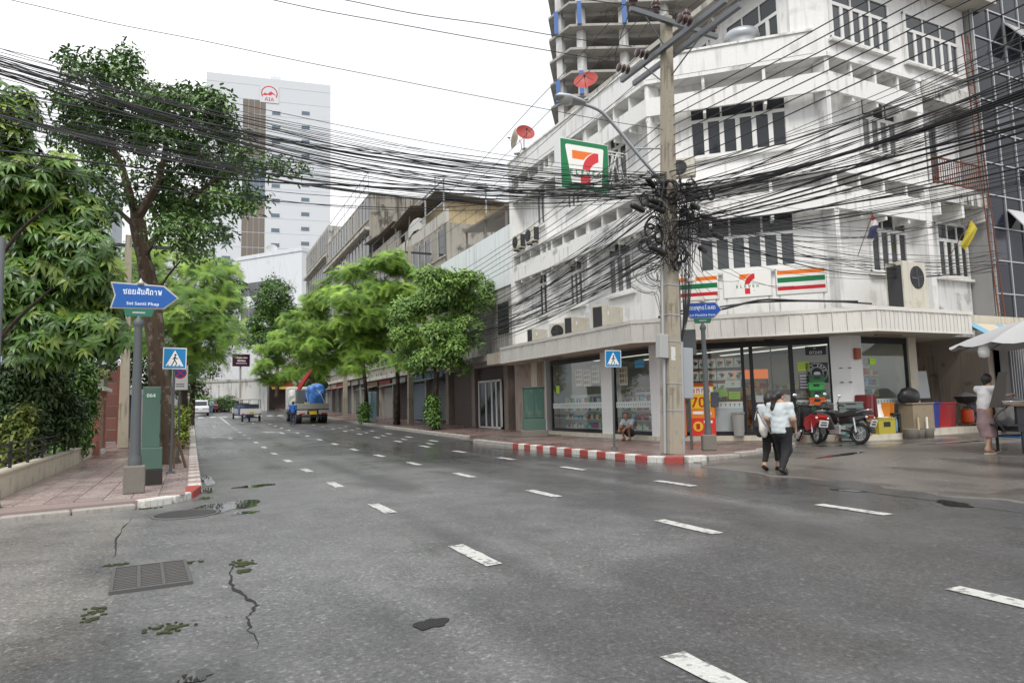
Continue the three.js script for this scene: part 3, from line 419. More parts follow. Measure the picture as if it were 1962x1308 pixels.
// posters and notices fixed inside and on the glass
function sheet(name, f, s, y, w, h, o, draw, label, cat, group, tw = 128) {
  const t = ctex(tw, Math.round(tw * h / w), draw), m = obj(name, at(new THREE.BoxGeometry(w, h, 0.006), 0, 0, 0), [0, 1, 2, 3, 4, 5].map((i) => (i === 4 ? mat([1, 1, 1], 0.6, 0, { map: t }) : M.whiteClean)));
  m.position.copy(f.pt(s, y, o)); m.rotation.y = f.turn; return tag(m, label, cat, group);
}
{
  const draws = [0, 1, 2].map((v) => ctex(96, 120, (x, w, h) => { const r = rng(500 + v); x.fillStyle = '#e8e6e2'; x.fillRect(0, 0, w, h); x.fillStyle = ['#d98a3a', '#b5503c', '#7f8a94'][v]; x.fillRect(0, 0, w, 16); for (let i = 0; i < 5; i++) { x.fillStyle = ['#6a6460', '#a33', '#474747', '#9a7a50', '#333'][Math.floor(r() * 5)]; x.fillRect(8 + r() * 40, 28 + r() * 48, 14 + r() * 26, 12 + r() * 24); } x.fillStyle = '#a8a39c'; for (let i = 0; i < 4; i++) x.fillRect(8, 86 + i * 8, 50 + r() * 30, 3); }));
  const pm = draws.map((t) => mat([1, 1, 1], 0.55, 0, { map: t })), pg = new THREE.BoxGeometry(0.26, 0.35, 0.004);
  let k = 0; for (let row = 0; row < 3; row++) for (let i = 0; i < 8; i++) { if (row === 2 && i > 5) continue; const p = obj('goods_poster', pg, pm[(i * 2 + row * 5 + (i >> 1)) % 3]); p.position.copy(FC.pt(0.66 + i * 0.285, 2.74 - row * 0.42, -0.11)); p.rotation.y = FC.turn; tag(p, 'small white promotional sheet in the rows taped inside the shop glass', 'poster', 'rows of promotional sheets in the shop window'); k++; }
  sheet('notice', FC, 2.45, 1.98, 0.5, 0.3, -0.1, (x, w, h) => { x.fillStyle = '#e6e4de'; x.fillRect(0, 0, w, h); x.fillStyle = '#4a6ea0'; x.fillRect(0, h - 14, w, 14); x.fillStyle = '#c8a850'; x.beginPath(); x.arc(w / 2, h * 0.4, 12, 0, 7); x.fill(); }, 'white notice with blue foot strip and gold emblem on the shop glass', 'notice');
  for (const [s, a] of [[2.08, 0.06], [2.48, -0.03]]) { const p = sheet('green_notice', FC, s, 1.66 + a, 0.36, 0.26, -0.09, (x, w, h) => { x.fillStyle = '#a5cf3c'; x.fillRect(0, 0, w, h); x.fillStyle = '#6d8f28'; for (let i = 0; i < 4; i++) x.fillRect(12, 14 + i * 18, w - 30, 4); }, 'bright green paper notice under the poster rows', 'notice', 'green paper notices on the shop glass'); p.rotation.z = a; }
  sheet('green_notice', FC, 4.66, 2.5, 0.36, 0.3, -0.055, (x, w, h) => { x.fillStyle = '#b9d65a'; x.fillRect(0, 0, w, h); x.fillStyle = '#6d8f28'; for (let i = 0; i < 4; i++) x.fillRect(12, 14 + i * 18, w - 30, 4); }, 'green paper notice on the glass right of the shop door', 'notice');
  sheet('timetable', FC, 4.68, 2.0, 0.36, 0.5, -0.055, (x, w, h) => { x.fillStyle = '#2c2c40'; x.fillRect(0, 0, w, h); x.fillStyle = '#d8d8dc'; for (let i = 0; i < 5; i++) x.fillRect(6, 8 + i * 34, w - 12, 22); }, 'dark list board with white rows on the glass beside the door', 'notice');
  const cafe = sheet('cafe_roundel', FC, 5.05, 2.28, 0.66, 0.66, -0.055, (x, w, h) => { x.fillStyle = '#3a3c40'; x.fillRect(0, 0, w, h); x.fillStyle = '#26272b'; x.beginPath(); x.arc(128, 128, 124, 0, 7); x.fill(); x.strokeStyle = '#d6d8d8'; x.lineWidth = 6; x.beginPath(); x.arc(128, 128, 118, 0, 7); x.stroke(); x.beginPath(); x.arc(128, 128, 70, 0, 7); x.stroke(); x.fillStyle = '#d6d8d8'; x.font = 'bold 44px sans-serif'; x.textAlign = 'center'; const s = 'ALL CAFE'; [...s].forEach((c, i) => { const a = -1.25 + i * 0.36; x.save(); x.translate(128 + Math.sin(a) * 94, 128 - Math.cos(a) * 94); x.rotate(a); x.fillText(c, 0, 15); x.restore(); }); x.beginPath(); x.ellipse(128, 138, 40, 26, 0, 0, 7); x.fill(); }, 'round dark cafe emblem on the glass right of the shop door', 'emblem', undefined, 256);
  sheet('shop_number', FC, 5.05, 3.0, 0.62, 0.28, -0.055, (x, w, h) => { x.fillStyle = '#303338'; x.fillRect(0, 0, w, h); x.fillStyle = '#c9cdd0'; x.font = 'bold 58px sans-serif'; x.textAlign = 'center'; x.fillText('07249', w / 2, h - 12); x.font = 'bold 26px sans-serif'; x.fillText('KV', w / 2 - 10, 34); }, 'branch number lettered at the top of the shop glass', 'notice', undefined, 256);
  sheet('green_tag', FR, 1.2, 2.62, 0.28, 0.2, -0.055, (x, w, h) => { x.fillStyle = '#b2ea2a'; x.fillRect(0, 0, w, h); }, 'lime green tag on the side window of the shop', 'notice');
  sheet('green_tag', FL, 4.35, 2.1, 0.28, 0.34, -0.055, (x, w, h) => { x.fillStyle = '#b5d83a'; x.fillRect(0, 0, w, h); }, 'lime green tag on the street-side shop window', 'notice');
  sheet('blue_notice', FL, 10.4, 2.85, 0.55, 0.28, -0.055, (x, w, h) => { x.fillStyle = '#4b9fd0'; x.fillRect(0, 0, w, h); x.fillStyle = '#2b75ae'; x.fillRect(0, h / 2, w, 8); }, 'blue strip notice on the glass over the squatting person', 'notice');
  for (const [s, y] of [[6.1, 2.55], [6.75, 2.5], [7.4, 2.62], [9.3, 2.45]]) sheet('price_sheet', FL, s, y, 0.55, 0.7, -0.1, (x, w, h) => { const r = rng(Math.round(s * 77)); x.fillStyle = '#c9bfba'; x.fillRect(0, 0, w, h); for (let i = 0; i < 9; i++) { x.fillStyle = ['#9a4a44', '#77706c', '#b58a55'][i % 3]; x.fillRect(10 + (i % 3) * 38, 12 + Math.floor(i / 3) * 46, 30, 34); } }, 'sheet of small product pictures on the street-side shop window', 'poster', 'product sheets on the street-side glass');
}
// orange service kiosk and standees in front of the glass
{
  const draw = (f) => ctex(128, 256, f), mk = (name, label, pos, w, h, d, tex, round) => { const t = thing(name, label, 'standee', pos, FC.turn); obj('panel', rb(w, h, d, 0.02, 0, h / 2, 0), mat([0.5, 0.13, 0.03], 0.5), t); obj('print', at(new THREE.PlaneGeometry(w * 0.97, h * 0.97), 0, h / 2, d / 2 + 0.004), mat([1, 1, 1], 0.5, 0, { map: tex }), t); return t; };
  const kioskT = draw((x, w, h) => { x.fillStyle = '#e0611f'; x.fillRect(0, 0, w, h); x.fillStyle = '#f07f36'; x.fillRect(0, 100, w, 156); x.fillStyle = '#fff'; for (let i = 0; i < 2; i++) { x.fillRect(34, 116 + i * 24, 70, 5); x.fillRect(40, 126 + i * 24, 50, 4); } x.fillStyle = '#8a3a5a'; x.fillRect(30, 180, 60, 40); x.fillStyle = '#f6b25e'; x.fillRect(56, 170, 40, 30); x.fillStyle = '#7a2d10'; x.fillRect(20, 20, 90, 46); x.fillStyle = '#c9d6dc'; x.fillRect(28, 26, 50, 30); x.fillStyle = '#f2d13a'; x.fillRect(84, 26, 18, 30); });
  const k = mk('payment_kiosk', 'orange payment kiosk standing against the shop glass behind the pole', FC.pt(0.62, 0.302, 0.13).toArray(), 0.56, 1.75, 0.3, kioskT);
  obj('screen', at(new THREE.PlaneGeometry(0.3, 0.2), -0.02, 1.45, 0.158), mat([0.05, 0.07, 0.09], 0.1), k);
  const promoT = ctex(256, 512, (x, w, h) => { x.fillStyle = '#e8372a'; x.fillRect(0, 0, w, h); x.fillStyle = '#f7d51e'; x.fillRect(0, 0, w, h * 0.52); x.fillStyle = '#f08a2a'; x.fillRect(0, h * 0.45, w, h * 0.2); x.fillStyle = '#fff'; x.fillRect(12, 14, w - 24, 66); x.fillStyle = '#e0452a'; for (let i = 0; i < 4; i++) { x.fillRect(26 + i * 52, 26, 34, 12); x.fillRect(26 + i * 52, 26, 10, 44); x.fillRect(50 + i * 52, 34, 10, 36); } x.fillStyle = '#d3271f'; x.font = 'bold 150px sans-serif'; x.fillText('70', 8, 220); x.font = 'bold 70px sans-serif'; x.fillText('+', 190, 190); x.fillStyle = '#fff'; x.font = 'bold 44px sans-serif'; x.fillText('5G', 170, 300); x.fillRect(30, 262, 110, 30); x.fillStyle = '#f7c93a'; x.beginPath(); x.arc(80, 420, 52, 0, 7); x.fill(); x.fillStyle = '#fff'; x.fillRect(140, 360, 90, 26); x.fillStyle = '#d3271f'; x.fillRect(60, 392, 40, 60); });
  const p = thing('promotion_standee', 'red and yellow promotional board with big red figures beside the sign post', 'standee', FC.pt(1.42, 0.302, 0.14).toArray(), FC.turn);
  obj('board', extr([[-0.42, 0], [0.42, 0], [0.42, 0.9], [0.5, 1.05], [0.46, 1.45], [0.38, 1.5], [0.42, 1.66], [0.3, 1.8], [-0.1, 1.74], [-0.36, 1.78], [-0.46, 1.6], [-0.42, 1.3]], 0.03), mat([0.55, 0.07, 0.03], 0.5), p); obj('print', at(new THREE.PlaneGeometry(0.8, 1.62), 0, 0.84, 0.036), mat([1, 1, 1], 0.5, 0, { map: promoT }), p);
  obj('phone_cutout', rb(0.26, 0.5, 0.03, 0.02, 0.42, 1.2, 0.06, 0, 0, -0.05), mat([0.08, 0.09, 0.12], 0.3), p);
  const bin = thing('trash_bin', 'grey plastic trash bin standing before the shop glass', 'trash bin', FC.pt(2.55, 0.302, 0.22).toArray(), FC.turn); const bg = cy(0.27, 0.22, 0.72, 0, 0.36, 0, 4).rotateY(Math.PI / 4); obj('bin_body', bg, mat([0.33, 0.33, 0.31], 0.6), bin); obj('rim', [bx(0.42, 0.05, 0.42, 0, 0.74, 0)], mat([0.24, 0.24, 0.23], 0.6), bin);
}
// ---------------------------------------------------------------- signs, air conditioners, dishes and flags on the corner building
function sevenMark(x, cx, cy, s) {                                  // the big figure: orange bar, red stem
  x.save(); x.translate(cx, cy); x.scale(s, s);
  x.fillStyle = '#ee7a22'; x.beginPath(); x.moveTo(-46, -50); x.lineTo(28, -50); x.quadraticCurveTo(2, -38, -10, -16); x.lineTo(-46, -16); x.fill();
  x.fillStyle = '#d4272f'; x.beginPath(); x.moveTo(48, -50); x.lineTo(48, -18); x.quadraticCurveTo(16, 2, 14, 22); x.lineTo(-16, 22); x.quadraticCurveTo(-12, -30, 34, -50); x.fill();
  x.fillRect(-16, 44, 32, 40); x.restore();
}
function elevenWord(x, cx, cy, s, col) { x.save(); x.translate(cx, cy); x.scale(s, s); x.fillStyle = col; x.font = 'bold 22px sans-serif'; x.textAlign = 'center'; [...'ELEVEn'].forEach((c, i) => x.fillText(c, -50 + i * 20, 8)); x.restore(); }
const signBoxM = mat([0.6, 0.61, 0.6], 0.45, 0.3);
{ // three panels over the awning
  const panel = (s0, s1, tex, label) => {
    const t = thing('shop_sign', label, 'sign', FC.pt((s0 + s1) / 2, 4.73, 1.0).toArray(), FC.turn), w = s1 - s0;
    obj('cabinet', rb(w, 0.88, 0.16, 0.015, 0, 0.44, -0.08), signBoxM, t); obj('sign_face', at(new THREE.PlaneGeometry(w - 0.05, 0.83), 0, 0.44, 0.004), mat([1, 1, 1], 0.35, 0, { map: tex }), t);
    obj('leg', bx(0.05, 0.72, 0.05, -w / 2 + 0.1, -0.34, -0.08), M.frame, t); obj('leg', bx(0.05, 0.72, 0.05, w / 2 - 0.1, -0.34, -0.08), M.frame, t);
  };
  const stripes = ctex(512, 300, (x, w, h) => { x.fillStyle = '#f0efeb'; x.fillRect(0, 0, w, h); [['#ef7a1f', 28, 46], ['#0f7a46', 108, 58], ['#c8202c', 214, 42]].forEach(([c, y, t]) => { x.fillStyle = c; x.fillRect(10, y, w - 20, t); }); });
  const seven = ctex(512, 300, (x, w, h) => { x.fillStyle = '#f0efeb'; x.fillRect(0, 0, w, h); sevenMark(x, 256, 122, 1.75); x.fillStyle = '#f0efeb'; x.fillRect(150, 156, 212, 46); elevenWord(x, 256, 178, 2.2, '#0f6b3c'); x.strokeStyle = '#888'; x.lineWidth = 2; x.beginPath(); x.arc(330, 232, 7, 0, 7); x.stroke(); });
  panel(0.75, 2.17, stripes, 'white sign panel with orange, green and red stripes half behind the concrete pole'); panel(2.29, 3.78, seven, 'white sign panel with a large orange and red figure over the shop door'); panel(3.89, 5.38, stripes, 'striped orange, green and red sign panel above the right of the shop door');
}
{ // the hanging square sign, seen end on from the street
  const t = thing('hanging_sign', 'square green and white illuminated sign hung out from the white facade', 'sign', [12.62, 9.03, -20]), w = 2.05, h = 1.85;
  const tex = ctex(512, 464, (x, W, H) => {
    x.fillStyle = '#0f7a48'; x.fillRect(0, 0, W, H); x.fillStyle = '#f3f2ee'; x.beginPath(); x.moveTo(70, 44); x.lineTo(442, 44); x.quadraticCurveTo(466, 44, 462, 70); x.lineTo(428, 424); x.lineTo(112, 424); x.lineTo(50, 70); x.quadraticCurveTo(48, 44, 70, 44); x.fill();
    x.save(); x.translate(256, 214); x.scale(2.95, 2.7); x.fillStyle = '#ee7a22'; x.beginPath(); x.moveTo(-46, -44); x.lineTo(34, -44); x.quadraticCurveTo(8, -34, -4, -14); x.lineTo(-46, -14); x.fill(); x.fillStyle = '#d8353c'; x.beginPath(); x.moveTo(50, -44); x.lineTo(50, -14); x.quadraticCurveTo(20, 2, 18, 20); x.lineTo(-10, 20); x.quadraticCurveTo(-6, -24, 36, -44); x.fill(); x.fillRect(-18, 42, 36, 36); x.restore();
    elevenWord(x, 256, 300, 3.0, '#0f6b3c');
  });
  obj('cabinet', rb(w, h, 0.42, 0.02, 0, h / 2, -0.21), mat([0.74, 0.75, 0.75], 0.4), t); obj('sign_face', at(new THREE.PlaneGeometry(w - 0.06, h - 0.06), 0, h / 2, 0.004), mat([1, 1, 1], 0.3, 0, { map: tex }), t);
  const b = []; for (const z of [-0.08, -0.34]) { for (const y of [0.25, 1.65]) b.push(bar(V(1.0, y, z), V(1.9, y, z), 0.025)); for (let k = 0; k < 2; k++) b.push(bar(V(1.05 + k * 0.4, k % 2 ? 1.65 : 0.25, z), V(1.45 + k * 0.4, k % 2 ? 0.25 : 1.65, z), 0.02)); } obj('bracket', b, M.frame, t);
}
// air conditioners
const acM = wallMat([0.6, 0.57, 0.48], 0.4, 161, 1.6, 0.6), acDark = mat([0.04, 0.04, 0.045], 0.6);
function acUnit(pos, turn, label, w = 0.9, h = 0.68, d = 0.36, top = false) {
  const t = thing('air_conditioner', label, 'air conditioner', pos, turn, 'outdoor air conditioner units');
  obj('casing', rb(w, h, d, 0.02, 0, h / 2 + 0.06, 0), acM, t); obj('foot', [bx(0.05, 0.06, d * 0.9, -w * 0.35, 0.03, 0), bx(0.05, 0.06, d * 0.9, w * 0.35, 0.03, 0)], M.darkSteel, t);
  const fy = top ? h * 0.74 : h / 2 + 0.06, fx = top ? 0.1 : -w * 0.12, fr = Math.min(h, w) * (top ? 0.3 : 0.4);
  const f = obj('fan_opening', cy(fr, fr, 0.02, fx, fy, d / 2 + 0.004, 28, Math.PI / 2), acDark, t); const rings = []; for (let k = 1; k < 5; k++) rings.push(new THREE.TorusGeometry(fr * k / 4.2, 0.006, 4, 28).translate(fx, fy, d / 2 + 0.02)); for (let k = 0; k < 6; k++) rings.push(bx(fr * 1.9, 0.01, 0.008, fx, fy, d / 2 + 0.02, 0, 0, k * Math.PI / 6)); obj('grille', rings, acDark, f);
  const bl = []; for (let k = 0; k < 4; k++) bl.push(bx(fr * 0.8, fr * 0.3, 0.008, fx + Math.cos(k * 1.57) * fr * 0.42, fy + Math.sin(k * 1.57) * fr * 0.42, d / 2 + 0.012, 0.3, 0, k * 1.57)); obj('blade', bl, mat([0.09, 0.09, 0.095], 0.5), f);
  for (const s of [-1, 1]) obj('side_coil', bx(0.012, h * 0.85, d * 0.8, s * (w / 2 + 0.004), h / 2 + 0.06, 0), acDark, t); obj('sticker', bx(0.09, 0.14, 0.004, w * 0.25, h * 0.75, -d / 2 - 0.003), M.whiteClean, t); return t;
}
acUnit([13.7, 4.03, -26.1], 0.25 + Math.PI, 'beige air conditioner on the awning roof, farthest along the street'); acUnit([13.65, 4.03, -23.9], -0.9, 'beige air conditioner turned fan outwards on the awning roof'); acUnit([13.62, 4.03, -22.6], 0.3 + Math.PI, 'beige air conditioner beside the fan-outward one on the awning roof', 1.0, 0.75, 0.42); acUnit([13.75, 4.03, -20.6], 0.35 + Math.PI, 'large beige air conditioner on the awning roof near the corner', 1.25, 0.9, 0.5);
acUnit([21.1, 4.03, -14.1], 0.05, 'tall white air conditioner with high fan on the awning over the side street', 1.25, 1.7, 0.6, true);
acUnit([14.35, 8.99, -27.6], -Math.PI / 2, 'air conditioner on the upper ledge with its fan to the street, beside its twin', 0.85, 0.7, 0.34); acUnit([14.35, 8.99, -29.0], -Math.PI / 2, 'air conditioner at the far end of the upper ledge', 0.85, 0.7, 0.34);
acUnit([15.0, 8.99, -17.6], FC.turn, 'small air conditioner on the corner ledge behind the concrete pole', 0.85, 0.65, 0.3);
// dishes
function dish(pos, turn, tilt, r, m, label) {
  const t = thing('satellite_dish', label, 'satellite dish', pos, turn); const g = lathe(Array.from({ length: 9 }, (_, i) => [r * i / 8, r * 0.34 * (i / 8) ** 2]), 32); g.rotateX(Math.PI / 2 - tilt); g.translate(0, 0.75, 0.05);
  obj('reflector', g, m, t); obj('mast', tube([V(0, 0, 0.1), V(0, 0.15, -0.12), V(0, 0.5, -0.14), V(0, 0.72, -0.04)], 0.03, 8), M.frame, t); obj('feed_arm', [bar(V(0, 0.75 - r * 0.6, 0.2), V(0, 0.85, r * 0.95), 0.012), bar(V(0.3, 0.75, 0.2), V(0, 0.87, r * 0.95), 0.01), cy(0.035, 0.035, 0.12, 0, 0.87, r * 0.95, 8, 1.2)], M.darkSteel, t); obj('foot_plate', bx(0.3, 0.02, 0.3, 0, 0.01, 0.08), M.galv, t);
}
const dishRed = mat([0.36, 0.045, 0.035], 0.5, 0, { bumpMap: rep(grainBump, 0.3), bumpScale: 0.001 });
dish([14.48, 13.83, -22.6], -0.75, 0.5, 0.5, dishRed, 'large red satellite dish on the parapet right of the street lamp'); dish([14.45, 13.83, -28.3], -0.2, 0.4, 0.46, dishRed, 'red satellite dish at the far end of the parapet'); dish([14.4, 13.83, -28.9], -2.2, 0.3, 0.5, mat([0.6, 0.56, 0.45], 0.5), 'pale satellite dish turned away at the far end of the parapet');
{ // black shade netting on posts over the roof terrace
  const t = thing('shade_netting', 'black sagging shade net on rusty posts over the roof terrace', 'shade net', [0, 12.93, 0]); const g = grid(8, 20, (s, u) => V(lerp(15.3, 17.6, s), 1.55 + 0.9 * s + 0.12 * Math.sin(u * 17) * Math.sin(s * 3), lerp(-27.5, -19.6, u))); obj('net', g, mat([0.012, 0.012, 0.012], 0.95), t);
  obj('front_net', grid(2, 20, (s, u) => V(15.3, 1.55 - s * (0.55 + 0.3 * Math.sin(u * 13)), lerp(-27.5, -19.6, u))), mat([0.012, 0.012, 0.012], 0.95, 0, { side: THREE.DoubleSide }), t);
  for (let k = 0; k < 5; k++) obj('post', cy(0.04, 0.04, 1.55, 15.34, 0.775, -27.4 + k * 1.93, 8), M.rust, t);
  const v = thing('roof_ventilator', 'round ribbed metal vent cap on the terrace beside the top windows', 'vent', [17.35, 12.93, -16.9]); obj('drum', lathe([[0, 1.55], [0.25, 1.53], [0.55, 1.42], [0.62, 1.25], [0.55, 1.1], [0.5, 1.05], [0.5, 0.0]], 20), M.galv, v);
}
// flags
function flag(pos, turn, tilt, tex, label) { const t = thing('flag', label, 'flag', pos, turn); obj('flag_pole', bar(V(0, 0, 0), V(0, Math.cos(tilt) * 1.5, Math.sin(tilt) * 1.5), 0.014), M.wood, t); const a = V(0, Math.cos(tilt) * 1.45, Math.sin(tilt) * 1.45); obj('cloth', grid(8, 12, (s, u) => V(0.09 * Math.sin(s * 7 + u * 3) * (0.3 + u), a.y - u * 0.85 - s * 0.35 * (1 - u * 0.4), a.z - u * 0.85 * Math.tan(tilt) * 0.75 + s * 0.16), (q) => [0, 0]).toNonIndexed(), tex, t); const c = t.children[1].geometry, n = c.attributes.uv.count; for (let i = 0; i < n; i++) { const y = c.attributes.position.getY(i); c.attributes.uv.setXY(i, 0.5, clamp((y - a.y) / -1.2, 0, 1)); } c.computeVertexNormals(); return t; }
const thaiFlagT = ctex(16, 128, (x, w, h) => { [['#9c3440', 1], ['#d8d4d6', 1], ['#3a3e66', 2], ['#d8d4d6', 1], ['#9c3440', 1]].reduce((y, [c, n]) => { x.fillStyle = c; x.fillRect(0, y * h / 6, w, n * h / 6 + 1); return y + n; }, 0); });
flag([20.3, 6.2, -15.2], 0.3, 0.4, mat([1, 1, 1], 0.8, 0, { map: thaiFlagT, side: THREE.DoubleSide }), 'faded red, white and blue flag hanging from a stick on the side facade'); flag([24.2, 6.3, -14.55], 0.4, 0.55, mat([0.6, 0.5, 0.06], 0.8, 0, { side: THREE.DoubleSide }), 'yellow flag drooping from a stick beside the rusty ladder');
// small fittings on the corner column
for (const [s, y] of [[5.75, 2.4], [6.0, 2.4], [5.75, 1.95], [6.0, 1.95]]) obj('vent_slot', fb(FC, s - 0.05, s + 0.05, y - 0.012, y + 0.012, 0.02, 0.05), M.darkSteel, corner);
obj('meter_box', bx(0.22, 0.35, 0.1, 19.2, 2.85, -14.63), mat([0.35, 0.1, 0.05], 0.6), corner); obj('door_sensor', fb(FC, 3.5, 3.8, 3.36, 3.43, 0.0, 0.09), M.black, corner);
obj('soffit_light', [fb(FC, 1.4, 2.9, 3.38, 3.44, 0.6, 0.72), fb(FR, 0.6, 1.8, 3.38, 3.44, 0.5, 0.62), fb(FL, 4.5, 6, 3.38, 3.44, 0.6, 0.72)], mat([0.25, 0.2, 0.15], 0.6), corner);
obj('conduit', [tube([FC.pt(0.2, 4.25, 1.15), FC.pt(1.0, 4.42, 1.1), FC.pt(2.0, 4.36, 1.12), FC.pt(3.4, 4.6, 1.12), FC.pt(4.6, 4.5, 1.1), FC.pt(6.2, 4.38, 1.0)], 0.035, 6, 40), tube([FC.pt(0.2, 4.2, 1.12), FC.pt(1.6, 4.4, 1.16), FC.pt(3.2, 4.54, 1.06), FC.pt(5.2, 4.44, 1.12), FC.pt(6.6, 4.3, 0.9)], 0.025, 6, 40)], M.cable, corner);
// ---------------------------------------------------------------- neighbours on the side street
{ // older bay with the rusty balcony
  const t = thing('weathered_house', 'weathered white shophouse bay with rusty balcony beside the corner building', 'building'), f = face(23.74, -14.73, 1, 0, 3);
  obj('wall', uvm(prism([[23.74, -15.33], [26.72, -15.33], [26.72, -28], [23.74, -28]], 3.6, 12.9)), wallMat([0.72, 0.73, 0.74], 0.8, 171, 4.5), t);
  const slabM = wallMat([0.6, 0.59, 0.56], 1.3, 173, 3, 0.9, [0.05, 0.05, 0.045]); obj('balcony_slab', uvm(fb(f, 0.02, 2.96, 8.35, 8.95, -0.62, 0.25)), slabM, t); obj('balcony_slab', uvm(fb(f, 0.02, 2.96, 12.2, 12.85, -0.62, 0.1)), slabM, t);
  for (let k = 0; k < 3; k++) obj('bracket_fin', uvm(fb(f, 0.1 + k * 1.35, 0.24 + k * 1.35, 7.85, 8.35, -0.6, 0.2)), M.whiteTrim, t);
  const r = obj('railing', [fb(f, 0.05, 2.95, 9.95, 10.0, 0.12, 0.17), fb(f, 0.05, 2.95, 9.05, 9.1, 0.12, 0.17)], M.rust, t); for (let k = 0; k < 22; k++) obj('baluster', fb(f, 0.08 + k * 0.134, 0.105 + k * 0.134, 9.05, 9.97, 0.135, 0.155), M.rust, r);
  win(t, f, 1.1, 2.85, 5.85, 7.85, -0.6, 4, 7.2); win(t, f, 0.4, 1.6, 9.3, 11.6, -0.6, 2, 0);
  const lad = []; for (const dx of [0, 0.42]) lad.push(bar(V(26.55 + dx * 0.9, 4.1, -14.35), V(26.0 + dx * 0.9, 15, -14.45), 0.028)); obj('ladder_rail', lad, M.rust, t); for (let k = 0; k < 32; k++) { const y = 4.4 + k * 0.33, x = 26.55 - (y - 4.1) * 0.0505; obj('rung', bar(V(x, y, -14.38), V(x + 0.38, y, -14.38), 0.014, 5), M.rust, t); }
  obj('ground_wall', uvm(join([bx(0.3, 3.6, 4, 26.6, 1.8, -16.8), bx(4.6, 3.5, 0.2, 24.4, 1.75, -19)])), wallMat([0.5, 0.43, 0.36], 0.8, 233, 3), t);
  obj('canopy', uvm(join([bx(4.4, 0.3, 1.4, 25.1, 3.95, -14.2)])), wallMat([0.6, 0.55, 0.44], 0.5, 177, 3), t);
  // striped roller awning
  const n = 11; for (let k = 0; k < n; k++) obj('awning_strip', grid(1, 6, (s, u) => V(22.95 + (k + s) * 0.5, 3.8 - 0.75 * u - 0.1 * Math.sin(u * 3.1), -13.4 + 1.35 * u)), mat(k % 3 === 0 ? [0.16, 0.36, 0.5] : [0.5, 0.43, 0.33], 0.8, 0, { side: THREE.DoubleSide }), t);
}
{ // tall dark glass building at the right edge
  const t = thing('glass_office_building', 'dark curtain-wall building with thin metal mullions at the side street', 'building'), f = face(26.8, -14.5, 1, 0, 16), gm = [phy([0.012, 0.012, 0.018], { roughness: 0.06, ior: 1.35 }), phy([0.02, 0.022, 0.034], { roughness: 0.1, ior: 1.35 }), phy([0.045, 0.048, 0.06], { roughness: 0.2 })];
  obj('core', prism([[26.8, -14.6], [43, -14.6], [43, -30], [26.8, -30]], 0, 24), mat([0.35, 0.35, 0.35], 0.8), t); const r = rng(9);
  const cw = 1.05, rh = 1.25, nc = 9, nr = 15; for (let i = 0; i < nc; i++) for (let j = 0; j < nr; j++) obj('pane', fb(f, i * cw + 0.04, (i + 1) * cw - 0.04, 3.9 + j * rh + 0.04, 3.9 + (j + 1) * rh - 0.04, -0.06, 0), gm[r() < 0.6 ? 0 : r() < 0.7 ? 1 : 2], t);
  for (let i = 0; i <= nc; i++) obj('mullion', fb(f, i * cw - 0.03, i * cw + 0.03, 3.7, 22.7, -0.05, 0.05), M.alu, t); for (let j = 0; j <= nr; j++) obj('transom', fb(f, 0, nc * cw, 3.9 + j * rh - 0.025, 3.9 + j * rh + 0.025, -0.05, 0.045), M.alu, t);
  for (const [s, y] of [[2.1, 14.9], [3.2, 14.9], [3.2, 9.6], [1.1, 7.2]]) obj('open_sash', onF(f, at(bx(1.0, 1.15, 0.04, 0, -0.55, 0), s + 0.5, y + 1.2, 0.06, -0.6)), phy([0.5, 0.5, 0.52], { roughness: 0.2 }), t);
  obj('ground_shutter', uvm(fb(f, 0, 12, 0, 3.7, -0.3, -0.1)), mat([0.2, 0.19, 0.18], 0.8), t);
  for (let k = 0; k < 26; k++) obj('gate_bar', fb(f, 0.6 + k * 0.16, 0.64 + k * 0.16, 0.3, 3.1, -0.08, -0.04), M.galv, t);
  obj('sign_board', fb(f, 1.2, 6.5, 20.2, 22.2, 0.1, 0.3), mat([0.7, 0.55, 0.32], 0.7), t);
}
{ // unfinished concrete tower behind the roofs
  const t = thing('concrete_skeleton_tower', 'unfinished concrete tower of bare floor slabs and white columns behind the roofs', 'building', [0, 0, 0]), sm = wallMat([0.42, 0.405, 0.38], 0.8, 181, 7, 0.95), cm = wallMat([0.66, 0.66, 0.65], 0.5, 183, 6), bm = mat([0.08, 0.17, 0.42], 0.7);
  const plan = [[42.9, -76], [43.6, -71.6], [45.5, -70.6], [50, -68.5], [66, -60.5], [76, -78], [54, -92]];
  for (let k = 0; k < 20; k++) obj('floor_slab', uvm(prism(plan, 3 + k * 3.15, 3.32 + k * 3.15)), sm, t);
  for (const [x, z, b] of [[43.9, -74.6, 1], [45.6, -72.1, 1], [50.6, -69.6, 1], [55.5, -67.2, 0], [60.5, -64.7, 0], [65.2, -62.2, 0], [47, -80, 0], [53, -77, 0], [60, -73, 0], [66, -70, 0]]) obj('column', uvm(bx(0.9, 63, 0.9, x, 31.5, z, 0, 0.46)), b ? cm : cm, t);
  for (const [x, z] of [[43.0, -74.2], [44.6, -70.9], [49.9, -68.4]]) for (let k = 12; k < 20; k += 3) obj('blue_cladding', bx(0.55, 3.1, 0.2, x, 3 + k * 3.15 + 1.7, z + 0.1, 0, -0.46), bm, t);
  for (let k = 13; k < 19; k++) obj('beam', uvm(beam(V(44, 3.1 + k * 3.15 - 0.3, -74), V(60, 3.1 + k * 3.15 - 0.3, -66), 0.5, 0.7)), sm, t);
  for (const k of [15, 16, 17]) obj('infill_wall', uvm(beam(V(54, 4.8 + k * 3.15, -76), V(59, 4.8 + k * 3.15, -73.5), 0.3, 2.8)), cm, t);
}
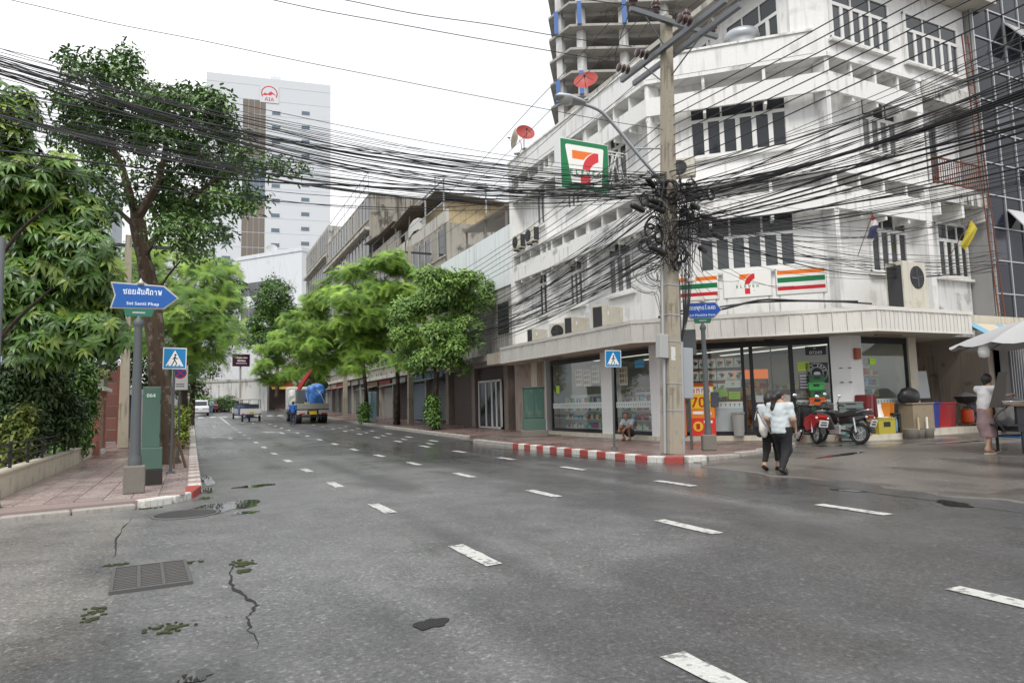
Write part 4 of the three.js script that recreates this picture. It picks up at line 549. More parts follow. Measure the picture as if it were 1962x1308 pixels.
const tinM = wallMat([0.2, 0.175, 0.15], 0.9, 271, 2.2, 0.8, [0.12, 0.06, 0.04]);
// ---------------------------------------------------------------- along the right of the main street
{ // plain white flank next to the corner building
  const t = thing('white_low_building', 'plain white two-storey building with a blank upper wall and dark shopfront', 'building');
  const low = wallMat([0.4, 0.39, 0.37], 0.9, 191, 4.5, 0.9);
  obj('wall', uvm(prism([[14.55, -41], [14.55, -30.4], [26, -30.4], [26, -41]], 7.6, 10.7)), wallMat([0.74, 0.78, 0.8], 0.28, 193, 6), t);
  obj('lower_wall', uvm(prism([[14.62, -41], [14.62, -30.42], [26, -30.42], [26, -41]], 3.6, 7.6)), low, t); obj('upper_canopy', uvm(prism([[13.6, -41], [13.6, -30.6], [14.6, -30.6], [14.6, -41]], 3.75, 4.05)), low, t);
  obj('pier', uvm(join([bx(0.5, 3.8, 0.5, 14.9, 1.9, -31.6), bx(0.4, 3.8, 0.5, 14.9, 1.95, -36.2), bx(0.4, 3.8, 0.5, 14.9, 1.95, -40.6)])), wallMat([0.25, 0.2, 0.17], 0.8, 195, 2.5), t);
  const sh = mat([0.12, 0.095, 0.085], 0.6); for (const [z0, z1] of [[-40.3, -36.5], [-35.9, -31.9]]) for (let k = 0; k < 22; k++) obj('shutter_slat', bx(0.04, 0.135, z1 - z0, 15.05, 0.3 + k * 0.15, (z0 + z1) / 2, 0, 0, 0.12), sh, t);
  const d = obj('door', [bx(0.08, 2.6, 0.1, 14.7, 1.5, -35.3), bx(0.08, 2.6, 0.1, 14.7, 1.5, -32.3), bx(0.08, 0.1, 3.1, 14.7, 2.8, -33.8), bx(0.08, 0.12, 3.1, 14.7, 0.28, -33.8), bx(0.08, 2.6, 0.1, 14.7, 1.5, -34.3), bx(0.08, 2.6, 0.12, 14.7, 1.5, -33.5), bx(0.08, 2.6, 0.1, 14.7, 1.5, -32.9)], M.frame, t); obj('pane', bx(0.02, 2.5, 2.9, 14.72, 1.55, -33.8), M.darkGlass, d);
  obj('ground_back', bx(0.2, 3.6, 10.4, 15.3, 1.8, -35.8), M.oldCon, t); obj('window', [bx(0.05, 1.6, 1.3, 14.6, 6.0, -31.6)], M.darkGlass, t);
  obj('roof_shed', [bx(4, 0.1, 6, 17, 12.4, -35, 0, 0, 0.12), ...[-38, -35, -32.2].map((z) => bx(0.1, 1.8, 0.1, 15.2, 11.5, z))], tinM, t);
}
function shopRow(name, label, z0, z1, x, H, floors, m, seed, opts = {}) {  // a row of old shophouses with ribbon windows
  const t = thing(name, label, 'building'), r = rng(seed), f = face(x, z1, 0, 1, z0 - z1), L = z0 - z1, g0 = gh(12, (z0 + z1) / 2);
  obj('wall', uvm(prism([[x, z1], [x, z0], [x + 12, z0], [x + 12, z1]], g0 + 3.4, g0 + H)), m, t); const fh = (H - 3.6) / floors;
  for (let k = 0; k < floors; k++) {
    obj('ledge', uvm(fb(f, 0, L, g0 + 3.5 + k * fh, g0 + 3.8 + k * fh, 0.003, 0.5)), M.oldCon2, t);
    const n = Math.round(L / 1.5); for (let i = 0; i < n; i++) { const s = lerp(0.2, L - 0.2, i / n), e = lerp(0.2, L - 0.2, (i + 1) / n); const w = obj('window', [fb(f, s + 0.02, s + 0.12, g0 + 4.6 + k * fh, g0 + 3.6 + fh * (k + 0.92), 0, 0.09), fb(f, s + 0.12, e, g0 + 4.55 + k * fh, g0 + 4.65 + k * fh, 0, 0.085)], M.oldCon2, t); obj('pane', fb(f, s + 0.14, e - 0.02, g0 + 4.7 + k * fh, g0 + 3.6 + fh * (k + 0.9), 0.004, 0.03), r() < 0.8 ? M.darkGlass : mat([0.3, 0.28, 0.25], 0.7), w); }
  }
  obj('ground_back', bx(0.2, 3.6, L, x + 0.8, g0 + 1.7, (z0 + z1) / 2), M.oldCon, t);
  const nb = Math.round(L / 4); for (let i = 0; i <= nb; i++) obj('pier', uvm(fb(f, lerp(0.05, L - 0.35, i / nb), lerp(0.05, L - 0.35, i / nb) + 0.3, g0 - 0.3, g0 + 3.5, -0.4, 0.1)), M.oldCon, t);
  const cols = [[0.12, 0.14, 0.13], [0.2, 0.22, 0.22], [0.1, 0.08, 0.07], [0.16, 0.2, 0.24], [0.3, 0.29, 0.27]]; for (let i = 0; i < nb; i++) { const s0 = lerp(0.05, L - 0.35, i / nb) + 0.35, s1 = lerp(0.05, L - 0.35, (i + 1) / nb) - 0.05, sm = mat(cols[Math.floor(r() * 5)], 0.6); for (let k = 0; k < 14; k++) obj('shutter_slat', fb(f, s0, s1, g0 + 0.15 + k * 0.19, g0 + 0.31 + k * 0.19, -0.3, -0.26), sm, t); obj('shop_board', fb(f, s0 + 0.1, s1 - 0.2, g0 + 2.95, g0 + 3.4, 0.1, 0.2), mat([[0.3, 0.16, 0.05], [0.4, 0.38, 0.34], [0.25, 0.05, 0.04], [0.1, 0.16, 0.22]][Math.floor(r() * 4)], 0.6), t); if (r() < 0.6) obj('shop_awning', onF(f, at(bx(s1 - s0, 0.05, 1.4), (s0 + s1) / 2, g0 + 2.9, 0.75, 0.22)), mat([[0.25, 0.08, 0.06], [0.35, 0.3, 0.2], [0.12, 0.16, 0.14]][Math.floor(r() * 3)], 0.8), t); }
  return t;
}
const rowA = shopRow('old_shophouse', 'stained old shophouses with sheds and pipe frames piled on the roof', -41.1, -63, 15, 13.2, 3, M.oldCon, 31);
shopRow('old_shophouse', 'tall grimy shophouse block with ochre edge beyond the roof sheds', -63.1, -86, 15.2, 21.3, 5, wallMat([0.3, 0.28, 0.24], 1.2, 211, 6, 0.95, [0.07, 0.065, 0.055]), 37);
shopRow('old_shophouse', 'farthest narrow old shophouse before the white tower', -86.1, -104, 15.4, 23.5, 5, M.oldCon2, 39);
{ // rooftop clutter of the old shophouses
  const t = rowA, g0 = gh(12, -52), y = g0 + 13.2;
  obj('roof_room', uvm(join([bx(8, 2.9, 7, 20.5, y + 1.45, -49)])), M.ochre, t); obj('room_roof', uvm(bx(9.5, 0.12, 8.5, 20.3, y + 3.05, -49, 0, 0, -0.05)), tinM, t);
  obj('roof_wall', uvm(join([bx(0.2, 2.4, 9, 15.3, y + 1.2, -57.5), bx(6, 1.6, 0.2, 18, y + 0.8, -50.5)])), M.oldCon, t);
  for (let k = 0; k < 3; k++) obj('tin_roof', uvm(bx(6.5, 0.06, 5.6, 18, y + 3.4 + k * 0.25 - 0.2, -51 - k * 5, 0.06 * (k - 1), 0, 0.08)), tinM, t);
  const fr = []; for (let k = 0; k < 6; k++) { const z = -42.5 - k * 4; fr.push(bx(0.09, 3.4, 0.09, 15.35, y + 1.7, z), bx(0.09, 2.2, 0.09, 18.5, y + 2.4, z), bx(3.4, 0.08, 0.08, 17, y + 3.3, z)); } for (const h of [0.9, 1.8, 3.35]) fr.push(bx(0.07, 0.07, 20.5, 15.34, y + h, -52.5)); obj('pipe_frame', fr, M.galv, t);
  obj('water_tank', lathe([[0, 1.5], [0.3, 1.45], [0.75, 1.2], [0.8, 0.2], [0.7, 0], [0, 0]], 18).translate(16.8, y + 0.6, -54), mat([0.4, 0.4, 0.38], 0.6), t); obj('tarp', grid(8, 6, (s, u) => V(15.2 + 0.3 * Math.sin(s * 6), y + 1.9 - 0.9 * u - 0.25 * Math.sin(s * 9), -46 - s * 4)), mat([0.5, 0.5, 0.47], 0.8, 0, { side: THREE.DoubleSide }), t);
  obj('parapet', uvm(bx(0.2, 0.9, 21.8, 15.1, y + 0.45, -52)), M.oldCon2, t); obj('mesh_fence', [...Array.from({ length: 12 }, (_, k) => bx(0.04, 2.6, 0.04, 15.2, g0 + 21.6 + 1.2, -63.5 - k * 1.9)), bx(0.05, 0.05, 21.5, 15.2, g0 + 24.0, -74), bx(0.05, 0.05, 21.5, 15.2, g0 + 22.8, -74)], M.galv, t);
  obj('red_dish', lathe(Array.from({ length: 7 }, (_, i) => [0.6 * i / 6, 0.2 * (i / 6) ** 2]), 20).rotateX(1.0).rotateY(-0.7).translate(15.0, y + 0.9, -58), dishRed, t); obj('antenna', [bar(V(17, y + 3.4, -49), V(17, y + 6, -49), 0.03), ...[0, 1, 2].map((k) => bar(V(16.5, y + 5.2 + k * 0.3, -49), V(17.5, y + 5.2 + k * 0.3, -49.2), 0.02))], M.darkSteel, t);
}
// ---------------------------------------------------------------- the street end and the white tower
{
  const t = thing('office_tower', 'tall white office tower with a bronze glass strip and a red emblem', 'building'), f = face(5, -163, 25.7, 8, 30), D = 158;
  const p = (px, py) => atD(px, py, D + (px - 514) * 0.034); const a = p(395, 150), b = p(633, 168), d = b.clone().sub(a).setY(0), L = d.length(), ff = face(a.x, a.z, d.x, d.z, L), H = b.y + 0.6;
  const sAt = (px, py) => { const q = p(px, py).sub(V(a.x, 0, a.z)); return q.setY(0).dot(ff.d); };
  const tw = mat([0.6, 0.63, 0.66], 0.7); obj('wall', [fb(ff, 0, L, 0, H, -16, 0), fb(ff, sAt(517, 200), sAt(537, 200), H, H + 1.6, -5, -2)], tw, t);
  for (let k = 0; k < 20; k++) obj('panel_joint', fb(ff, 0, L, H - 2 - k * 3.5, H - 1.93 - k * 3.5, 0, 0.03), mat([0.5, 0.53, 0.56], 0.7), t);
  const s0 = sAt(465, 300), s1 = sAt(509, 300), yT = p(465, 190).y; const nR = 18, rh = 3.5; for (let k = 0; k < nR; k++) for (let i = 0; i < 4; i++) obj('pane', fb(ff, lerp(s0, s1, i / 4) + 0.04, lerp(s0, s1, (i + 1) / 4) - 0.04, yT - (k + 1) * rh + 0.1, yT - k * rh - 0.1, -0.05, 0.06), [M.bronzeGlass, M.blueGlass][k % 9 > 3 && k % 9 < 7 ? 1 : 0], t);
  for (const px of [529, 585]) for (let k = 0; k < 15; k++) { const y = p(px, 215).y - k * rh, s = sAt(px, 300); const w = obj('window', [fb(ff, s - 1.0, s + 1.0, y - 1.0, y + 0.75, 0, 0.05)], mat([0.6, 0.62, 0.64], 0.6), t); obj('pane', fb(ff, s - 0.9, s + 0.9, y - 0.95, y - 0.1, 0.05, 0.08), M.blueGlass, w); }
  for (let k = 0; k < 9; k++) { const s = sAt(437, 300), y = p(437, 380).y - k * rh; const w = obj('window', [fb(ff, s - 1.0, s + 1.0, y - 1.0, y + 0.75, 0, 0.05)], mat([0.6, 0.62, 0.64], 0.6), t); obj('pane', fb(ff, s - 0.9, s + 0.9, y - 0.95, y - 0.1, 0.05, 0.08), M.blueGlass, w); }
  obj('mast', [cy(0.06, 0.1, 6, 0, 0, 0, 6).translate(...ff.pt(sAt(525, 120), H + 4.4, -3.5).toArray())], M.galv, t);
  const e = ctex(256, 256, (x, w, h) => { x.fillStyle = '#cbd0d4'; x.fillRect(0, 0, w, h); x.strokeStyle = '#c2384a'; x.lineWidth = 16; x.beginPath(); x.arc(128, 120, 104, 2.6, 6.8); x.stroke(); x.fillStyle = '#c2384a'; x.beginPath(); x.moveTo(26, 150); x.lineTo(70, 110); x.lineTo(100, 128); x.lineTo(150, 84); x.lineTo(228, 150); x.lineTo(170, 128); x.lineTo(140, 150); x.lineTo(112, 142); x.lineTo(80, 152); x.fill(); x.font = 'bold 76px sans-serif'; x.textAlign = 'center'; x.fillText('AIA', 128, 232); });
  const ec = ff.pt(sAt(516, 175), p(516, 182).y, 0.12), em = obj('emblem', at(new THREE.PlaneGeometry(4.2, 4.2)), mat([1, 1, 1], 0.6, 0, { map: e }), t); em.position.copy(ec); em.rotation.y = ff.turn;
}
{ // podium and lower white blocks where the street turns
  const t = thing('white_podium_block', 'stepped white block at the foot of the tower where the street turns', 'building'), a = atD(455, 500, 125), b = atD(578, 500, 118), d = b.clone().sub(a).setY(0), f = face(a.x, a.z, d.x, d.z, d.length()), m = wallMat([0.7, 0.73, 0.76], 0.2, 221, 9), L = d.length();
  obj('wall', uvm(join([fb(f, -0.3, L, 0, a.y, -14, 0), fb(f, -0.3, L, 0, 15.5, -1, 3.0)])), m, t); const gl = mat([0.12, 0.125, 0.13], 0.25);
  for (const y of [22.4, 17.8]) for (let k = 0; k < 5; k++) obj('window', fb(f, 1 + k * 2.0, 2.9 + k * 2.0, y, y + 2.4, 0, 0.06), gl, t); for (let k = 0; k < 3; k++) obj('window', fb(f, 1.5 + k * 3.2, 3.6 + k * 3.2, 10.5, 14, 3.0, 3.06), gl, t); obj('parapet', uvm(fb(f, -0.4, L + 0.1, a.y, a.y + 0.7, -14, 0.15)), m, t);
  const dish2 = obj('roof_dish', lathe(Array.from({ length: 7 }, (_, i) => [1.0 * i / 6, 0.35 * (i / 6) ** 2]), 20).rotateX(-0.6).translate(...f.pt(7.5, a.y + 1.4, -1).toArray()), M.whiteClean, t);
}
{ // white boundary wall, stained, across the street end
  const t = thing('boundary_wall', 'long stained white boundary wall closing the far end of the street', 'wall'), a = atD(340, 700, 96), b = atD(500, 700, 92), d = b.clone().sub(a).setY(0), f = face(a.x, a.z, d.x, d.z, d.length());
  obj('wall', uvm(fb(f, -8, d.length() + 1.0, 0, 5.6, -0.4, 0)), wallMat([0.62, 0.62, 0.6], 0.9, 223, 8), t); obj('upper_wall', uvm(fb(f, -8, d.length() - 1.5, 5.9, 11.5, -3, -2.5)), wallMat([0.7, 0.72, 0.74], 0.4, 225, 8), t); obj('coping', uvm(fb(f, -8, d.length() + 1.0, 5.6, 5.9, -0.5, 0.15)), M.oldCon2, t);
  const s = thing('shop_board', 'dark purple shop board at the far street corner', 'sign', atD(462, 650, 88).setY(0).toArray(), 0.3); obj('board', bx(2.2, 1.6, 0.2, 0, 8.1, 0), mat([0.07, 0.02, 0.05], 0.5), s); obj('lettering', at(new THREE.PlaneGeometry(2.0, 1.4), 0, 8.1, 0.105), mat([1, 1, 1], 0.6, 0, { map: ctex(128, 90, (x, w, h) => { x.fillStyle = '#3a1630'; x.fillRect(0, 0, w, h); x.fillStyle = '#e8d8e0'; x.fillRect(14, 20, 60, 10); x.fillRect(80, 18, 34, 12); x.fillRect(30, 44, 70, 12); x.fillRect(20, 68, 90, 6); }) }), s); obj('post', bx(0.2, 7.5, 0.2, 0, 3.75, -0.2), M.oldCon2, s);
}
{ // dark corner shops on the far right and grey house on the left behind the trees
  const t = thing('far_shophouse', 'dim shopfront under wires at the far right street corner', 'building', [0, 0, 0]); obj('wall', uvm(prism([[13.2, -106], [13.2, -124], [26, -124], [26, -106]], 1, 17)), M.oldCon2, t); obj('shopfront', prism([[9.6, -104.8], [9.6, -116], [15, -116], [15, -104.8]], 1, 5.2), mat([0.16, 0.13, 0.12], 0.8), t); obj('red_board', bx(4, 0.8, 0.3, 11.5, 5.5, -104.6), mat([0.3, 0.05, 0.04], 0.6), t); obj('ochre_awning', bx(4, 0.1, 1.8, 12.5, 4.8, -104, 0.3), mat([0.4, 0.28, 0.05], 0.7), t);
  for (let k = 0; k < 4; k++) obj('window', bx(2, 2, 0.06, 15 + k * 2.6, 10, -105.95), M.darkGlass, t);
  const h = thing('grey_flats', 'grey distant block glimpsed between the left trees', 'building'); obj('wall', uvm(bx(16, 30, 12, -17, 15, -98)), mat([0.4, 0.45, 0.5], 0.7), h); for (let k = 0; k < 6; k++) for (let i = 0; i < 4; i++) obj('window', bx(1.6, 1.5, 0.06, -22 + i * 3.6, 8 + k * 3.6, -91.96), M.blueGlass, h);
}
// ---------------------------------------------------------------- poles, wires and the tangle
function polePost(h, w0, w1, m) { const g = new THREE.CylinderGeometry(w1 * 0.7071, w0 * 0.7071, h, 4, 12); g.rotateY(Math.PI / 4); g.translate(0, h / 2, 0); return uvm(toCreasedNormals(g.toNonIndexed ? g.toNonIndexed() : g, 0.5)); }
const POLE = V(11.25, 0.145, -14.15), LEAN = 0.042;                   // the pole leans a little over the pavement
const onPole = (y) => V(POLE.x + y * LEAN, POLE.y + y, POLE.z);
{
  const t = thing('utility_pole', 'leaning square concrete utility pole wrapped in black cables at the kerb', 'utility pole', POLE.toArray()); t.rotation.z = -Math.atan(LEAN);
  obj('shaft', polePost(12, 0.42, 0.23), M.poleCon, t);
  const holes = []; for (let k = 0; k < 34; k++) holes.push(cy(0.012, 0.012, 0.01, -0.03 + (k % 2) * 0.03, 2.2 + k * 0.28, 0.205 - (2.2 + k * 0.28) * 0.0079 + 0.002, 6, Math.PI / 2)); obj('bolt_holes', holes, M.black, t).userData.kind = 'stuff';
  const arm = mat([0.16, 0.17, 0.18], 0.5, 0.5);
  obj('crossarm', bx(3.0, 0.13, 0.11, 0.15, 11.75, 0.19), arm, t); obj('crossarm', bx(0.11, 0.14, 4.4, -0.22, 10.95, 0.35), arm, t); obj('crossarm', bx(0.11, 0.14, 4.4, 0.22, 10.95, 0.35), arm, t);
  obj('brace', [bar(V(-0.15, 10.9, 0.2), V(-0.9, 11.7, 0.2), 0.018), bar(V(0.15, 10.9, 0.2), V(0.9, 11.7, 0.2), 0.018), bar(V(0, 10.2, 0.2), V(0.2, 10.9, 1.2), 0.02), bar(V(0, 10.2, -0.2), V(-0.2, 10.9, -0.8), 0.02)], arm, t);
  const pin = lathe([[0.02, -0.14], [0.035, -0.1], [0.07, -0.08], [0.05, -0.02], [0.1, 0], [0.1, 0.05], [0.06, 0.08], [0.1, 0.1], [0.09, 0.17], [0.05, 0.2], [0.03, 0.25], [0, 0.26]], 14), pm = mat([0.06, 0.03, 0.025], 0.25);
  for (const x of [-1.25, -0.5, 0.55, 1.5]) { const i = obj('pin_insulator', pin, pm, t); i.position.set(x, 11.97, 0.19); i.scale.setScalar(1.25); }
  const disc = lathe([[0, -0.05], [0.04, -0.05], [0.05, -0.02], [0.13, 0.0], [0.12, 0.03], [0.05, 0.05], [0, 0.05]], 14).rotateZ(Math.PI / 2);
  for (const z of [-1.6, -0.7, 1.1]) for (let k = 0; k < 3; k++) { const i = obj('disc_insulator', disc, pm, t); i.position.set(-0.42 - k * 0.15, 10.95, z + 0.35); }
  obj('number_plate', [at(new THREE.PlaneGeometry(0.14, 0.5), -0.06, 2.5, 0.207 - 0.016)], mat([0.6, 0.6, 0.57], 0.6), t);
  for (const y of [1.1, 1.8, 2.9, 3.6, 4.4]) obj('strap', bx(0.44 - y * 0.015, 0.03, 0.44 - y * 0.015, 0, y, 0), M.galv, t);
  obj('conduit', tube([V(-0.25, 0, 0.05), V(-0.25, 2.6, 0.05)], 0.045, 8, 4), M.galv, t); obj('conduit', tube([V(0.27, 0, 0.12), V(0.27, 2.9, 0.1)], 0.06, 8, 4), M.galv, t); obj('conduit', tube([V(0.4, 0, -0.1), V(0.38, 4.6, -0.1)], 0.05, 8, 4), M.greyPaint, t); obj('conduit', tube([V(-0.32, 2.9, 0.1), V(-0.32, 4.9, 0.12), V(-0.4, 5.4, 0.3)], 0.035, 8, 10), M.galv, t);
  obj('meter_box', rb(0.28, 0.62, 0.2, 0.02, -0.36, 2.75, 0.12), mat([0.38, 0.39, 0.38], 0.5), t); obj('junction_box', rb(0.34, 1.35, 0.22, 0.02, 0.58, 2.1, -0.1), M.galv, t); obj('camera_dome', rb(0.12, 0.12, 0.3, 0.04, 0.5, 4.55, 0.25), M.whiteClean, t);
}
{ // street lamp carried by the pole
  const t = thing('street_lamp', 'grey cobra-head street lamp on a long curved arm over the road', 'street lamp', onPole(7.2).toArray());
  obj('lamp_arm', tube([V(-0.2, 0, 0.0), V(-0.9, 0.62, 0), V(-1.75, 1.42, 0), V(-2.1, 1.68, 0), V(-2.7, 1.8, 0)], 0.045, 8, 24), M.galv, t); obj('brace', bar(V(-0.2, 0.95, 0), V(-1.1, 0.82, 0), 0.025), M.galv, t);
  const h = lathe([[0.0, 0], [0.1, 0.02], [0.15, 0.2], [0.19, 0.55], [0.14, 0.82], [0, 0.9]], 14).rotateZ(Math.PI / 2 - 0.12).scale(1, 0.55, 1).translate(-2.55, 1.8, 0); obj('lamp_head', h, M.galv, t); obj('lens', lathe([[0, -0.16], [0.14, -0.12], [0.2, 0]], 16).translate(-3.12, 1.82, 0), phy([0.5, 0.52, 0.5], { roughness: 0.15 }), t);
}
function wire(name, a, b, sag, r, m, label, group, seed) {            // a hanging wire, slightly uneven
  const q = rng(seed), n = 9, pts = []; for (let i = 0; i <= n; i++) { const u = i / n, p = a.clone().lerp(b, u); p.y -= sag * 4 * u * (1 - u); if (i && i < n) { p.y += 0.05 * (q() - 0.5); p.x += 0.05 * (q() - 0.5); p.z += 0.05 * (q() - 0.5); } pts.push(p); }
  return tag(obj(name, tube(pts, r, 5, 36), m), label, 'cable', group);
}
{
  const r = rng(4242); let k = 0; const cm = [M.cable, M.cable, M.cable, M.cableGrey];
  const pick = () => cm[Math.floor(r() * 4)], rr = () => 0.0055 + 0.007 * r() * r() + (r() < 0.1 ? 0.011 : 0);
  // across the main street to the left, in two loose bundles and strays
  for (let i = 0; i < 62; i++) {
    const up = i < 26, a = onPole(7.15 + 0.75 * (r() - 0.5)).add(V(-0.2 * r(), 0, 0.25 * (r() - 0.5))), ly = up ? 7.05 + 0.26 * (r() + r() - 1) : i < 44 ? 6.2 + 0.24 * (r() + r() - 1) : 5.3 + 1.8 * r();
    const b = V(-4.2, ly + 0.35, -12.7 + 0.5 * (r() - 0.5)); wire('overhead_cable', a, b, (up ? 0.3 + 0.8 * r() : 0.1 + 1.0 * r()), rr(), pick(), 'thin black cable in the sagging bundle across the main street', 'cables across the main street', 900 + k++);
  }
  // along the kerb towards the near side, rising to the right edge
  for (let i = 0; i < 58; i++) {
    const low = i > 44, y0 = low ? 5.6 + 0.8 * r() : 5.9 + 1.6 * r(), a = onPole(y0).add(V(0.25 * (r() - 0.3), 0, 0.2 * r())), b = V(12.2 + 0.7 * (r() - 0.5), low ? 5.9 + 1.0 * r() : 6.6 + 2.4 * r(), 9);
    wire('overhead_cable', a, b, low ? 1.0 + 0.5 * r() : 0.5 + 1.0 * r(), rr() * (r() < 0.15 ? 1.7 : 1), pick(), 'black cable in the thick bundle rising from the pole above the side street mouth', 'cables rising over the side street mouth', 900 + k++);
  }
  for (let i = 0; i < 7; i++) wire('overhead_cable', onPole(7.7 + i * 0.28).add(V(0.1, 0, 0.1)), V(12.3 + 0.2 * i, 8.3 + i * 0.3, 9), 0.35, 0.014, M.cable, 'thick insulated power line running above the telecom bundle', 'low voltage lines', 900 + k++);
  for (let i = 0; i < 6; i++) wire('overhead_cable', onPole(7.7 + i * 0.28).add(V(0.1, 0, -0.1)), V(13.3, 8.0 + i * 0.2, -43.8), 0.6, 0.012, M.cable, 'thick insulated power line running down the street in front of the white facade', 'low voltage lines', 900 + k++);
  for (let i = 0; i < 5; i++) wire('overhead_cable', onPole(6.6 + 0.12 * i).add(V(0.15, 0, 0.2)), V(12.2, 7.2 + 0.35 * i, 9), 0.7 + 0.25 * i, 0.019, M.cable, 'thick lashed cable in the middle of the bundle above the side street mouth', 'thick lashed cables', 3900 + i);
  for (let i = 0; i < 3; i++) wire('overhead_cable', onPole(5.9 + 0.1 * i).add(V(0.15, 0, 0.2)), V(12.4, 5.9 + 0.15 * i, 4), 0.45, 0.022, M.cable, 'thick low cable crossing before the second-floor windows', 'thick low cables', 3950 + i);
  // to the houses of the side street
  for (let i = 0; i < 30; i++) { const a = onPole(5.6 + 1.6 * r()), e = V(26.2 + 0.8 * (r() - 0.5), 5.7 + 1.1 * r() + (i % 3 === 0 ? 1.6 : 0), -13.9); wire('overhead_cable', a, e, 0.3 + 0.8 * r(), rr(), pick(), 'black cable strung from the pole along the side facade', 'cables along the side facade', 900 + k++); }
  for (let i = 0; i < 8; i++) { const a = onPole(5.8 + 0.9 * r()), e = FC.pt(1.5 + 3.5 * r(), 4.7 + 0.9 * r(), 0.9); wire('overhead_cable', a, e, 0.2 + 0.4 * r(), 0.007, pick(), 'thin drop wire from the pole to the shop signs', 'drop wires to the shop', 900 + k++); }
  // down the street on the far side
  for (let i = 0; i < 56; i++) { const a = onPole(4.9 + 2.3 * r()).add(V(-0.1, 0, -0.1)), e = V(13.2 + 0.5 * (r() - 0.5), 5.1 + 1.9 * r(), -43.6); wire('overhead_cable', a, e, 0.5 + 1.0 * r(), rr() * 1.15, pick(), 'black cable in the fan of cables running down the street from the pole', 'cables running down the street', 900 + k++); }
  for (let i = 0; i < 12; i++) wire('overhead_cable', V(13.2, 5.2 + 2.2 * r(), -43.8), V(11.6, 6.2 + 1.8 * r(), -78), 0.5 + 0.4 * r(), 0.02, M.cable, 'black cable sagging between the farther poles', 'cables between the farther poles', 900 + k++);
  // high voltage
  for (const [x, xf] of [[-1.25, 12], [-0.5, 12.7], [0.55, 13.6], [1.5, 14.4]]) { const a = onPole(12.27).add(V(x + 0.05, 0, 0.19)); wire('power_line', a, V(xf, 12.6, -45), 0.5, 0.011, M.cable, 'bare high voltage line running down the street from the top crossarm', 'high voltage lines', 900 + k++); wire('power_line', a, V(11.9 + x, 12.8, 20), 0.4, 0.011, M.cable, 'bare high voltage line leaving the top crossarm over the viewer', 'high voltage lines towards the viewer', 900 + k++); }
  for (const [z, px, py] of [[-1.25, 480, -28], [-0.35, 540, -40], [1.45, 640, -90]]) { const a = onPole(11.1).add(V(-0.9, 0, z)); const far = atD(px, py, 17.4), e = a.clone().add(far.sub(a).multiplyScalar(1.9)); wire('power_line', a, e, 0.25, 0.012, M.cable, 'high voltage line crossing the street from the disc insulators', 'high voltage lines across the street', 900 + k++); }
  { const a = onPole(8.7), m = atD(50, 2, 15), e = a.clone().add(m.sub(a).multiplyScalar(1.15)); wire('overhead_cable', a, e, 0.12, 0.009, M.cableGrey, 'single thin wire high across the street below the power lines', undefined, 900 + k++); }
  // strain jumpers
  for (let i = 0; i < 3; i++) { const a = onPole(11.1).add(V(-0.85, 0, [-1.25, -0.35, 1.45][i])), e = onPole(12.25).add(V([-1.2, -0.45, 0.6][i], 0, 0.2)); tag(obj('jumper_wire', tube([a, a.clone().lerp(e, 0.3).add(V(-0.25, -0.35, 0.1)), e.clone().add(V(-0.1, -0.3, 0)), e], 0.011, 5, 20), M.cable), 'looped jumper wire between the crossarms of the pole', 'cable', 'jumper wires'); }
}
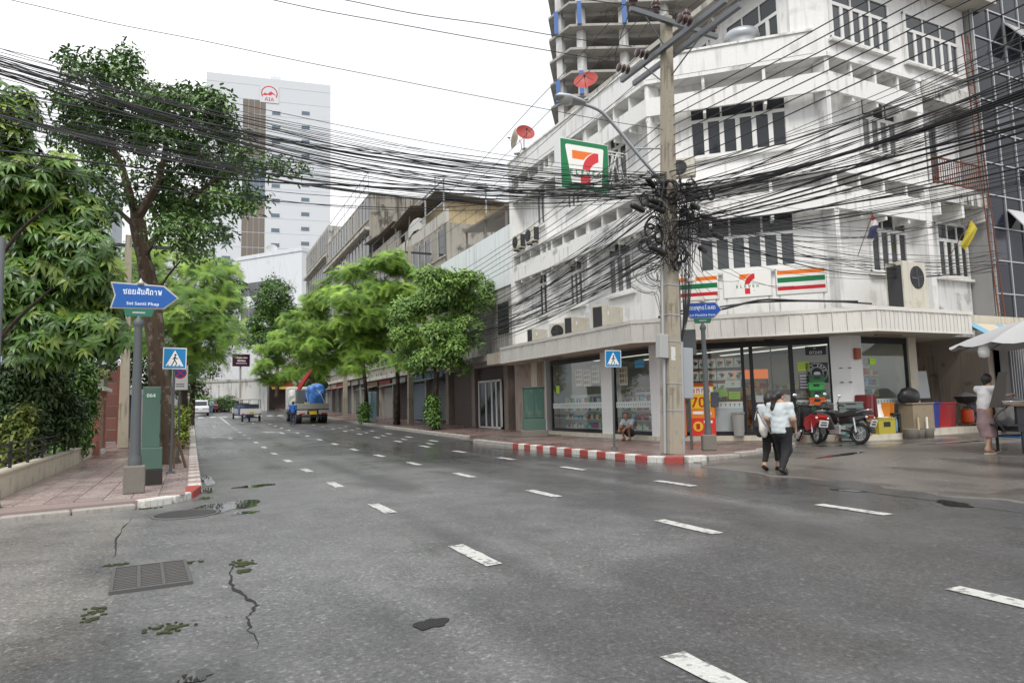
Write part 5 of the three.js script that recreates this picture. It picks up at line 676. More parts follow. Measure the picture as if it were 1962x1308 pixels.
{ // coils of spare cable and splice cases hung on the pole
  const r = rng(777);
  for (let i = 0; i < 32; i++) {
    const side = i % 3, c = side === 0 ? onPole(5.4 + 1.5 * r()).add(V(-0.25 - 0.8 * r(), 0, 0.05 + 0.2 * r())) : side === 1 ? onPole(5.9 + 1.3 * r()).add(V(0.25 + 0.9 * r(), 0, 0.1 + 0.3 * r())) : onPole(4.6 + 2.6 * r()).add(V(0.5 * (r() - 0.5), 0, 0.26 + 0.1 * r()));
    if (i % 4 === 3 && side === 0) c.y = 4.9 + 0.9 * r();
    const R = 0.08 + 0.14 * r(), n = 3 + Math.floor(r() * 3), pts = [], ax = r() * 3, ex = 0.7 + 0.6 * r(); for (let k = 0; k <= n * 8; k++) { const a = k / 8 * 6.283, q = R * (0.85 + 0.3 * r()); pts.push(V(Math.cos(a) * q * Math.cos(ax), Math.sin(a) * q * ex, Math.cos(a) * q * Math.sin(ax)).add(V(0.05 * (r() - 0.5), 0, 0.05 * (r() - 0.5))).add(c)); }
    tag(obj('cable_coil', tube(pts, 0.009 + 0.009 * r(), 5, pts.length * 2), M.cable), 'loose coil of spare black cable tied at the pole', 'cable coil', 'cable coils on the pole');
  }
  for (let i = 0; i < 60; i++) { // short crossing strands and droops
    const a = onPole(5.2 + 2.3 * r()).add(V(1.6 * (r() - 0.5), 0, 0.3 * r())), b = onPole(4.4 + 2.9 * r()).add(V(2.6 * (r() - 0.5), 0, 0.35 * r())), m = a.clone().lerp(b, 0.5).add(V(0.4 * (r() - 0.5), -0.15 - 0.5 * r(), 0.2 * r()));
    tag(obj('cable_strand', tube([a, a.clone().lerp(m, 0.5).add(V(0.1 * r(), -0.1 * r(), 0)), m, m.clone().lerp(b, 0.5).add(V(0, -0.1 * r(), 0)), b], 0.007 + 0.008 * r(), 5, 20), M.cable), 'loose black strand looping round the top of the cable tangle', 'cable', 'loose strands in the tangle');
  }
  for (let i = 0; i < 11; i++) { const c = onPole(5.2 + 1.9 * r()).add(V(i % 2 ? -0.4 - 1.1 * r() : 0.3 + 1.1 * r(), 0, 0.15 + 0.25 * r())); const t = tag(obj('splice_case', at(new THREE.CapsuleGeometry(0.075, 0.42, 4, 10), 0, 0, 0, 0, 0, 0), M.black), 'black plastic splice case slung in the cable tangle', 'splice case', 'splice cases'); t.position.copy(c); t.rotation.set(0.3 * (r() - 0.5), 0.6 * r(), 1.4 + 0.5 * (r() - 0.5)); }
  // vertical bundle down the pole
  for (let i = 0; i < 9; i++) { const x = 0.2 + 0.05 * i; tag(obj('drop_cable', tube([onPole(6.2 + 0.5 * r()).add(V(x, 0, 0.22)), onPole(5.0).add(V(x * 0.9 + 0.06 * r(), 0, 0.24)), onPole(3.6).add(V(0.28 + 0.02 * i, 0, 0.2)), onPole(2.8 + r() * 0.3).add(V(0.27, 0, 0.12))], 0.011, 5, 20), M.cable), 'black cable dropping down the pole into the conduit', 'cable', 'drop cables on the pole'); }
  // loops hanging at the left of the pole above the awning
  for (let i = 0; i < 14; i++) { const c = V(12.2 + 0.9 * r(), 5.0, -15.6 - 1.4 * r()), pts = []; const R = 0.25 + 0.35 * r(); for (let k = 0; k <= 10; k++) { const a = k / 10 * 5.2 + r() * 0.3; pts.push(c.clone().add(V(Math.cos(a) * R, Math.sin(a) * R * 0.8 + 0.2, 0.2 * Math.sin(a * 1.7)))); } pts.push(V(13.6, 4.2, -17.4 + 0.5 * r())); pts.unshift(onPole(5.3 + 0.8 * r())); tag(obj('cable_loop', tube(pts, 0.008, 5, 60), M.cable), 'thin looping cable between the pole and the awning roof', 'cable', 'loops beside the awning'); }
}
// farther poles
function farPole(x, z, h, label, lampSide) { const y = gh(x, z) + 0.14, t = thing('utility_pole', label, 'utility pole', [x, y, z]); obj('shaft', polePost(h, 0.36, 0.22), M.poleCon, t); obj('crossarm', bx(2.6, 0.12, 0.12, 0.3, h - 0.4, 0), M.darkSteel, t); if (lampSide) { obj('lamp_arm', tube([V(0, 7.0, 0), V(-1.2, 7.7, 0), V(-2.4, 7.9, 0)], 0.05, 6, 10), M.galv, t); obj('lamp_head', rb(0.8, 0.14, 0.28, 0.06, -2.7, 7.9, 0), M.whiteClean, t); } }
farPole(13.25, -43.8, 12, 'concrete utility pole standing between the right-hand street trees', true); farPole(11.6, -57, 8, 'short concrete pole beside the loaded truck', true); farPole(11.6, -80, 12, 'slim concrete pole far down the right pavement', true); farPole(-2.35, -30, 8.3, 'slim pale concrete pole behind the green cabinet', false);
{ const t = thing('metal_post', 'plain grey metal post rising into the leaves at the left pavement edge', 'post', [-2.76, 0.12, -12.85]); obj('post_tube', cy(0.055, 0.065, 4.2, 0, 2.1, 0, 14), M.greyPaint, t); obj('collar', cy(0.13, 0.15, 0.12, 0, 0.06, 0, 14), M.greyPaint, t); }
{ const t = thing('utility_pole', 'concrete utility pole at the left corner that holds the crossing cables', 'utility pole', [-4.25, 0.1, -12.7]); obj('shaft', polePost(9, 0.36, 0.24), M.poleCon, t); }
// ---------------------------------------------------------------- trees and plants
function leafShape(L, W, bend, n = 2) {                              // one leaf along +z, slightly folded and drooping
  const p = [], ix = []; for (let i = 0; i <= n; i++) { const t = i / n, w = W * Math.sin(Math.PI * Math.pow(0.12 + 0.88 * t, 0.8)) * (i === n ? 0 : 1), z = L * t, y = -bend * L * t * t; p.push([-w, y + w * 0.25, z], [0, y, z], [w, y + w * 0.25, z]); }
  for (let i = 0; i < n; i++) { const a = i * 3, b = a + 3; ix.push(a, b, a + 1, a + 1, b, b + 1, a + 1, b + 1, a + 2, a + 2, b + 1, b + 2); }
  const g = new THREE.BufferGeometry(); g.setAttribute('position', new THREE.Float32BufferAttribute(p.flat(), 3)); g.setIndex(ix); g.computeVertexNormals(); return g.toNonIndexed();
}
const strip2 = (g) => { g.deleteAttribute('uv'); return g; };
const joinLeaf = (l) => mergeGeometries(l.map((g) => { for (const k of Object.keys(g.attributes)) if (k !== 'position' && k !== 'normal') g.deleteAttribute(k); return g; }));
function whorl(n, L, W, seed) { const r = rng(seed), l = []; for (let i = 0; i < n; i++) { const g = leafShape(L * (0.8 + 0.35 * r()), W, 0.35 + 0.3 * r(), 3); g.rotateX(-0.15 + 0.5 * r()); g.rotateY(i / n * 6.283 + 0.3 * r()); l.push(g); } return joinLeaf(l); }
function spray(n, L, W, R, seed) { const r = rng(seed), l = []; for (let i = 0; i < n; i++) { const g = leafShape(L * (0.7 + 0.6 * r()), W, 0.3, 2); g.rotateX(-0.6 + 1.4 * r()); g.rotateY(r() * 6.283); g.translate(R * (r() - 0.5) * 2, R * (r() - 0.5) * 1.1, R * (r() - 0.5) * 2); l.push(g); } return joinLeaf(l); }
function pinnate(n, L, W, seed) { const r = rng(seed), l = []; for (let f = 0; f < 3; f++) { const fl = []; for (let i = 0; i < n; i++) for (const s of [-1, 1]) { const t = (i + 0.6) / n, g = leafShape(L * 0.42 * (1 - 0.45 * Math.abs(t - 0.45)), W, 0.15, 1); g.rotateY(s * (1.25 - 0.3 * t)); g.translate(0, -0.55 * L * t * t, L * t); fl.push(g); } const g = joinLeaf(fl); g.rotateX(-0.35 + 0.25 * r()); g.rotateY(f * 2.1 + r() * 0.8); l.push(g); } return joinLeaf(l); }
const LEAF = { palm: whorl(8, 0.2, 0.032, 1), spray: spray(12, 0.13, 0.032, 0.2, 2), fern: pinnate(9, 0.5, 0.034, 3), bush: spray(14, 0.09, 0.025, 0.16, 4), far: spray(12, 0.26, 0.075, 0.4, 5) };
const leafM = phy([1, 1, 1], { roughness: 0.6, side: THREE.DoubleSide }), leafGloss = phy([1, 1, 1], { roughness: 0.38, side: THREE.DoubleSide });
const barkT = dtex(256, 512, (u, v) => { const k = 0.55 + 0.6 * fbm(u * 10, v * 4, 10, 5, 301) - 0.25 * sstep(0.6, 0.8, fbm(u * 22, v * 5, 22, 3, 305)), li = sstep(0.62, 0.75, fbm(u * 5, v * 9, 5, 4, 309)); return [lerp(0.12, 0.24, li) * k, lerp(0.082, 0.21, li) * k, lerp(0.055, 0.16, li) * k]; }, true), barkB = dtex(256, 512, (u, v) => fbm(u * 14, v * 5, 14, 4, 311));
const barkM = mat([1, 1, 1], 0.9, 0, { map: barkT, bumpMap: barkB, bumpScale: 0.03 }), darkBark = mat([0.45, 0.45, 0.42], 0.9, 0, { map: barkT, bumpMap: barkB, bumpScale: 0.03 });
function limb(pts, r0, r1, n = 9) {                                  // tapered, slightly knobbly branch
  const c = new THREE.CatmullRomCurve3(pts, false, 'centripetal'), seg = Math.max(6, pts.length * 4), g = new THREE.TubeGeometry(c, seg, 1, n, false), p = g.attributes.position, uv = g.attributes.uv, len = c.getLength();
  for (let i = 0; i <= seg; i++) { const q = c.getPointAt(i / seg), R = lerp(r0, r1, Math.pow(i / seg, 0.85)); for (let j = 0; j <= n; j++) { const k = i * (n + 1) + j, b = 1 + 0.13 * Math.sin(j / n * 12.566 + i * 0.7) + (i === 0 ? 0.25 : 0); p.setXYZ(k, q.x + (p.getX(k) - q.x) * R * b, q.y + (p.getY(k) - q.y) * R * b, q.z + (p.getZ(k) - q.z) * R * b); uv.setXY(k, j / n * 2, i / seg * len * 0.7); } }
  g.computeVertexNormals(); return g;
}
// crown: leaf clusters through a set of ellipsoids, thicker towards their surface
function crown(parent, name, blobs, geo, m, per, size, cols, seed, droop = 0, gap = 0.36) {
  const r = rng(seed), mats = [], colors = [], q = new THREE.Quaternion(), e = new THREE.Euler(), up = V(0, 1, 0);
  for (const [c, rx, ry, rz, k = 1] of blobs) {
    const n = Math.round(per * k * Math.pow(rx * ry * rz, 0.72)); const lobes = Array.from({ length: 7 }, () => [V(r() - 0.5, r() - 0.5, r() - 0.5).normalize(), 0.5 + 0.6 * r()]);
    for (let i = 0; i < n; i++) {
      const d = V(r() - 0.5, r() - 0.5, r() - 0.5).normalize(); let bump = 0.78; for (const [l, w] of lobes) bump += 0.3 * w * Math.max(0, d.dot(l) - 0.45); if (fbm(d.x * 3 + 20 + c.x, d.y * 3 + d.z * 3 + 20, 4096, 2, seed) < gap) continue;
      const rr = Math.pow(0.25 + 0.75 * r(), 0.55) * bump, p = V(c.x + d.x * rx * rr, c.y + d.y * ry * rr, c.z + d.z * rz * rr);
      e.set((droop ? 0.5 : 0) + 0.9 * (r() - 0.5), r() * 6.283, 0.9 * (r() - 0.5)); q.setFromEuler(e); q.premultiply(new THREE.Quaternion().setFromUnitVectors(up, d.clone().multiplyScalar(0.55).add(up).normalize()));
      const s = size * (0.7 + 0.6 * r()); mats.push(new THREE.Matrix4().compose(p, q, V(s, s, s)));
      const a = cols[Math.floor(r() * cols.length)], v = 0.75 + 0.5 * r(); colors.push([a[0] * v, a[1] * v, a[2] * v]);
    }
  }
  const im = new THREE.InstancedMesh(geo, m, mats.length), col = new THREE.Color(); mats.forEach((x, i) => { im.setMatrixAt(i, x); im.setColorAt(i, col.setRGB(...colors[i])); });
  im.userData.kind = 'stuff'; im.name = parent === scene ? numbered(name) : name; im.castShadow = im.receiveShadow = true; parent.add(im); return im;
}
const pb = (px, py, d, rx, ry, k = 1, rz = 0.9) => { const s = d / FOCAL; return [atD(px, py, d), rx * s, ry * s, (rx + ry) / 2 * s * rz, k]; };
const DEEP = [[0.035, 0.075, 0.018], [0.05, 0.1, 0.022], [0.028, 0.06, 0.016], [0.07, 0.12, 0.03]], LIME = [[0.19, 0.34, 0.035], [0.14, 0.27, 0.03], [0.28, 0.44, 0.055], [0.08, 0.17, 0.024]], TALL = [[0.1, 0.19, 0.055], [0.135, 0.24, 0.065], [0.07, 0.14, 0.04], [0.18, 0.29, 0.09]], MID = [[0.09, 0.19, 0.03], [0.12, 0.24, 0.035], [0.06, 0.13, 0.025]];
function tree(name, label, trunk, limbs, bm, blobs, geo, m, per, size, cols, seed, group, droop, gap) {
  const t = thing(name, label, 'tree', [0, 0, 0], 0, group); obj('trunk', limb(...trunk), bm, t); for (const l of limbs) obj('limb', limb(...l), bm, t); crown(t, 'crown', blobs, geo, m, per, size, cols, seed, droop, gap); return t;
}
const pt = (px, py, d) => atD(px, py, d);
{ // tall street tree on the left pavement
  const D = 18.3, top = pt(262, 420, D), base = pt(320, 892, D).setY(0.05);
  const bl = [[220, 135, 60, 38], [150, 130, 35, 30, 0.7], [245, 100, 28, 18, 0.6], [160, 205, 60, 42], [255, 200, 65, 45], [330, 190, 55, 36], [400, 195, 50, 36], [215, 265, 80, 45], [320, 260, 75, 45], [420, 250, 50, 38, 0.9], [180, 335, 45, 40, 0.8], [300, 330, 60, 35, 0.6], [400, 320, 75, 38], [490, 310, 55, 25, 0.8], [555, 322, 42, 14, 0.8], [190, 405, 38, 30, 0.7], [230, 380, 35, 30, 0.5], [350, 390, 85, 48], [440, 380, 50, 38, 0.8], [485, 385, 28, 26, 0.7], [340, 445, 65, 36], [410, 440, 45, 28, 0.7], [380, 480, 45, 20, 0.6], [130, 260, 40, 35, 0.7]];
  tree('street_tree', 'tall dark street tree with forked trunk rising behind the blue street sign', [[base, pt(308, 760, D), pt(296, 640, D), pt(288, 560, D), pt(270, 470, D), top], 0.3, 0.19, 14],
    [[[top, pt(235, 330, D), pt(200, 240, D), pt(190, 160, D)], 0.13, 0.03], [[top, pt(300, 350, D - 0.4), pt(320, 260, D - 0.6), pt(310, 190, D)], 0.12, 0.03], [[pt(275, 480, D), pt(330, 420, D + 0.5), pt(420, 340, D + 0.4), pt(520, 315, D)], 0.1, 0.02], [[pt(265, 440, D), pt(215, 390, D + 0.6), pt(150, 300, D + 1)], 0.08, 0.02], [[pt(290, 370, D), pt(360, 300, D + 1), pt(430, 240, D + 1.2)], 0.07, 0.02], [[pt(278, 490, D), pt(310, 450, D - 0.8), pt(370, 430, D - 1.4)], 0.06, 0.02], [[pt(292, 575, D), pt(320, 530, D - 0.2), pt(345, 500, D - 0.3)], 0.06, 0.015]], barkM,
    bl.map(([x, y, rx, ry, k = 1], i) => pb(x, y, D + ((i * 7) % 5 - 2) * 0.55, rx, ry, k, 1.1)), LEAF.spray, leafGloss, 400, 1.0, TALL, 11, undefined, 0, 0.46);
}
{ // broad-leaved tree overhanging the left pavement
  const D = 14.2; const bl = [[20, 210, 60, 70, 0.6], [60, 330, 100, 70], [130, 420, 75, 70], [60, 440, 120, 90], [150, 500, 75, 70], [90, 560, 130, 90], [180, 570, 55, 60], [30, 620, 110, 80], [130, 640, 95, 55], [200, 640, 38, 45, 0.8], [20, 510, 90, 100], [-60, 420, 90, 120], [90, 680, 70, 30, 0.7], [-40, 300, 90, 80]];
  tree('broad_leaf_tree', 'broad-leaved garden tree with star-shaped leaf clusters overhanging the left pavement', [[V(-3.9, 0.3, -16.2), V(-4.0, 1.6, -16.1), V(-3.7, 3.2, -15.9), V(-3.6, 5, -15.6)], 0.16, 0.08, 10], [[[V(-3.8, 2.2, -16), V(-3.1, 3.2, -15.4), V(-2.4, 3.9, -15)], 0.06, 0.02], [[V(-3.7, 3.2, -15.9), V(-4.4, 4.6, -15.8), V(-4.6, 6, -15.6)], 0.07, 0.02], [[V(-3.65, 4, -15.7), V(-2.9, 5, -15), V(-2.4, 5.5, -14.8)], 0.05, 0.02]], darkBark,
    bl.map(([x, y, rx, ry, k = 1], i) => pb(x, y, D + ((i * 5) % 4 - 1) * 0.5, rx, ry, k, 1)), LEAF.palm, leafGloss, 560, 1.15, [[0.07, 0.15, 0.025], [0.1, 0.2, 0.03], [0.05, 0.11, 0.022], [0.19, 0.28, 0.04]], 21, undefined, 1);
}
{ // lime trees farther left
  const a = 30; tree('street_tree', 'bright lime green street tree behind the pedestrian crossing sign', [[pt(345, 830, a).setY(gh(0, -32)), pt(350, 740, a), pt(340, 640, a), pt(330, 560, a)], 0.24, 0.12, 9], [[[pt(345, 690, a), pt(390, 620, a), pt(430, 570, a)], 0.1, 0.03], [[pt(342, 660, a), pt(290, 580, a), pt(250, 520, a)], 0.1, 0.03]], darkBark,
    [[265, 495, 50, 35], [330, 500, 70, 45], [300, 560, 80, 50], [395, 540, 75, 60], [360, 600, 90, 55], [430, 590, 45, 55], [310, 640, 70, 50], [390, 660, 70, 45], [440, 640, 28, 40, 0.7], [345, 700, 50, 35], [270, 590, 55, 55]].map(([x, y, rx, ry, k = 1], i) => pb(x, y, a + ((i * 3) % 4 - 1.5) * 0.9, rx, ry, k)), LEAF.fern, leafM, 130, 0.78, LIME, 31, 'street trees', 1);
  const b = 48; tree('street_tree', 'dark street tree beyond the lime green one on the left pavement', [[pt(365, 800, b).setY(gh(0, -50)), pt(372, 720, b), pt(385, 640, b)], 0.22, 0.1, 8], [], darkBark, [[400, 620, 60, 50], [440, 560, 35, 40], [380, 690, 55, 40], [410, 530, 40, 40], [360, 740, 40, 25]].map(([x, y, rx, ry]) => pb(x, y, b, rx, ry)), LEAF.far, leafM, 60, 0.8, DEEP, 32, 'street trees');
}
tree('garden_tree', 'dense dark garden tree behind the plank gate', [[V(-6.5, 0.3, -40), V(-6.4, 3, -40), V(-6.2, 6, -40)], 0.25, 0.12, 8], [], darkBark, [[200, 600, 60, 60], [250, 640, 50, 60], [210, 690, 70, 45], [280, 690, 45, 50], [270, 740, 40, 40], [230, 540, 50, 40]].map(([x, y, rx, ry]) => pb(x, y, 40, rx, ry)), LEAF.far, leafM, 70, 0.75, DEEP, 33);
{ // row on the right pavement
  const G = 'street trees', base = (px, py, x) => { const p = onX(px, py, x); p.y = gh(x, p.z) + 0.1; return p; };
  const T = (label, bp, d, path, limbs, blobs, geo, per, size, cols, seed) => tree('street_tree', label, [[bp, ...path.map(([x, y]) => pt(x, y, d))], 0.2, 0.09, 8], limbs.map((l) => [l.map(([x, y]) => pt(x, y, d)), 0.07, 0.02]), darkBark, blobs.flatMap(([x, y, rx, ry, k = 1], i) => { const q = rng(seed * 99 + i); return [0, 1, 2, 3].map((j) => pb(x + rx * 1.1 * (q() - 0.5), y + ry * 1.3 * (q() - 0.5), d + ((i * 3) % 4 - 1.5) * 0.8 + 1.2 * (q() - 0.5), rx * (0.4 + 0.25 * q()), ry * (0.25 + 0.2 * q()), k)); }), geo, leafM, per * 1.3, size, cols, seed, G, 1, 0.22);
  T('darker rounded street tree nearest the white corner building', base(835, 822, 12.0), 35.5, [[835, 760], [838, 700], [850, 620]], [[[838, 710], [870, 650], [910, 600]], [[838, 720], [800, 640]]], [[860, 545, 65, 38], [820, 590, 70, 50], [890, 590, 60, 42], [840, 650, 75, 45], [900, 650, 40, 40, 0.7], [925, 555, 28, 22, 0.6], [800, 680, 40, 35, 0.6], [865, 690, 35, 28, 0.6], [890, 540, 40, 20, 0.6], [940, 545, 22, 12, 0.5], [780, 620, 35, 40, 0.7]], LEAF.spray, 330, 1.3, [[0.16, 0.28, 0.05], [0.2, 0.33, 0.06], [0.09, 0.18, 0.03], [0.075, 0.15, 0.028], [0.13, 0.24, 0.04]], 41);
  T('spreading lime green street tree with its trunk beside the concrete pole', base(760, 815, 12.0), 41, [[762, 740], [758, 660], [750, 590]], [[[760, 690], [810, 620], [830, 560]], [[758, 680], [700, 600], [680, 540]]], [[735, 505, 55, 28], [700, 535, 70, 38], [790, 520, 60, 35], [760, 570, 85, 45], [690, 590, 80, 45], [810, 590, 50, 45], [740, 640, 80, 40], [680, 640, 55, 40], [790, 650, 40, 35, 0.8], [650, 560, 50, 30, 0.8], [825, 545, 45, 28, 0.8], [700, 690, 60, 25, 0.7], [780, 690, 50, 25, 0.7]], LEAF.fern, 150, 0.85, LIME, 42);
  T('lime green street tree shading the loaded truck', base(702, 812, 12.0), 48, [[700, 740], [690, 670], [670, 620]], [[[698, 710], [640, 650], [610, 610]]], [[640, 550, 55, 35], [610, 590, 55, 38], [670, 600, 60, 40], [630, 640, 70, 38], [590, 640, 50, 35], [690, 670, 60, 40], [650, 690, 60, 30], [620, 560, 40, 25, 0.8], [570, 620, 35, 25, 0.8], [600, 690, 50, 25, 0.8]], LEAF.fern, 130, 0.9, LIME, 43);
  T('farthest lime green street tree before the far shop', base(610, 806, 12.0), 62, [[605, 760], [590, 700]], [[[600, 730], [550, 690]]], [[560, 655, 50, 28], [520, 680, 42, 28], [590, 690, 50, 35], [545, 710, 45, 28], [500, 700, 25, 22], [600, 730, 40, 25, 0.8]], LEAF.fern, 110, 1.0, LIME, 44);
  tree('background_tree', 'pale green tree before the white podium far behind', [[pt(530, 760, 88), pt(532, 680, 88), pt(535, 620, 88)], 0.25, 0.1, 8], [], darkBark, [[530, 565, 38, 36], [550, 610, 38, 40], [508, 620, 36, 42], [535, 655, 45, 36], [480, 640, 28, 36], [500, 580, 22, 24]].map(([x, y, rx, ry]) => pb(x, y, 88, rx, ry)), LEAF.far, leafM, 40, 1.1, MID, 45);
}
// garden shrubs behind the low wall, small plants
function shrub(name, label, blobs, geo, per, size, cols, seed, stem) { const t = thing(name, label, 'shrub', [0, 0, 0], 0); const c = blobs[0][0]; obj('stem', limb([V(c.x, 0.15, c.z), V(c.x + 0.05, c.y * 0.5, c.z), V(c.x, c.y, c.z)], 0.05, 0.02, 6), darkBark, t); crown(t, 'foliage', blobs, geo, leafM, per, size, cols, seed); return t; }
shrub('garden_shrub', 'dark leafy shrub behind the iron railing below the broad-leaved tree', [pb(50, 740, 17, 80, 60), pb(90, 800, 18, 75, 60), pb(30, 830, 16, 60, 60)], LEAF.bush, 900, 1.3, DEEP, 51);
shrub('garden_shrub', 'tall light green shrub beside the brick gatepost', [pb(140, 720, 20, 40, 40), pb(150, 770, 21, 40, 50), pb(130, 830, 20, 40, 50)], LEAF.bush, 900, 1.3, MID, 52);
shrub('garden_shrub', 'yellow-green bush low behind the railing near the metal post', [pb(25, 850, 15, 32, 45), pb(40, 800, 15.5, 25, 30, 0.7)], LEAF.bush, 900, 1.2, [[0.16, 0.2, 0.03], [0.09, 0.13, 0.02]], 53);
shrub('garden_shrub', 'bright green bush at the foot of the gatepost', [pb(158, 815, 23, 20, 28), pb(165, 840, 23, 15, 20)], LEAF.bush, 900, 1.3, LIME, 54);
shrub('kerb_hedge', 'clipped yellow-green hedge along the kerb beyond the crossing sign', [pb(343, 830, 25, 11, 32), pb(345, 800, 28, 10, 25), pb(350, 790, 33, 12, 22)], LEAF.bush, 1200, 1.2, [[0.2, 0.26, 0.03], [0.14, 0.2, 0.03]], 55);
shrub('far_bush', 'bush by the boundary wall at the far street end', [pb(430, 770, 88, 28, 16), pb(385, 768, 80, 22, 16)], LEAF.far, 60, 0.8, MID, 56);
shrub('creeper', 'green creeper climbing the trunk nearest the corner building', [pb(828, 780, 35.2, 9, 28), pb(832, 800, 35.2, 7, 15)], LEAF.bush, 900, 1.5, MID, 57);
shrub('creeper', 'green creeper climbing the trunk beside the pole', [pb(698, 790, 47.6, 7, 22)], LEAF.bush, 900, 1.6, MID, 58);
// ---------------------------------------------------------------- signs, cabinets, walls, things on the pavements
// Thai letters as pen strokes: polylines in a unit box, small circles for the heads
const TH = {
  'ซ': [[[0.1, 0.3], [0.25, 0.42], [0.25, 1], [0.75, 1], [0.75, 0.35], [0.55, 0.22], [0.95, 0]], [0.12, 0.2]], 'อ': [[[0.3, 0.55], [0.15, 0.6], [0.15, 1], [0.8, 1], [0.8, 0.2], [0.5, 0.02], [0.15, 0.18]], [0.28, 0.5]], 'ย': [[[0.3, 0.2], [0.15, 0.35], [0.35, 0.48], [0.15, 0.62], [0.15, 1], [0.8, 1], [0.8, 0.05]], [0.25, 0.15]],
  'ส': [[[0.2, 0.98], [0.2, 0.55], [0.5, 0.6], [0.8, 1], [0.8, 0.25], [0.5, 0.05], [0.2, 0.25]], [0.3, 0.75], [[0.7, 0.15], [0.95, -0.05]]], 'น': [[[0.18, 0.15], [0.22, 1], [0.75, 0.85], [0.78, 0.05]], [0.15, 0.12], [[0.75, 0.85], [0.9, 0.98]]], 'ต': [[[0.35, 0.7], [0.15, 0.9], [0.15, 0.2], [0.4, 0.05], [0.5, 0.2], [0.62, 0.05], [0.85, 0.2], [0.85, 1]], [0.4, 0.65]], 'ภ': [[[0.3, 0.95], [0.12, 0.9], [0.25, 0.4], [0.15, 0.2], [0.5, 0.02], [0.8, 0.2], [0.8, 1]], [0.2, 0.9]], 'า': [[[0.15, 0.25], [0.4, 0.05], [0.65, 0.25], [0.65, 1]]],
  'พ': [[[0.12, 0.1], [0.25, 1], [0.48, 0.3], [0.68, 1], [0.85, 0]], [0.12, 0.1]], 'ท': [[[0.15, 0.15], [0.25, 1], [0.25, 0.5], [0.6, 0.05], [0.8, 0.2], [0.8, 1]], [0.15, 0.12]], 'ธ': [[[0.8, 0.05], [0.3, 0.1], [0.2, 0.35], [0.8, 0.4], [0.8, 1], [0.2, 1], [0.2, 0.6]]], 'โ': [[[0.6, -0.4], [0.2, -0.3], [0.4, -0.1], [0.4, 1]], [0.45, 0.95]], 'ถ': [[[0.3, 0.95], [0.2, 0.6], [0.3, 0.4], [0.15, 0.2], [0.5, 0.02], [0.8, 0.2], [0.8, 1]], [0.2, 0.92]],
};
function thai(x, text, cx, y, size, col, lw) { // marks: a = mai han-akat, i = sara i, u = sara u above or below the last letter
  const letters = [...text], w = letters.filter((c) => TH[c]).length * size * 0.86; let px = cx - w / 2; x.strokeStyle = col; x.lineWidth = lw; x.lineJoin = x.lineCap = 'round';
  for (const c of letters) {
    if (c === 'a') { x.beginPath(); x.arc(px - size * 0.35, y - size * 0.28, size * 0.14, 0.2, 3.6); x.stroke(); continue; } if (c === 'i') { x.beginPath(); x.moveTo(px - size * 0.7, y - size * 0.15); x.quadraticCurveTo(px - size * 0.4, y - size * 0.5, px - size * 0.12, y - size * 0.15); x.closePath(); x.stroke(); continue; } if (c === 'u') { x.beginPath(); x.moveTo(px - size * 0.3, y + size * 1.12); x.lineTo(px - size * 0.16, y + size * 1.2); x.lineTo(px - size * 0.16, y + size * 1.45); x.stroke(); continue; }
    for (const s of TH[c]) { x.beginPath(); if (typeof s[0] === 'number') x.arc(px + s[0] * size * 0.75, y + s[1] * size, size * 0.09, 0, 7); else s.forEach(([a, b], i) => x[i ? 'lineTo' : 'moveTo'](px + a * size * 0.75, y + b * size)); x.stroke(); } px += size * 0.86;
  }
}
const conBase = wallMat([0.19, 0.175, 0.155], 0.9, 231, 1.2, 0.9), signBlue = mat([0.015, 0.11, 0.42], 0.4), signRim = mat([0.5, 0.5, 0.47], 0.5, 0.3), signGreen = mat([0.02, 0.16, 0.1], 0.45), sgPole = mat([0.11, 0.12, 0.125], 0.5, 0.25, { bumpMap: rep(grainBump, 0.4), bumpScale: 0.003 });
function streetSign(pos, turn, label, outline, draw, h, poleR, base) {
  const t = thing('street_sign', label, 'street sign', pos, turn), rim = outline.map(([x, y]) => [x * 1.05, (y - 0.2) * 1.1 + 0.2]);
  obj('base_block', rb(base[0], base[1], base[0], 0.03, 0, base[1] / 2, 0), conBase, t); obj('post', lathe([[poleR * 1.5, base[1]], [poleR * 1.45, base[1] + 0.12], [poleR * 1.15, base[1] + 0.2], [poleR * 1.0, h * 0.6], [poleR * 0.85, h - 0.25], [poleR * 1.2, h - 0.22], [poleR * 1.2, h - 0.15], [poleR * 0.8, h - 0.1], [0, h]], 16), sgPole, t);
  obj('rim', extr(rim, 0.035, 0.006).translate(0, h + 0.1, -0.03), signRim, t); const fg = extr(outline, 0.012).translate(0, h + 0.1, 0.012), p = fg.attributes.position, uv = fg.attributes.uv; const X = outline.map((q) => q[0]), Y = outline.map((q) => q[1]), x0 = Math.min(...X), x1 = Math.max(...X), y0 = Math.min(...Y), y1 = Math.max(...Y); for (let i = 0; i < p.count; i++) uv.setXY(i, (p.getX(i) - x0) / (x1 - x0), (p.getY(i) - h - 0.1 - y0) / (y1 - y0));
  obj('name_plate', fg, mat([1, 1, 1], 0.4, 0, { map: ctex(512, Math.round(512 * (y1 - y0) / (x1 - x0)), draw) }), t);
  obj('district_plate', extr([[-0.24, 0.08], [0.24, 0.08], [0.2, -0.05], [-0.2, -0.05]], 0.03, 0.004).translate(0, h, -0.01), signGreen, t); obj('district_lettering', [bx(0.2, 0.03, 0.004, 0, h + 0.015, 0.027)], mat([0.4, 0.45, 0.42], 0.5), t); obj('finial', [lathe([[0, 0.1], [0.02, 0.06], [0.045, 0.02], [0.06, -0.03], [0, -0.03]], 10).translate(0.02, h + 0.55, 0), extr([[-0.16, 0], [0.16, 0], [0.06, 0.05], [0, 0.09], [-0.06, 0.05]], 0.03).translate(0.02, h + 0.51, -0.02)], signRim, t);
}
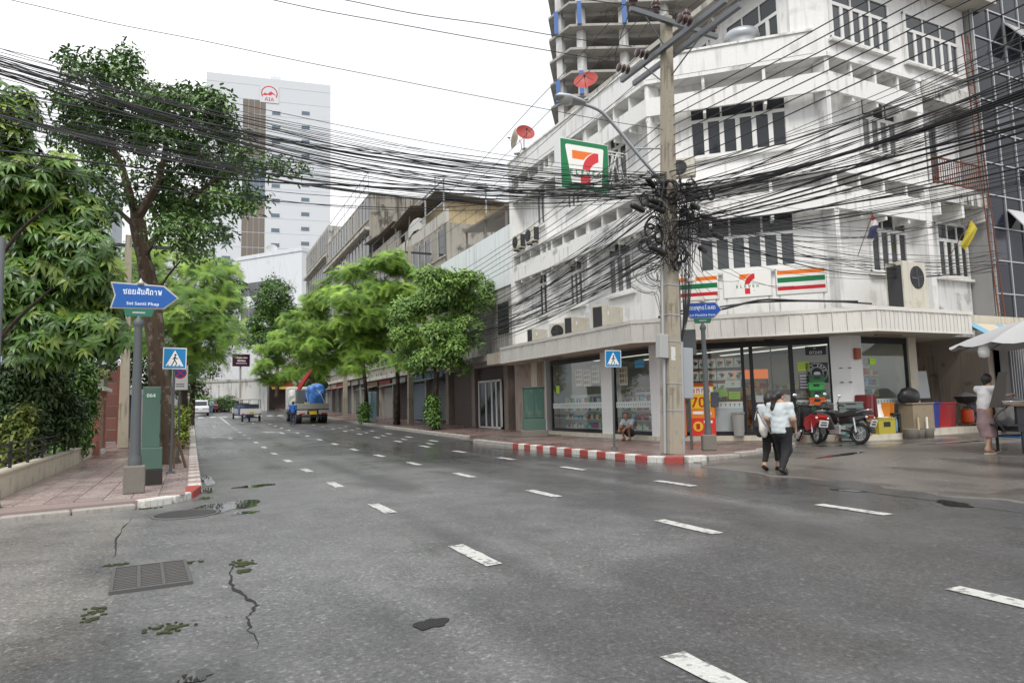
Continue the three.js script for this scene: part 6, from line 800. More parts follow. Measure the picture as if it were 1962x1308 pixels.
streetSign([-0.88, 0.125, -13.6], 0.06, 'blue arrow-shaped street name sign on a grey post by the left kerb', [[-0.42, 0.0], [0.38, 0.02], [0.6, 0.21], [0.38, 0.4], [-0.42, 0.42], [-0.36, 0.21]], (x, w, h) => { x.fillStyle = '#1c5cab'; x.fillRect(0, 0, w, h); thai(x, 'ซอยสaนตiภาพ', w * 0.47, h * 0.22, 40, '#e8eef8', 7); x.fillStyle = '#dfe8f4'; x.font = 'bold 38px sans-serif'; x.textAlign = 'center'; x.fillText('Soi Santi Phap', w * 0.47, h * 0.88); }, 3.15, 0.075, [0.34, 0.48]);
streetSign([12.63, 0.145, -14.3], -0.55, 'blue hexagonal street name sign on a grey post by the concrete pole', [[-0.3, 0.0], [0.3, 0.0], [0.5, 0.2], [0.36, 0.4], [-0.36, 0.4], [-0.5, 0.2]], (x, w, h) => { x.fillStyle = '#1a55b8'; x.fillRect(0, 0, w, h); thai(x, 'ซอยพuทธโอสถ', w * 0.5, h * 0.22, 44, '#e8eef8', 8); x.fillStyle = '#dfe8f4'; x.font = 'bold 44px sans-serif'; x.textAlign = 'center'; x.fillText('Soi Phuttha Osot', w * 0.5, h * 0.9, w * 0.72); }, 3.5, 0.07, [0.36, 0.42]);
const crossT = ctex(256, 256, (x, w, h) => { x.fillStyle = '#e9eef2'; x.fillRect(0, 0, w, h); x.fillStyle = '#1383c0'; x.fillRect(8, 8, w - 16, h - 16); x.fillStyle = '#f2f2ee'; x.beginPath(); x.moveTo(128, 26); x.lineTo(228, 222); x.lineTo(28, 222); x.fill(); x.fillStyle = '#14161a'; x.strokeStyle = '#14161a'; x.beginPath(); x.arc(134, 84, 12, 0, 7); x.fill(); x.lineWidth = 15; x.lineCap = 'round'; const L = (...p) => { x.beginPath(); p.forEach(([a, b], i) => x[i ? 'lineTo' : 'moveTo'](a, b)); x.stroke(); }; L([130, 104], [126, 150]); x.lineWidth = 10; L([126, 150], [104, 200]); L([128, 150], [142, 172], [152, 200]); L([128, 110], [108, 136]); L([132, 112], [150, 132], [160, 126]); for (let i = 0; i < 4; i++) { x.beginPath(); x.moveTo(52 + i * 42, 206); x.lineTo(66 + i * 42, 206); x.lineTo(58 + i * 42, 220); x.lineTo(42 + i * 42, 220); x.fill(); } });
function crossSign(pos, turn, label, tiltz = 0) { const t = thing('crossing_sign', label, 'traffic sign', pos, turn, 'pedestrian crossing signs'); t.rotation.z = tiltz; obj('post', cy(0.03, 0.03, 2.95, 0, 1.475, -0.04, 10), sgPole, t); obj('plate', rb(0.5, 0.5, 0.012, 0.03, 0, 2.62, 0), signRim, t); obj('sign_face', at(new THREE.PlaneGeometry(0.48, 0.48), 0, 2.62, 0.009), mat([1, 1, 1], 0.35, 0, { map: crossT }), t); obj('foot_plate', cy(0.09, 0.1, 0.05, 0, 0.025, -0.04, 10), sgPole, t); }
crossSign([-0.4, 0.125, -17.3], 0.1, 'blue square pedestrian crossing sign on the left pavement before the tree', -0.012); crossSign([11.08, 0.145, -16.5], -0.25, 'blue square pedestrian crossing sign on the shop pavement', -0.02);
{ // no parking sign, edge-on sign by the pole
  const t = thing('no_parking_sign', 'small round no parking sign with arrow plate behind the crossing sign', 'traffic sign', [-0.32, gh(0, -22) + 0.12, -22]); obj('post', cy(0.028, 0.028, 2.5, 0, 1.25, -0.03, 8), sgPole, t); obj('plate', rb(0.42, 0.72, 0.012, 0.02, 0, 2.4, 0), mat([0.6, 0.6, 0.58], 0.5), t); obj('sign_face', at(new THREE.PlaneGeometry(0.4, 0.7), 0, 2.4, 0.009), mat([1, 1, 1], 0.5, 0, { map: ctex(128, 224, (x) => { x.fillStyle = '#dcdcd8'; x.fillRect(0, 0, 128, 224); x.fillStyle = '#2a4a9a'; x.beginPath(); x.arc(64, 66, 52, 0, 7); x.fill(); x.strokeStyle = '#c23340'; x.lineWidth = 12; x.beginPath(); x.arc(64, 66, 50, 0, 7); x.stroke(); x.beginPath(); x.moveTo(30, 32); x.lineTo(98, 100); x.moveTo(98, 32); x.lineTo(30, 100); x.stroke(); x.fillStyle = '#333'; x.fillRect(30, 170, 70, 8); x.fillRect(30, 190, 70, 8); }) }), t);
  const e = thing('side_sign', 'grey framed sign seen edge-on between the pole and the blue street sign', 'traffic sign', [12.42, 0.145, -14.75], 0.95); obj('post', cy(0.035, 0.035, 3.2, 0, 1.6, 0, 8), sgPole, e); obj('panel', rb(0.14, 0.72, 0.5, 0.02, 0, 2.95, 0), sgPole, e);
}
{ // street cabinets
  const g1 = wallMat([0.07, 0.14, 0.11], 0.5, 241, 1.3, 0.5, [0.1, 0.1, 0.08]), g2 = wallMat([0.04, 0.11, 0.085], 0.6, 243, 1.5, 0.5, [0.16, 0.16, 0.13]);
  const t = thing('street_cabinet', 'tall narrow green street cabinet numbered 064 behind the left sign post', 'cabinet', [-0.7, 0.125, -14.95], 0.05); obj('plinth', rb(0.42, 0.3, 0.4, 0.015, 0, 0.15, 0), mat([0.025, 0.022, 0.02], 0.8), t); obj('base_cabinet', rb(0.4, 0.42, 0.36, 0.02, 0, 0.51, 0), g1, t); obj('body', rb(0.31, 1.18, 0.3, 0.02, 0, 1.3, 0), g1, t); obj('number', at(new THREE.PlaneGeometry(0.24, 0.12), 0, 1.72, 0.153), mat([1, 1, 1], 0.5, 0, { map: ctex(128, 64, (x) => { x.fillStyle = '#3f6a57'; x.fillRect(0, 0, 128, 64); x.fillStyle = '#c8d2cc'; x.font = 'bold 50px sans-serif'; x.fillText('064', 14, 50); }) }), t); obj('hinge', [bx(0.02, 0.06, 0.02, 0.15, 0.95, 0.15), bx(0.02, 0.06, 0.02, 0.15, 1.6, 0.15)], M.darkSteel, t);
  const u = thing('street_cabinet', 'wide dark green street cabinet on the shop pavement beside the awning column', 'cabinet', [13.0, 0.145, -25.3], -0.35); obj('plinth', rb(1.1, 0.28, 0.7, 0.03, 0, 0.14, 0), conBase, u); obj('base_cabinet', rb(0.92, 0.46, 0.52, 0.02, 0, 0.51, 0), g1, u); obj('body', rb(0.84, 1.28, 0.46, 0.02, 0, 1.38, 0), g2, u); obj('door', rb(0.4, 1.2, 0.02, 0.008, -0.2, 1.38, 0.235), g2, u); obj('door', rb(0.4, 1.2, 0.02, 0.008, 0.21, 1.38, 0.235), g2, u); obj('cap', rb(0.92, 0.06, 0.54, 0.015, 0, 2.04, 0), g2, u);
}
{ // garden wall, railing, gateposts and plank gate on the left
  const t = thing('garden_wall', 'low cream garden wall with dark iron rails on top', 'wall'), wm = wallMat([0.58, 0.53, 0.42], 0.5, 251, 2.6); obj('wall', uvm(prism([[-3.12, -26.2], [-3.12, -13.7], [-2.92, -13.7], [-2.92, -26.2]], 0, 0.52)), wm, t); obj('coping', uvm(prism([[-3.15, -26.2], [-3.15, -13.66], [-2.88, -13.66], [-2.88, -26.2]], 0.523, 0.56)), wm, t);
  for (const y of [0.72, 0.86, 1.0]) obj('rail', bar(V(-3.02, y, -13.8), V(-3.02, y, -26), 0.018), M.black, t); for (let k = 0; k < 9; k++) obj('rail_post', bx(0.05, 0.5, 0.05, -3.02, 0.8, -13.9 - k * 1.5), M.black, t);
  const brick = wallMat([0.4, 0.16, 0.13], 0.3, 253, 1.5), capM = wallMat([0.66, 0.64, 0.58], 0.5, 255, 1.2), stone = wallMat([0.28, 0.22, 0.17], 0.9, 257, 0.7), gp = thing('gatepost', 'pair of brick-red gate piers with cream caps and a stone panel between', 'gatepost', [-2.92, 0, -26.9]);
  obj('pier', uvm(bx(0.34, 2.2, 0.34, 0, 1.2, 0.45)), brick, gp); obj('pier', uvm(bx(0.34, 2.2, 0.34, 0, 1.2, -1.15)), brick, gp); obj('stone_panel', uvm(bx(0.22, 1.9, 1.26, 0, 1.15, -0.35)), stone, gp); obj('panel_base', uvm(bx(0.36, 0.24, 1.25, 0.02, 0.2, -0.35)), capM, gp); obj('cap', uvm(join([bx(0.6, 0.12, 2.4, 0, 2.36, -0.35)])), capM, gp); obj('planter_trough', uvm(join([bx(0.44, 0.26, 1.5, 0, 2.56, -0.35)])), conBase, gp); crown(gp, 'trough_plant', [[V(0, 2.85, -0.35), 0.22, 0.25, 0.7]], LEAF.bush, leafM, 700, 1.2, [[0.14, 0.17, 0.05], [0.09, 0.14, 0.03]], 61);
  const g = thing('plank_gate', 'reddish brown gate of wide horizontal planks beyond the gate piers', 'gate', [-4.1, gh(0, -34), -34]); for (let k = 0; k < 6; k++) obj('plank', rb(2.3, 0.5, 0.05, 0.01, 0, 0.45 + k * 0.51, 0), mat([[0.14, 0.055, 0.04], [0.16, 0.065, 0.048], [0.125, 0.05, 0.038]][k % 3], 0.7), g); obj('gate_post', [bx(0.14, 3.5, 0.14, -1.22, 1.75, 0)], M.rust, g); obj('gate_post', [bx(0.14, 3.5, 0.14, 1.22, 1.75, 0)], M.rust, g);
  const k2 = thing('phone_booth', 'dark booth with orange side panel behind the slim pole', 'booth', [-2.5, gh(0, -36), -36.5]); obj('booth_frame', [bx(0.05, 2.3, 0.05, -0.4, 1.15, 0.4), bx(0.05, 2.3, 0.05, 0.4, 1.15, 0.4), bx(0.9, 0.25, 0.9, 0, 2.35, 0), bx(0.9, 0.1, 0.9, 0, 0.05, 0)], M.galv, k2); obj('panel', bx(0.86, 2.1, 0.04, 0, 1.2, -0.4), mat([0.05, 0.07, 0.13], 0.5), k2); obj('side_panel', bx(0.03, 1.3, 0.8, 0.42, 1.4, 0), mat([0.4, 0.08, 0.03], 0.5), k2);
}
{ // stacked crates, boxes and kitchen things at the shop side
  const crate = (name, label, group, pos, turn, w, h, d, m, open = true) => { const t = thing(name, label, 'crate', pos, turn, group); const wl = [bx(w, h, 0.02, 0, h / 2, d / 2 - 0.01), bx(w, h, 0.02, 0, h / 2, -d / 2 + 0.01), bx(0.02, h, d - 0.044, w / 2 - 0.01, h / 2, 0), bx(0.02, h, d - 0.044, -w / 2 + 0.01, h / 2, 0), bx(w - 0.044, 0.02, d - 0.044, 0, 0.012, 0), bx(w + 0.03, 0.03, d + 0.03, 0, h - 0.03, 0)]; obj('shell', wl, m, t); obj('handle_slot', [bx(w * 0.4, h * 0.3, 0.012, 0, h * 0.6, d / 2 + 0.004)], M.black, t); return t; };
  const dg = mat([0.02, 0.09, 0.035], 0.5), gr = mat([0.03, 0.3, 0.06], 0.5), og = mat([0.55, 0.1, 0.015], 0.5), gy = mat([0.16, 0.19, 0.185], 0.55), tl = mat([0.03, 0.2, 0.17], 0.55);
  let y = 0.302; [[gr, 'bright green crate second from the floor'], [og, 'orange crate between two green ones low in the stack'], [gr, 'green crate in the middle of the stack'], [dg, 'dark green crate below the upper orange one'], [og, 'upper orange crate in the tall mixed stack'], [dg, 'dark green crate above the upper orange one'], [gr, 'bright green crate near the top of the stack'], [dg, 'dark green crate topping the tall stack']].forEach(([m, l], i) => { const p = FC.pt(4.95 + 0.02 * (i % 2), y, 0.3); crate('plastic_crate', l + ' by the shop glass', 'tall crate stack by the shop glass', p.toArray(), FC.turn + 0.05 * Math.sin(i * 3), 0.44, 0.235, 0.32, m); y += 0.238; });
  y = 0.15; for (let i = 0; i < 8; i++) { const p = FC.pt(5.85, y, 0.55); crate('flat_crate', i === 1 ? 'teal flat crate low in the grey crate stack' : 'grey flat crate in the low stack by the corner column', 'flat crate stack by the corner column', p.toArray(), FC.turn + 0.03 * Math.sin(i * 5), 0.66 + 0.0 * i, 0.145, 0.45, i === 1 ? tl : gy); y += 0.148; }
  const z0 = -14.32; crate('carton', 'brown carton under the red cushions', undefined, [19.0, 0.302, -14.42], 0.05, 0.44, 0.52, 0.3, mat([0.3, 0.17, 0.08], 0.85)); crate('yellow_crate', 'yellow lattice crate under the white boxes', undefined, [19.72, 0.302, -14.32], 0, 0.78, 0.5, 0.3, mat([0.42, 0.36, 0.04], 0.6));
  for (let i = 0; i < 3; i++) { const t = tag(obj('seat_cushion', rb(0.12, 0.72, 0.5, 0.05), mat([[0.16, 0.02, 0.025], [0.22, 0.06, 0.06], [0.12, 0.02, 0.02]][i], 0.8)), ['dark red cushion leaning against the shop side window', 'lighter red cushion in the middle of the leaning three', 'maroon cushion nearest the white boxes'][i], 'cushion', 'leaning cushions'); t.position.set(19.02 + i * 0.17, 1.18, -14.46); t.rotation.z = -0.12 + i * 0.08; }
  for (let i = 0; i < 2; i++) { const t = thing('cardboard_box', ['open white box with orange end standing on the yellow crate', 'second white box with orange end behind the first'][i], 'box', [19.65 + i * 0.42, 0.81, -14.3 - i * 0.15], 0.15); obj('side', [bx(0.56, 0.42, 0.02, 0, 0.21, -0.1, -0.25)], M.whiteClean, t); obj('end', [bx(0.02, 0.46, 0.26, 0.3, 0.23, 0, 0, 0, -0.12)], mat([0.62, 0.2, 0.015], 0.6), t); obj('bottom', bx(0.56, 0.02, 0.24, 0, 0.012, 0), M.whiteClean, t); }
  const rk = thing('bottle_rack', 'pale blue bottle rack beside the yellow crate', 'rack', [20.32, 0.302, -14.36]); obj('rack_frame', [bx(0.34, 0.03, 0.28, 0, 0.02, 0), ...[-1, 1].flatMap((a) => [-1, 1].map((b) => bx(0.03, 0.62, 0.03, a * 0.155, 0.32, b * 0.12))), bx(0.34, 0.03, 0.28, 0, 0.62, 0)], M.darkSteel, rk); for (let i = 0; i < 3; i++) obj('bottle', lathe([[0, 0.5], [0.025, 0.49], [0.025, 0.42], [0.045, 0.34], [0.045, 0], [0, 0]], 10).translate(-0.1 + i * 0.1, 0.036, 0.0), phy([0.35, 0.55, 0.68], { roughness: 0.2, transmission: 0.4, thickness: 0 }), rk);
  const wc = thing('wooden_chest', 'big worn plywood chest between the side window and the blue tub', 'chest', [21.45, 0.302, -14.35], 0.03); obj('chest_body', rb(1.1, 0.88, 0.5, 0.02, 0, 0.44, 0), wallMat([0.3, 0.24, 0.16], 0.7, 261, 1.1, 0.85), wc); obj('lid', rb(1.16, 0.05, 0.55, 0.015, 0, 0.91, 0), wallMat([0.28, 0.22, 0.15], 0.7, 263, 1.1, 0.85), wc);
  const bk = tag(obj('black_bag', (() => { const g = new THREE.SphereGeometry(0.4, 14, 10); const p = g.attributes.position; for (let i = 0; i < p.count; i++) { const k = 0.75 + 0.5 * fbm(p.getX(i) * 4 + 9, p.getY(i) * 4 + p.getZ(i) * 3 + 9, 4096, 3, 3); p.setXYZ(i, p.getX(i) * k * 1.2, Math.max(-0.2, p.getY(i) * k * 0.75), p.getZ(i) * k * 0.6); } g.computeVertexNormals(); return g; })(), mat([0.02, 0.02, 0.022], 0.4)), 'slumped black bag on the plywood chest', 'bag'); bk.position.set(21.2, 1.43, -14.38);
  struct('step', uvm(bx(4.6, 0.5, 4.4, 24.25, 0.1, -16.85)), M.cream);
  const tub = (name, label, x, z, w, h, d, m) => { const t = thing(name, label, 'tub', [x, 0.352, z]); const g = new THREE.CylinderGeometry(0.7071, 0.6, 1, 4).rotateY(Math.PI / 4).scale(w, h, d).translate(0, h / 2, 0); obj('tub_body', g, m, t); obj('lid', rb(w * 1.06, 0.07, d * 1.06, 0.02, 0, h + 0.03, 0), m, t); };
  tub('storage_tub', 'deep blue plastic tub with lid beside the plywood chest', 22.75, -14.95, 0.92, 0.82, 0.6, mat([0.025, 0.035, 0.3], 0.45)); tub('cooler_box', 'red cooler box right of the blue tub', 23.85, -15.1, 0.95, 0.8, 0.6, mat([0.4, 0.02, 0.025], 0.45));
  const wb = tag(obj('menu_board', rb(0.62, 0.95, 0.03, 0.01), mat([0.5, 0.52, 0.52], 0.6)), 'white menu board leaning above the blue tub', 'board'); wb.position.set(22.95, 1.84, -15.05); wb.rotation.x = -0.08;
  const st = thing('gas_stove', 'orange gas cylinder with a wok on its burner', 'stove', [25.0, 0.352, -14.85]); obj('cylinder', lathe([[0, 0.5], [0.12, 0.5], [0.2, 0.44], [0.2, 0.06], [0.17, 0], [0, 0]], 16).translate(0, 0.1, 0), mat([0.62, 0.07, 0.01], 0.45), st); obj('valve_ring', new THREE.TorusGeometry(0.1, 0.018, 6, 14).rotateX(1.57).translate(0, 0.66, 0), M.darkSteel, st); obj('stand', [bx(0.5, 0.04, 0.4, 0, 0.08, 0), ...[-1, 1].map((a) => bx(0.05, 0.08, 0.4, a * 0.22, 0.04, 0)), ...[-1, 1].map((a) => bx(0.03, 0.7, 0.03, a * 0.24, 0.42, -0.1))], M.wood, st); obj('wok', lathe([[0, 0.78], [0.25, 0.82], [0.36, 1.02], [0.39, 1.04]], 20), M.darkSteel, st); obj('wok_lid', lathe([[0, 1.2], [0.3, 1.1], [0.38, 1.045]], 20), M.alu, st);
  const ft = thing('folding_table', 'blue folding table behind the street stove', 'table', [26.0, 0.352, -14.9]); obj('table_top', rb(1.0, 0.04, 0.6, 0.01, 0, 0.76, 0), mat([0.03, 0.12, 0.4], 0.5), ft); for (const a of [-1, 1]) { obj('leg', beam(V(-0.4, 0.02, a * 0.24), V(0.4, 0.74, a * 0.24), 0.03, 0.03), mat([0.03, 0.12, 0.4], 0.5), ft); obj('leg', beam(V(0.4, 0.02, a * 0.22), V(-0.4, 0.74, a * 0.22), 0.03, 0.03), mat([0.03, 0.12, 0.4], 0.5), ft); }
  const bs = thing('wash_basin', 'turquoise plastic basin on the ground before the blue table', 'basin', [21.9, gh(21.9, -12.5) + 0.02, -12.4]); obj('bowl', lathe([[0, 0.02], [0.14, 0.0], [0.22, 0.2], [0.24, 0.2], [0.23, 0.22], [0.21, 0.2], [0.13, 0.03], [0, 0.03]], 20), mat([0.12, 0.4, 0.42], 0.45), bs); bs.position.set(25.6, 0.352, -14.75);
  for (const [x, z, s, l] of [[20.5, -13.95, 1, 'round concrete pot at the plinth corner'], [20.95, -14.0, 0.85, 'middle concrete pot beside the plinth'], [21.35, -13.98, 0.95, 'concrete pot with a white bottle beside the plinth']]) { const t = thing('concrete_pot', l, 'pot', [x, gh(x, z) + 0.015, z]); obj('pot', lathe([[0, 0], [0.2 * s, 0], [0.22 * s, 0.3 * s], [0.2 * s, 0.32 * s], [0.17 * s, 0.3 * s], [0, 0.27 * s]], 18), conBase, t); if (s < 1) obj('stick', cy(0.035, 0.035, 0.42, 0.03, 0.45, 0, 8), s > 0.9 ? M.whiteClean : mat([0.5, 0.42, 0.25], 0.7), t); }
}
{ // wooden stakes by the kerb tree
  const t = thing('tree_stake', 'leaning wooden stakes beside the tall tree at the left kerb', 'stake', [-0.22, 0.125, -18.9]); obj('stake', beam(V(0.12, 0, 0), V(-0.1, 0.8, 0.1), 0.05, 0.05), M.wood, t); obj('stake', beam(V(-0.15, 0, 0.1), V(-0.16, 0.75, 0), 0.05, 0.05), M.wood, t); obj('cross_piece', beam(V(-0.25, 0.55, 0.06), V(0.15, 0.6, 0.06), 0.04, 0.04), M.wood, t);
}
// ---------------------------------------------------------------- motorcycles
function wheelParts(t, x, y, z, R, w, spokes = 8) { const g = obj('wheel', new THREE.TorusGeometry(R - w / 2, w / 2, 10, 28).rotateY(Math.PI / 2), M.rubber, t); g.position.set(x, y, z); obj('rim', [new THREE.TorusGeometry(R - w * 1.05, 0.014, 6, 28).rotateY(Math.PI / 2), ...Array.from({ length: spokes }, (_, k) => bx(0.012, (R - w) * 2, 0.016, 0, 0, 0, k * Math.PI / spokes)), cy(0.045, 0.045, 0.1, 0, 0, 0, 12, 0, 0, Math.PI / 2)], M.alu, g); return g; }
function side(pts, w, bevel = 0.015) { return extr(pts, w - 2 * bevel, bevel).rotateY(-Math.PI / 2).translate(w / 2 - bevel, 0, 0); }   // outline in z,y; x is the width
function motorbike(pos, turn, label, body, accent, scooter) {
  const t = thing('motorcycle', label, 'motorcycle', pos, turn, 'motorcycles parked at the shop'); const bm = phy(body, { roughness: 0.25, clearcoat: 0.8 }), am = phy(accent, { roughness: 0.25, clearcoat: 0.8 }), ch = mat([0.55, 0.55, 0.55], 0.2, 0.9), sm = mat([0.02, 0.02, 0.02], 0.6);
  t.scale.setScalar(1.1); t.rotation.z = 0.09; // leans on its stand; local +z is the front
  wheelParts(t, 0, 0.28, -0.6, 0.28, 0.09, 6); wheelParts(t, 0, 0.28, 0.62, 0.28, 0.08, 6);
  if (scooter) {
    obj('tail_body', side([[-0.85, 0.62], [-0.9, 0.76], [-0.45, 0.78], [-0.05, 0.68], [0.0, 0.5], [-0.2, 0.36], [-0.55, 0.45]], 0.26, 0.04), am, t); obj('floor_board', side([[0.0, 0.3], [0.4, 0.28], [0.5, 0.42], [0.42, 0.42], [0.0, 0.36]], 0.26, 0.02), bm, t); obj('leg_shield', side([[0.32, 0.36], [0.46, 0.34], [0.42, 0.7], [0.34, 1.0], [0.24, 1.0], [0.3, 0.7]], 0.4, 0.03), bm, t); obj('inner_shield', side([[0.24, 0.45], [0.3, 0.45], [0.26, 0.95], [0.2, 0.95]], 0.34, 0.02), bm, t);
  } else {
    obj('tank', side([[-0.05, 0.6], [-0.02, 0.78], [0.2, 0.86], [0.36, 0.76], [0.34, 0.6]], 0.24, 0.05), bm, t); obj('tail_body', side([[-0.9, 0.72], [-0.92, 0.8], [-0.4, 0.74], [-0.05, 0.66], [-0.1, 0.54], [-0.5, 0.6]], 0.2, 0.035), bm, t); obj('side_fairing', side([[0.05, 0.4], [0.2, 0.72], [0.46, 0.8], [0.5, 0.6], [0.3, 0.38]], 0.28, 0.03), am, t); obj('engine', [rb(0.24, 0.26, 0.34, 0.03, 0, 0.36, 0.05), cy(0.08, 0.08, 0.2, 0, 0.46, 0.26, 10, 1.0)], M.alu, t); obj('exhaust', [tube([V(-0.1, 0.34, 0.24), V(-0.13, 0.2, 0.1), V(-0.14, 0.22, -0.3), V(-0.15, 0.32, -0.75)], 0.035, 8, 16)], ch, t);
  }
  obj('seat', side([[-0.78, 0.78], [-0.75, 0.87], [-0.4, 0.86], [-0.2, 0.78], [0.02, 0.77], [0.06, 0.7], [-0.4, 0.74]], 0.25, 0.04), sm, t);
  obj('front_fender', at(new THREE.TorusGeometry(0.31, 0.06, 6, 14, 2.2).rotateZ(0.6).rotateY(Math.PI / 2), 0, 0.28, 0.62), am, t); obj('rear_fender', side([[-0.72, 0.66], [-0.98, 0.4], [-1.0, 0.3], [-0.94, 0.32], [-0.86, 0.5]], 0.14, 0.015), sm, t);
  obj('fork', [bar(V(0.08, 0.28, 0.62), V(0.08, 0.98, 0.32), 0.02, 8), bar(V(-0.08, 0.28, 0.62), V(-0.08, 0.98, 0.32), 0.02, 8)], ch, t); obj('shock', [bar(V(0.12, 0.3, -0.58), V(0.1, 0.68, -0.5), 0.028, 8)], M.alu, t); obj('shock', [bar(V(-0.12, 0.3, -0.58), V(-0.1, 0.68, -0.5), 0.028, 8)], M.alu, t); obj('swing_arm', [beam(V(0.09, 0.3, -0.6), V(0.08, 0.36, 0.0), 0.03, 0.05), beam(V(-0.09, 0.3, -0.6), V(-0.08, 0.36, 0.0), 0.03, 0.05)], sm, t);
  obj('handlebar', [tube([V(-0.34, 1.03, 0.12), V(-0.18, 1.06, 0.24), V(0, 1.02, 0.3), V(0.18, 1.06, 0.24), V(0.34, 1.03, 0.12)], 0.014, 6, 16)], ch, t); obj('grip', [bar(V(-0.36, 1.03, 0.1), V(-0.24, 1.05, 0.2), 0.02, 8)], sm, t); obj('grip', [bar(V(0.36, 1.03, 0.1), V(0.24, 1.05, 0.2), 0.02, 8)], sm, t); obj('headlamp_cowl', rb(0.3, 0.22, 0.24, 0.06, 0, 1.0, 0.36), bm, t); obj('headlamp', at(new THREE.SphereGeometry(0.09, 12, 8), 0, 0.98, 0.46), phy([0.7, 0.72, 0.75], { roughness: 0.1 }), t);
  for (const s of [-1, 1]) { obj('mirror_stalk', tube([V(s * 0.2, 1.05, 0.22), V(s * 0.26, 1.2, 0.2), V(s * 0.3, 1.27, 0.2)], 0.008, 5, 8), M.darkSteel, t); obj('mirror', at(new THREE.SphereGeometry(0.065, 12, 8).scale(1, 0.8, 0.35), s * 0.31, 1.3, 0.19), mat([0.75, 0.78, 0.82], 0.05, 0.9), t); }
  obj('tail_lamp', rb(0.2, 0.07, 0.06, 0.02, 0, 0.73, -0.92), phy([0.4, 0.01, 0.01], { roughness: 0.15 }), t); obj('turn_signal', at(new THREE.SphereGeometry(0.035, 8, 6), 0.15, 0.7, -0.9), mat([0.7, 0.6, 0.5], 0.2), t); obj('turn_signal', at(new THREE.SphereGeometry(0.035, 8, 6), -0.15, 0.7, -0.9), mat([0.7, 0.6, 0.5], 0.2), t);
  obj('license_plate', [rb(0.24, 0.19, 0.008, 0.004, 0, 0.55, -1.0, -0.35)], mat([0.72, 0.73, 0.74], 0.5), t); obj('plate_lettering', [bx(0.14, 0.035, 0.003, 0, 0.585, -1.018, -0.35), bx(0.16, 0.045, 0.003, 0, 0.52, -0.995, -0.35)], mat([0.1, 0.1, 0.12], 0.6), t); obj('grab_rail', tube([V(-0.13, 0.82, -0.6), V(-0.12, 0.88, -0.85), V(0, 0.9, -0.95), V(0.12, 0.88, -0.85), V(0.13, 0.82, -0.6)], 0.014, 6, 16), ch, t); obj('side_stand', bar(V(0.1, 0.3, 0.0), V(0.24, 0.0, -0.06), 0.014), M.rust, t); return t;
}
motorbike([16.98, gh(17.0, -14.8) + 0.02, -14.86], Math.atan2(0.5, -1), 'red and black scooter parked with its tail to the street', [0.02, 0.02, 0.022], [0.45, 0.015, 0.02], true);
motorbike([17.3, gh(17.3, -14.0) + 0.02, -14.0], Math.atan2(-0.05, -1), 'black motorcycle with white number plate beside the red scooter', [0.018, 0.018, 0.02], [0.05, 0.05, 0.055], false);
// ---------------------------------------------------------------- cars far down the street
function car(pos, turn, label, color, h = 1.5, tail = true) {
  const t = thing('parked_car', label, 'car', pos, turn, 'cars at the far street end'), bm = phy(color, { roughness: 0.25, clearcoat: 1, metalness: 0.3 }), gl = phy([0.03, 0.035, 0.04], { roughness: 0.05 });
  obj('body', side([[-2.1, 0.35], [-2.15, 0.8], [-2.05, 0.98], [1.0, 0.98], [2.0, 0.82], [2.1, 0.5], [2.0, 0.3], [-1.9, 0.28]], 1.72, 0.06), bm, t); obj('cabin', side([[-1.95, 0.96], [-1.65, h - 0.06], [-1.4, h], [0.1, h], [0.95, 0.96]], 1.5, 0.08), bm, t);
  obj('rear_window', bx(1.25, (h - 1.0) * 0.8, 0.03, 0, 0.96 + (h - 0.96) * 0.52, -1.86, 0.5), gl, t); obj('windscreen', bx(1.25, 0.62, 0.03, 0, 1.2, 0.62, -1.05), gl, t); for (const s of [-1, 1]) { obj('side_window', bx(0.03, (h - 1.0) * 0.7, 1.7, s * 0.755, 0.98 + (h - 0.98) * 0.5, -0.6), gl, t); obj('tail_lamp', rb(0.2, 0.24, 0.08, 0.02, s * 0.72, 0.82, -2.12), mat([0.55, 0.02, 0.015], 0.2, 0, tail ? { emissive: C(1, 0.05, 0.03), emissiveIntensity: 0.8 } : {}), t); for (const z of [-1.35, 1.35]) { const w = obj('wheel', cy(0.32, 0.32, 0.2, 0, 0, 0, 18, 0, 0, Math.PI / 2), M.rubber, t); w.position.set(s * 0.76, 0.32, z); obj('hub_cap', cy(0.19, 0.19, 0.21, 0, 0, 0, 12, 0, 0, Math.PI / 2), M.alu, w); } }
  obj('bumper', rb(1.7, 0.22, 0.16, 0.05, 0, 0.45, -2.13), bm, t); obj('license_plate', bx(0.4, 0.14, 0.02, 0, 0.68, -2.2), M.whiteClean, t); return t;
}
const carAt = (px, py, d) => { const p = atD(px, py, d); return [p.x, gh(p.x, p.z) + 0.01, p.z]; };
car(carAt(383, 794, 75), Math.PI, 'silver estate car with lit red tail lamps in the left lane', [0.55, 0.56, 0.58], 1.62); car(carAt(400, 788, 88), Math.PI + 0.1, 'dark red car ahead of the silver one', [0.12, 0.03, 0.03], 1.5); car(carAt(427, 782, 90), Math.PI * 0.5, 'black car standing crosswise before the boundary wall', [0.02, 0.02, 0.022], 1.6, false); car(carAt(410, 783, 92), Math.PI * 0.62, 'white car beside the black one at the boundary wall', [0.7, 0.7, 0.7], 1.5, false); car(carAt(452, 783, 90), Math.PI * 0.55, 'pale grey car by the far corner shop', [0.5, 0.51, 0.52], 1.45, false);
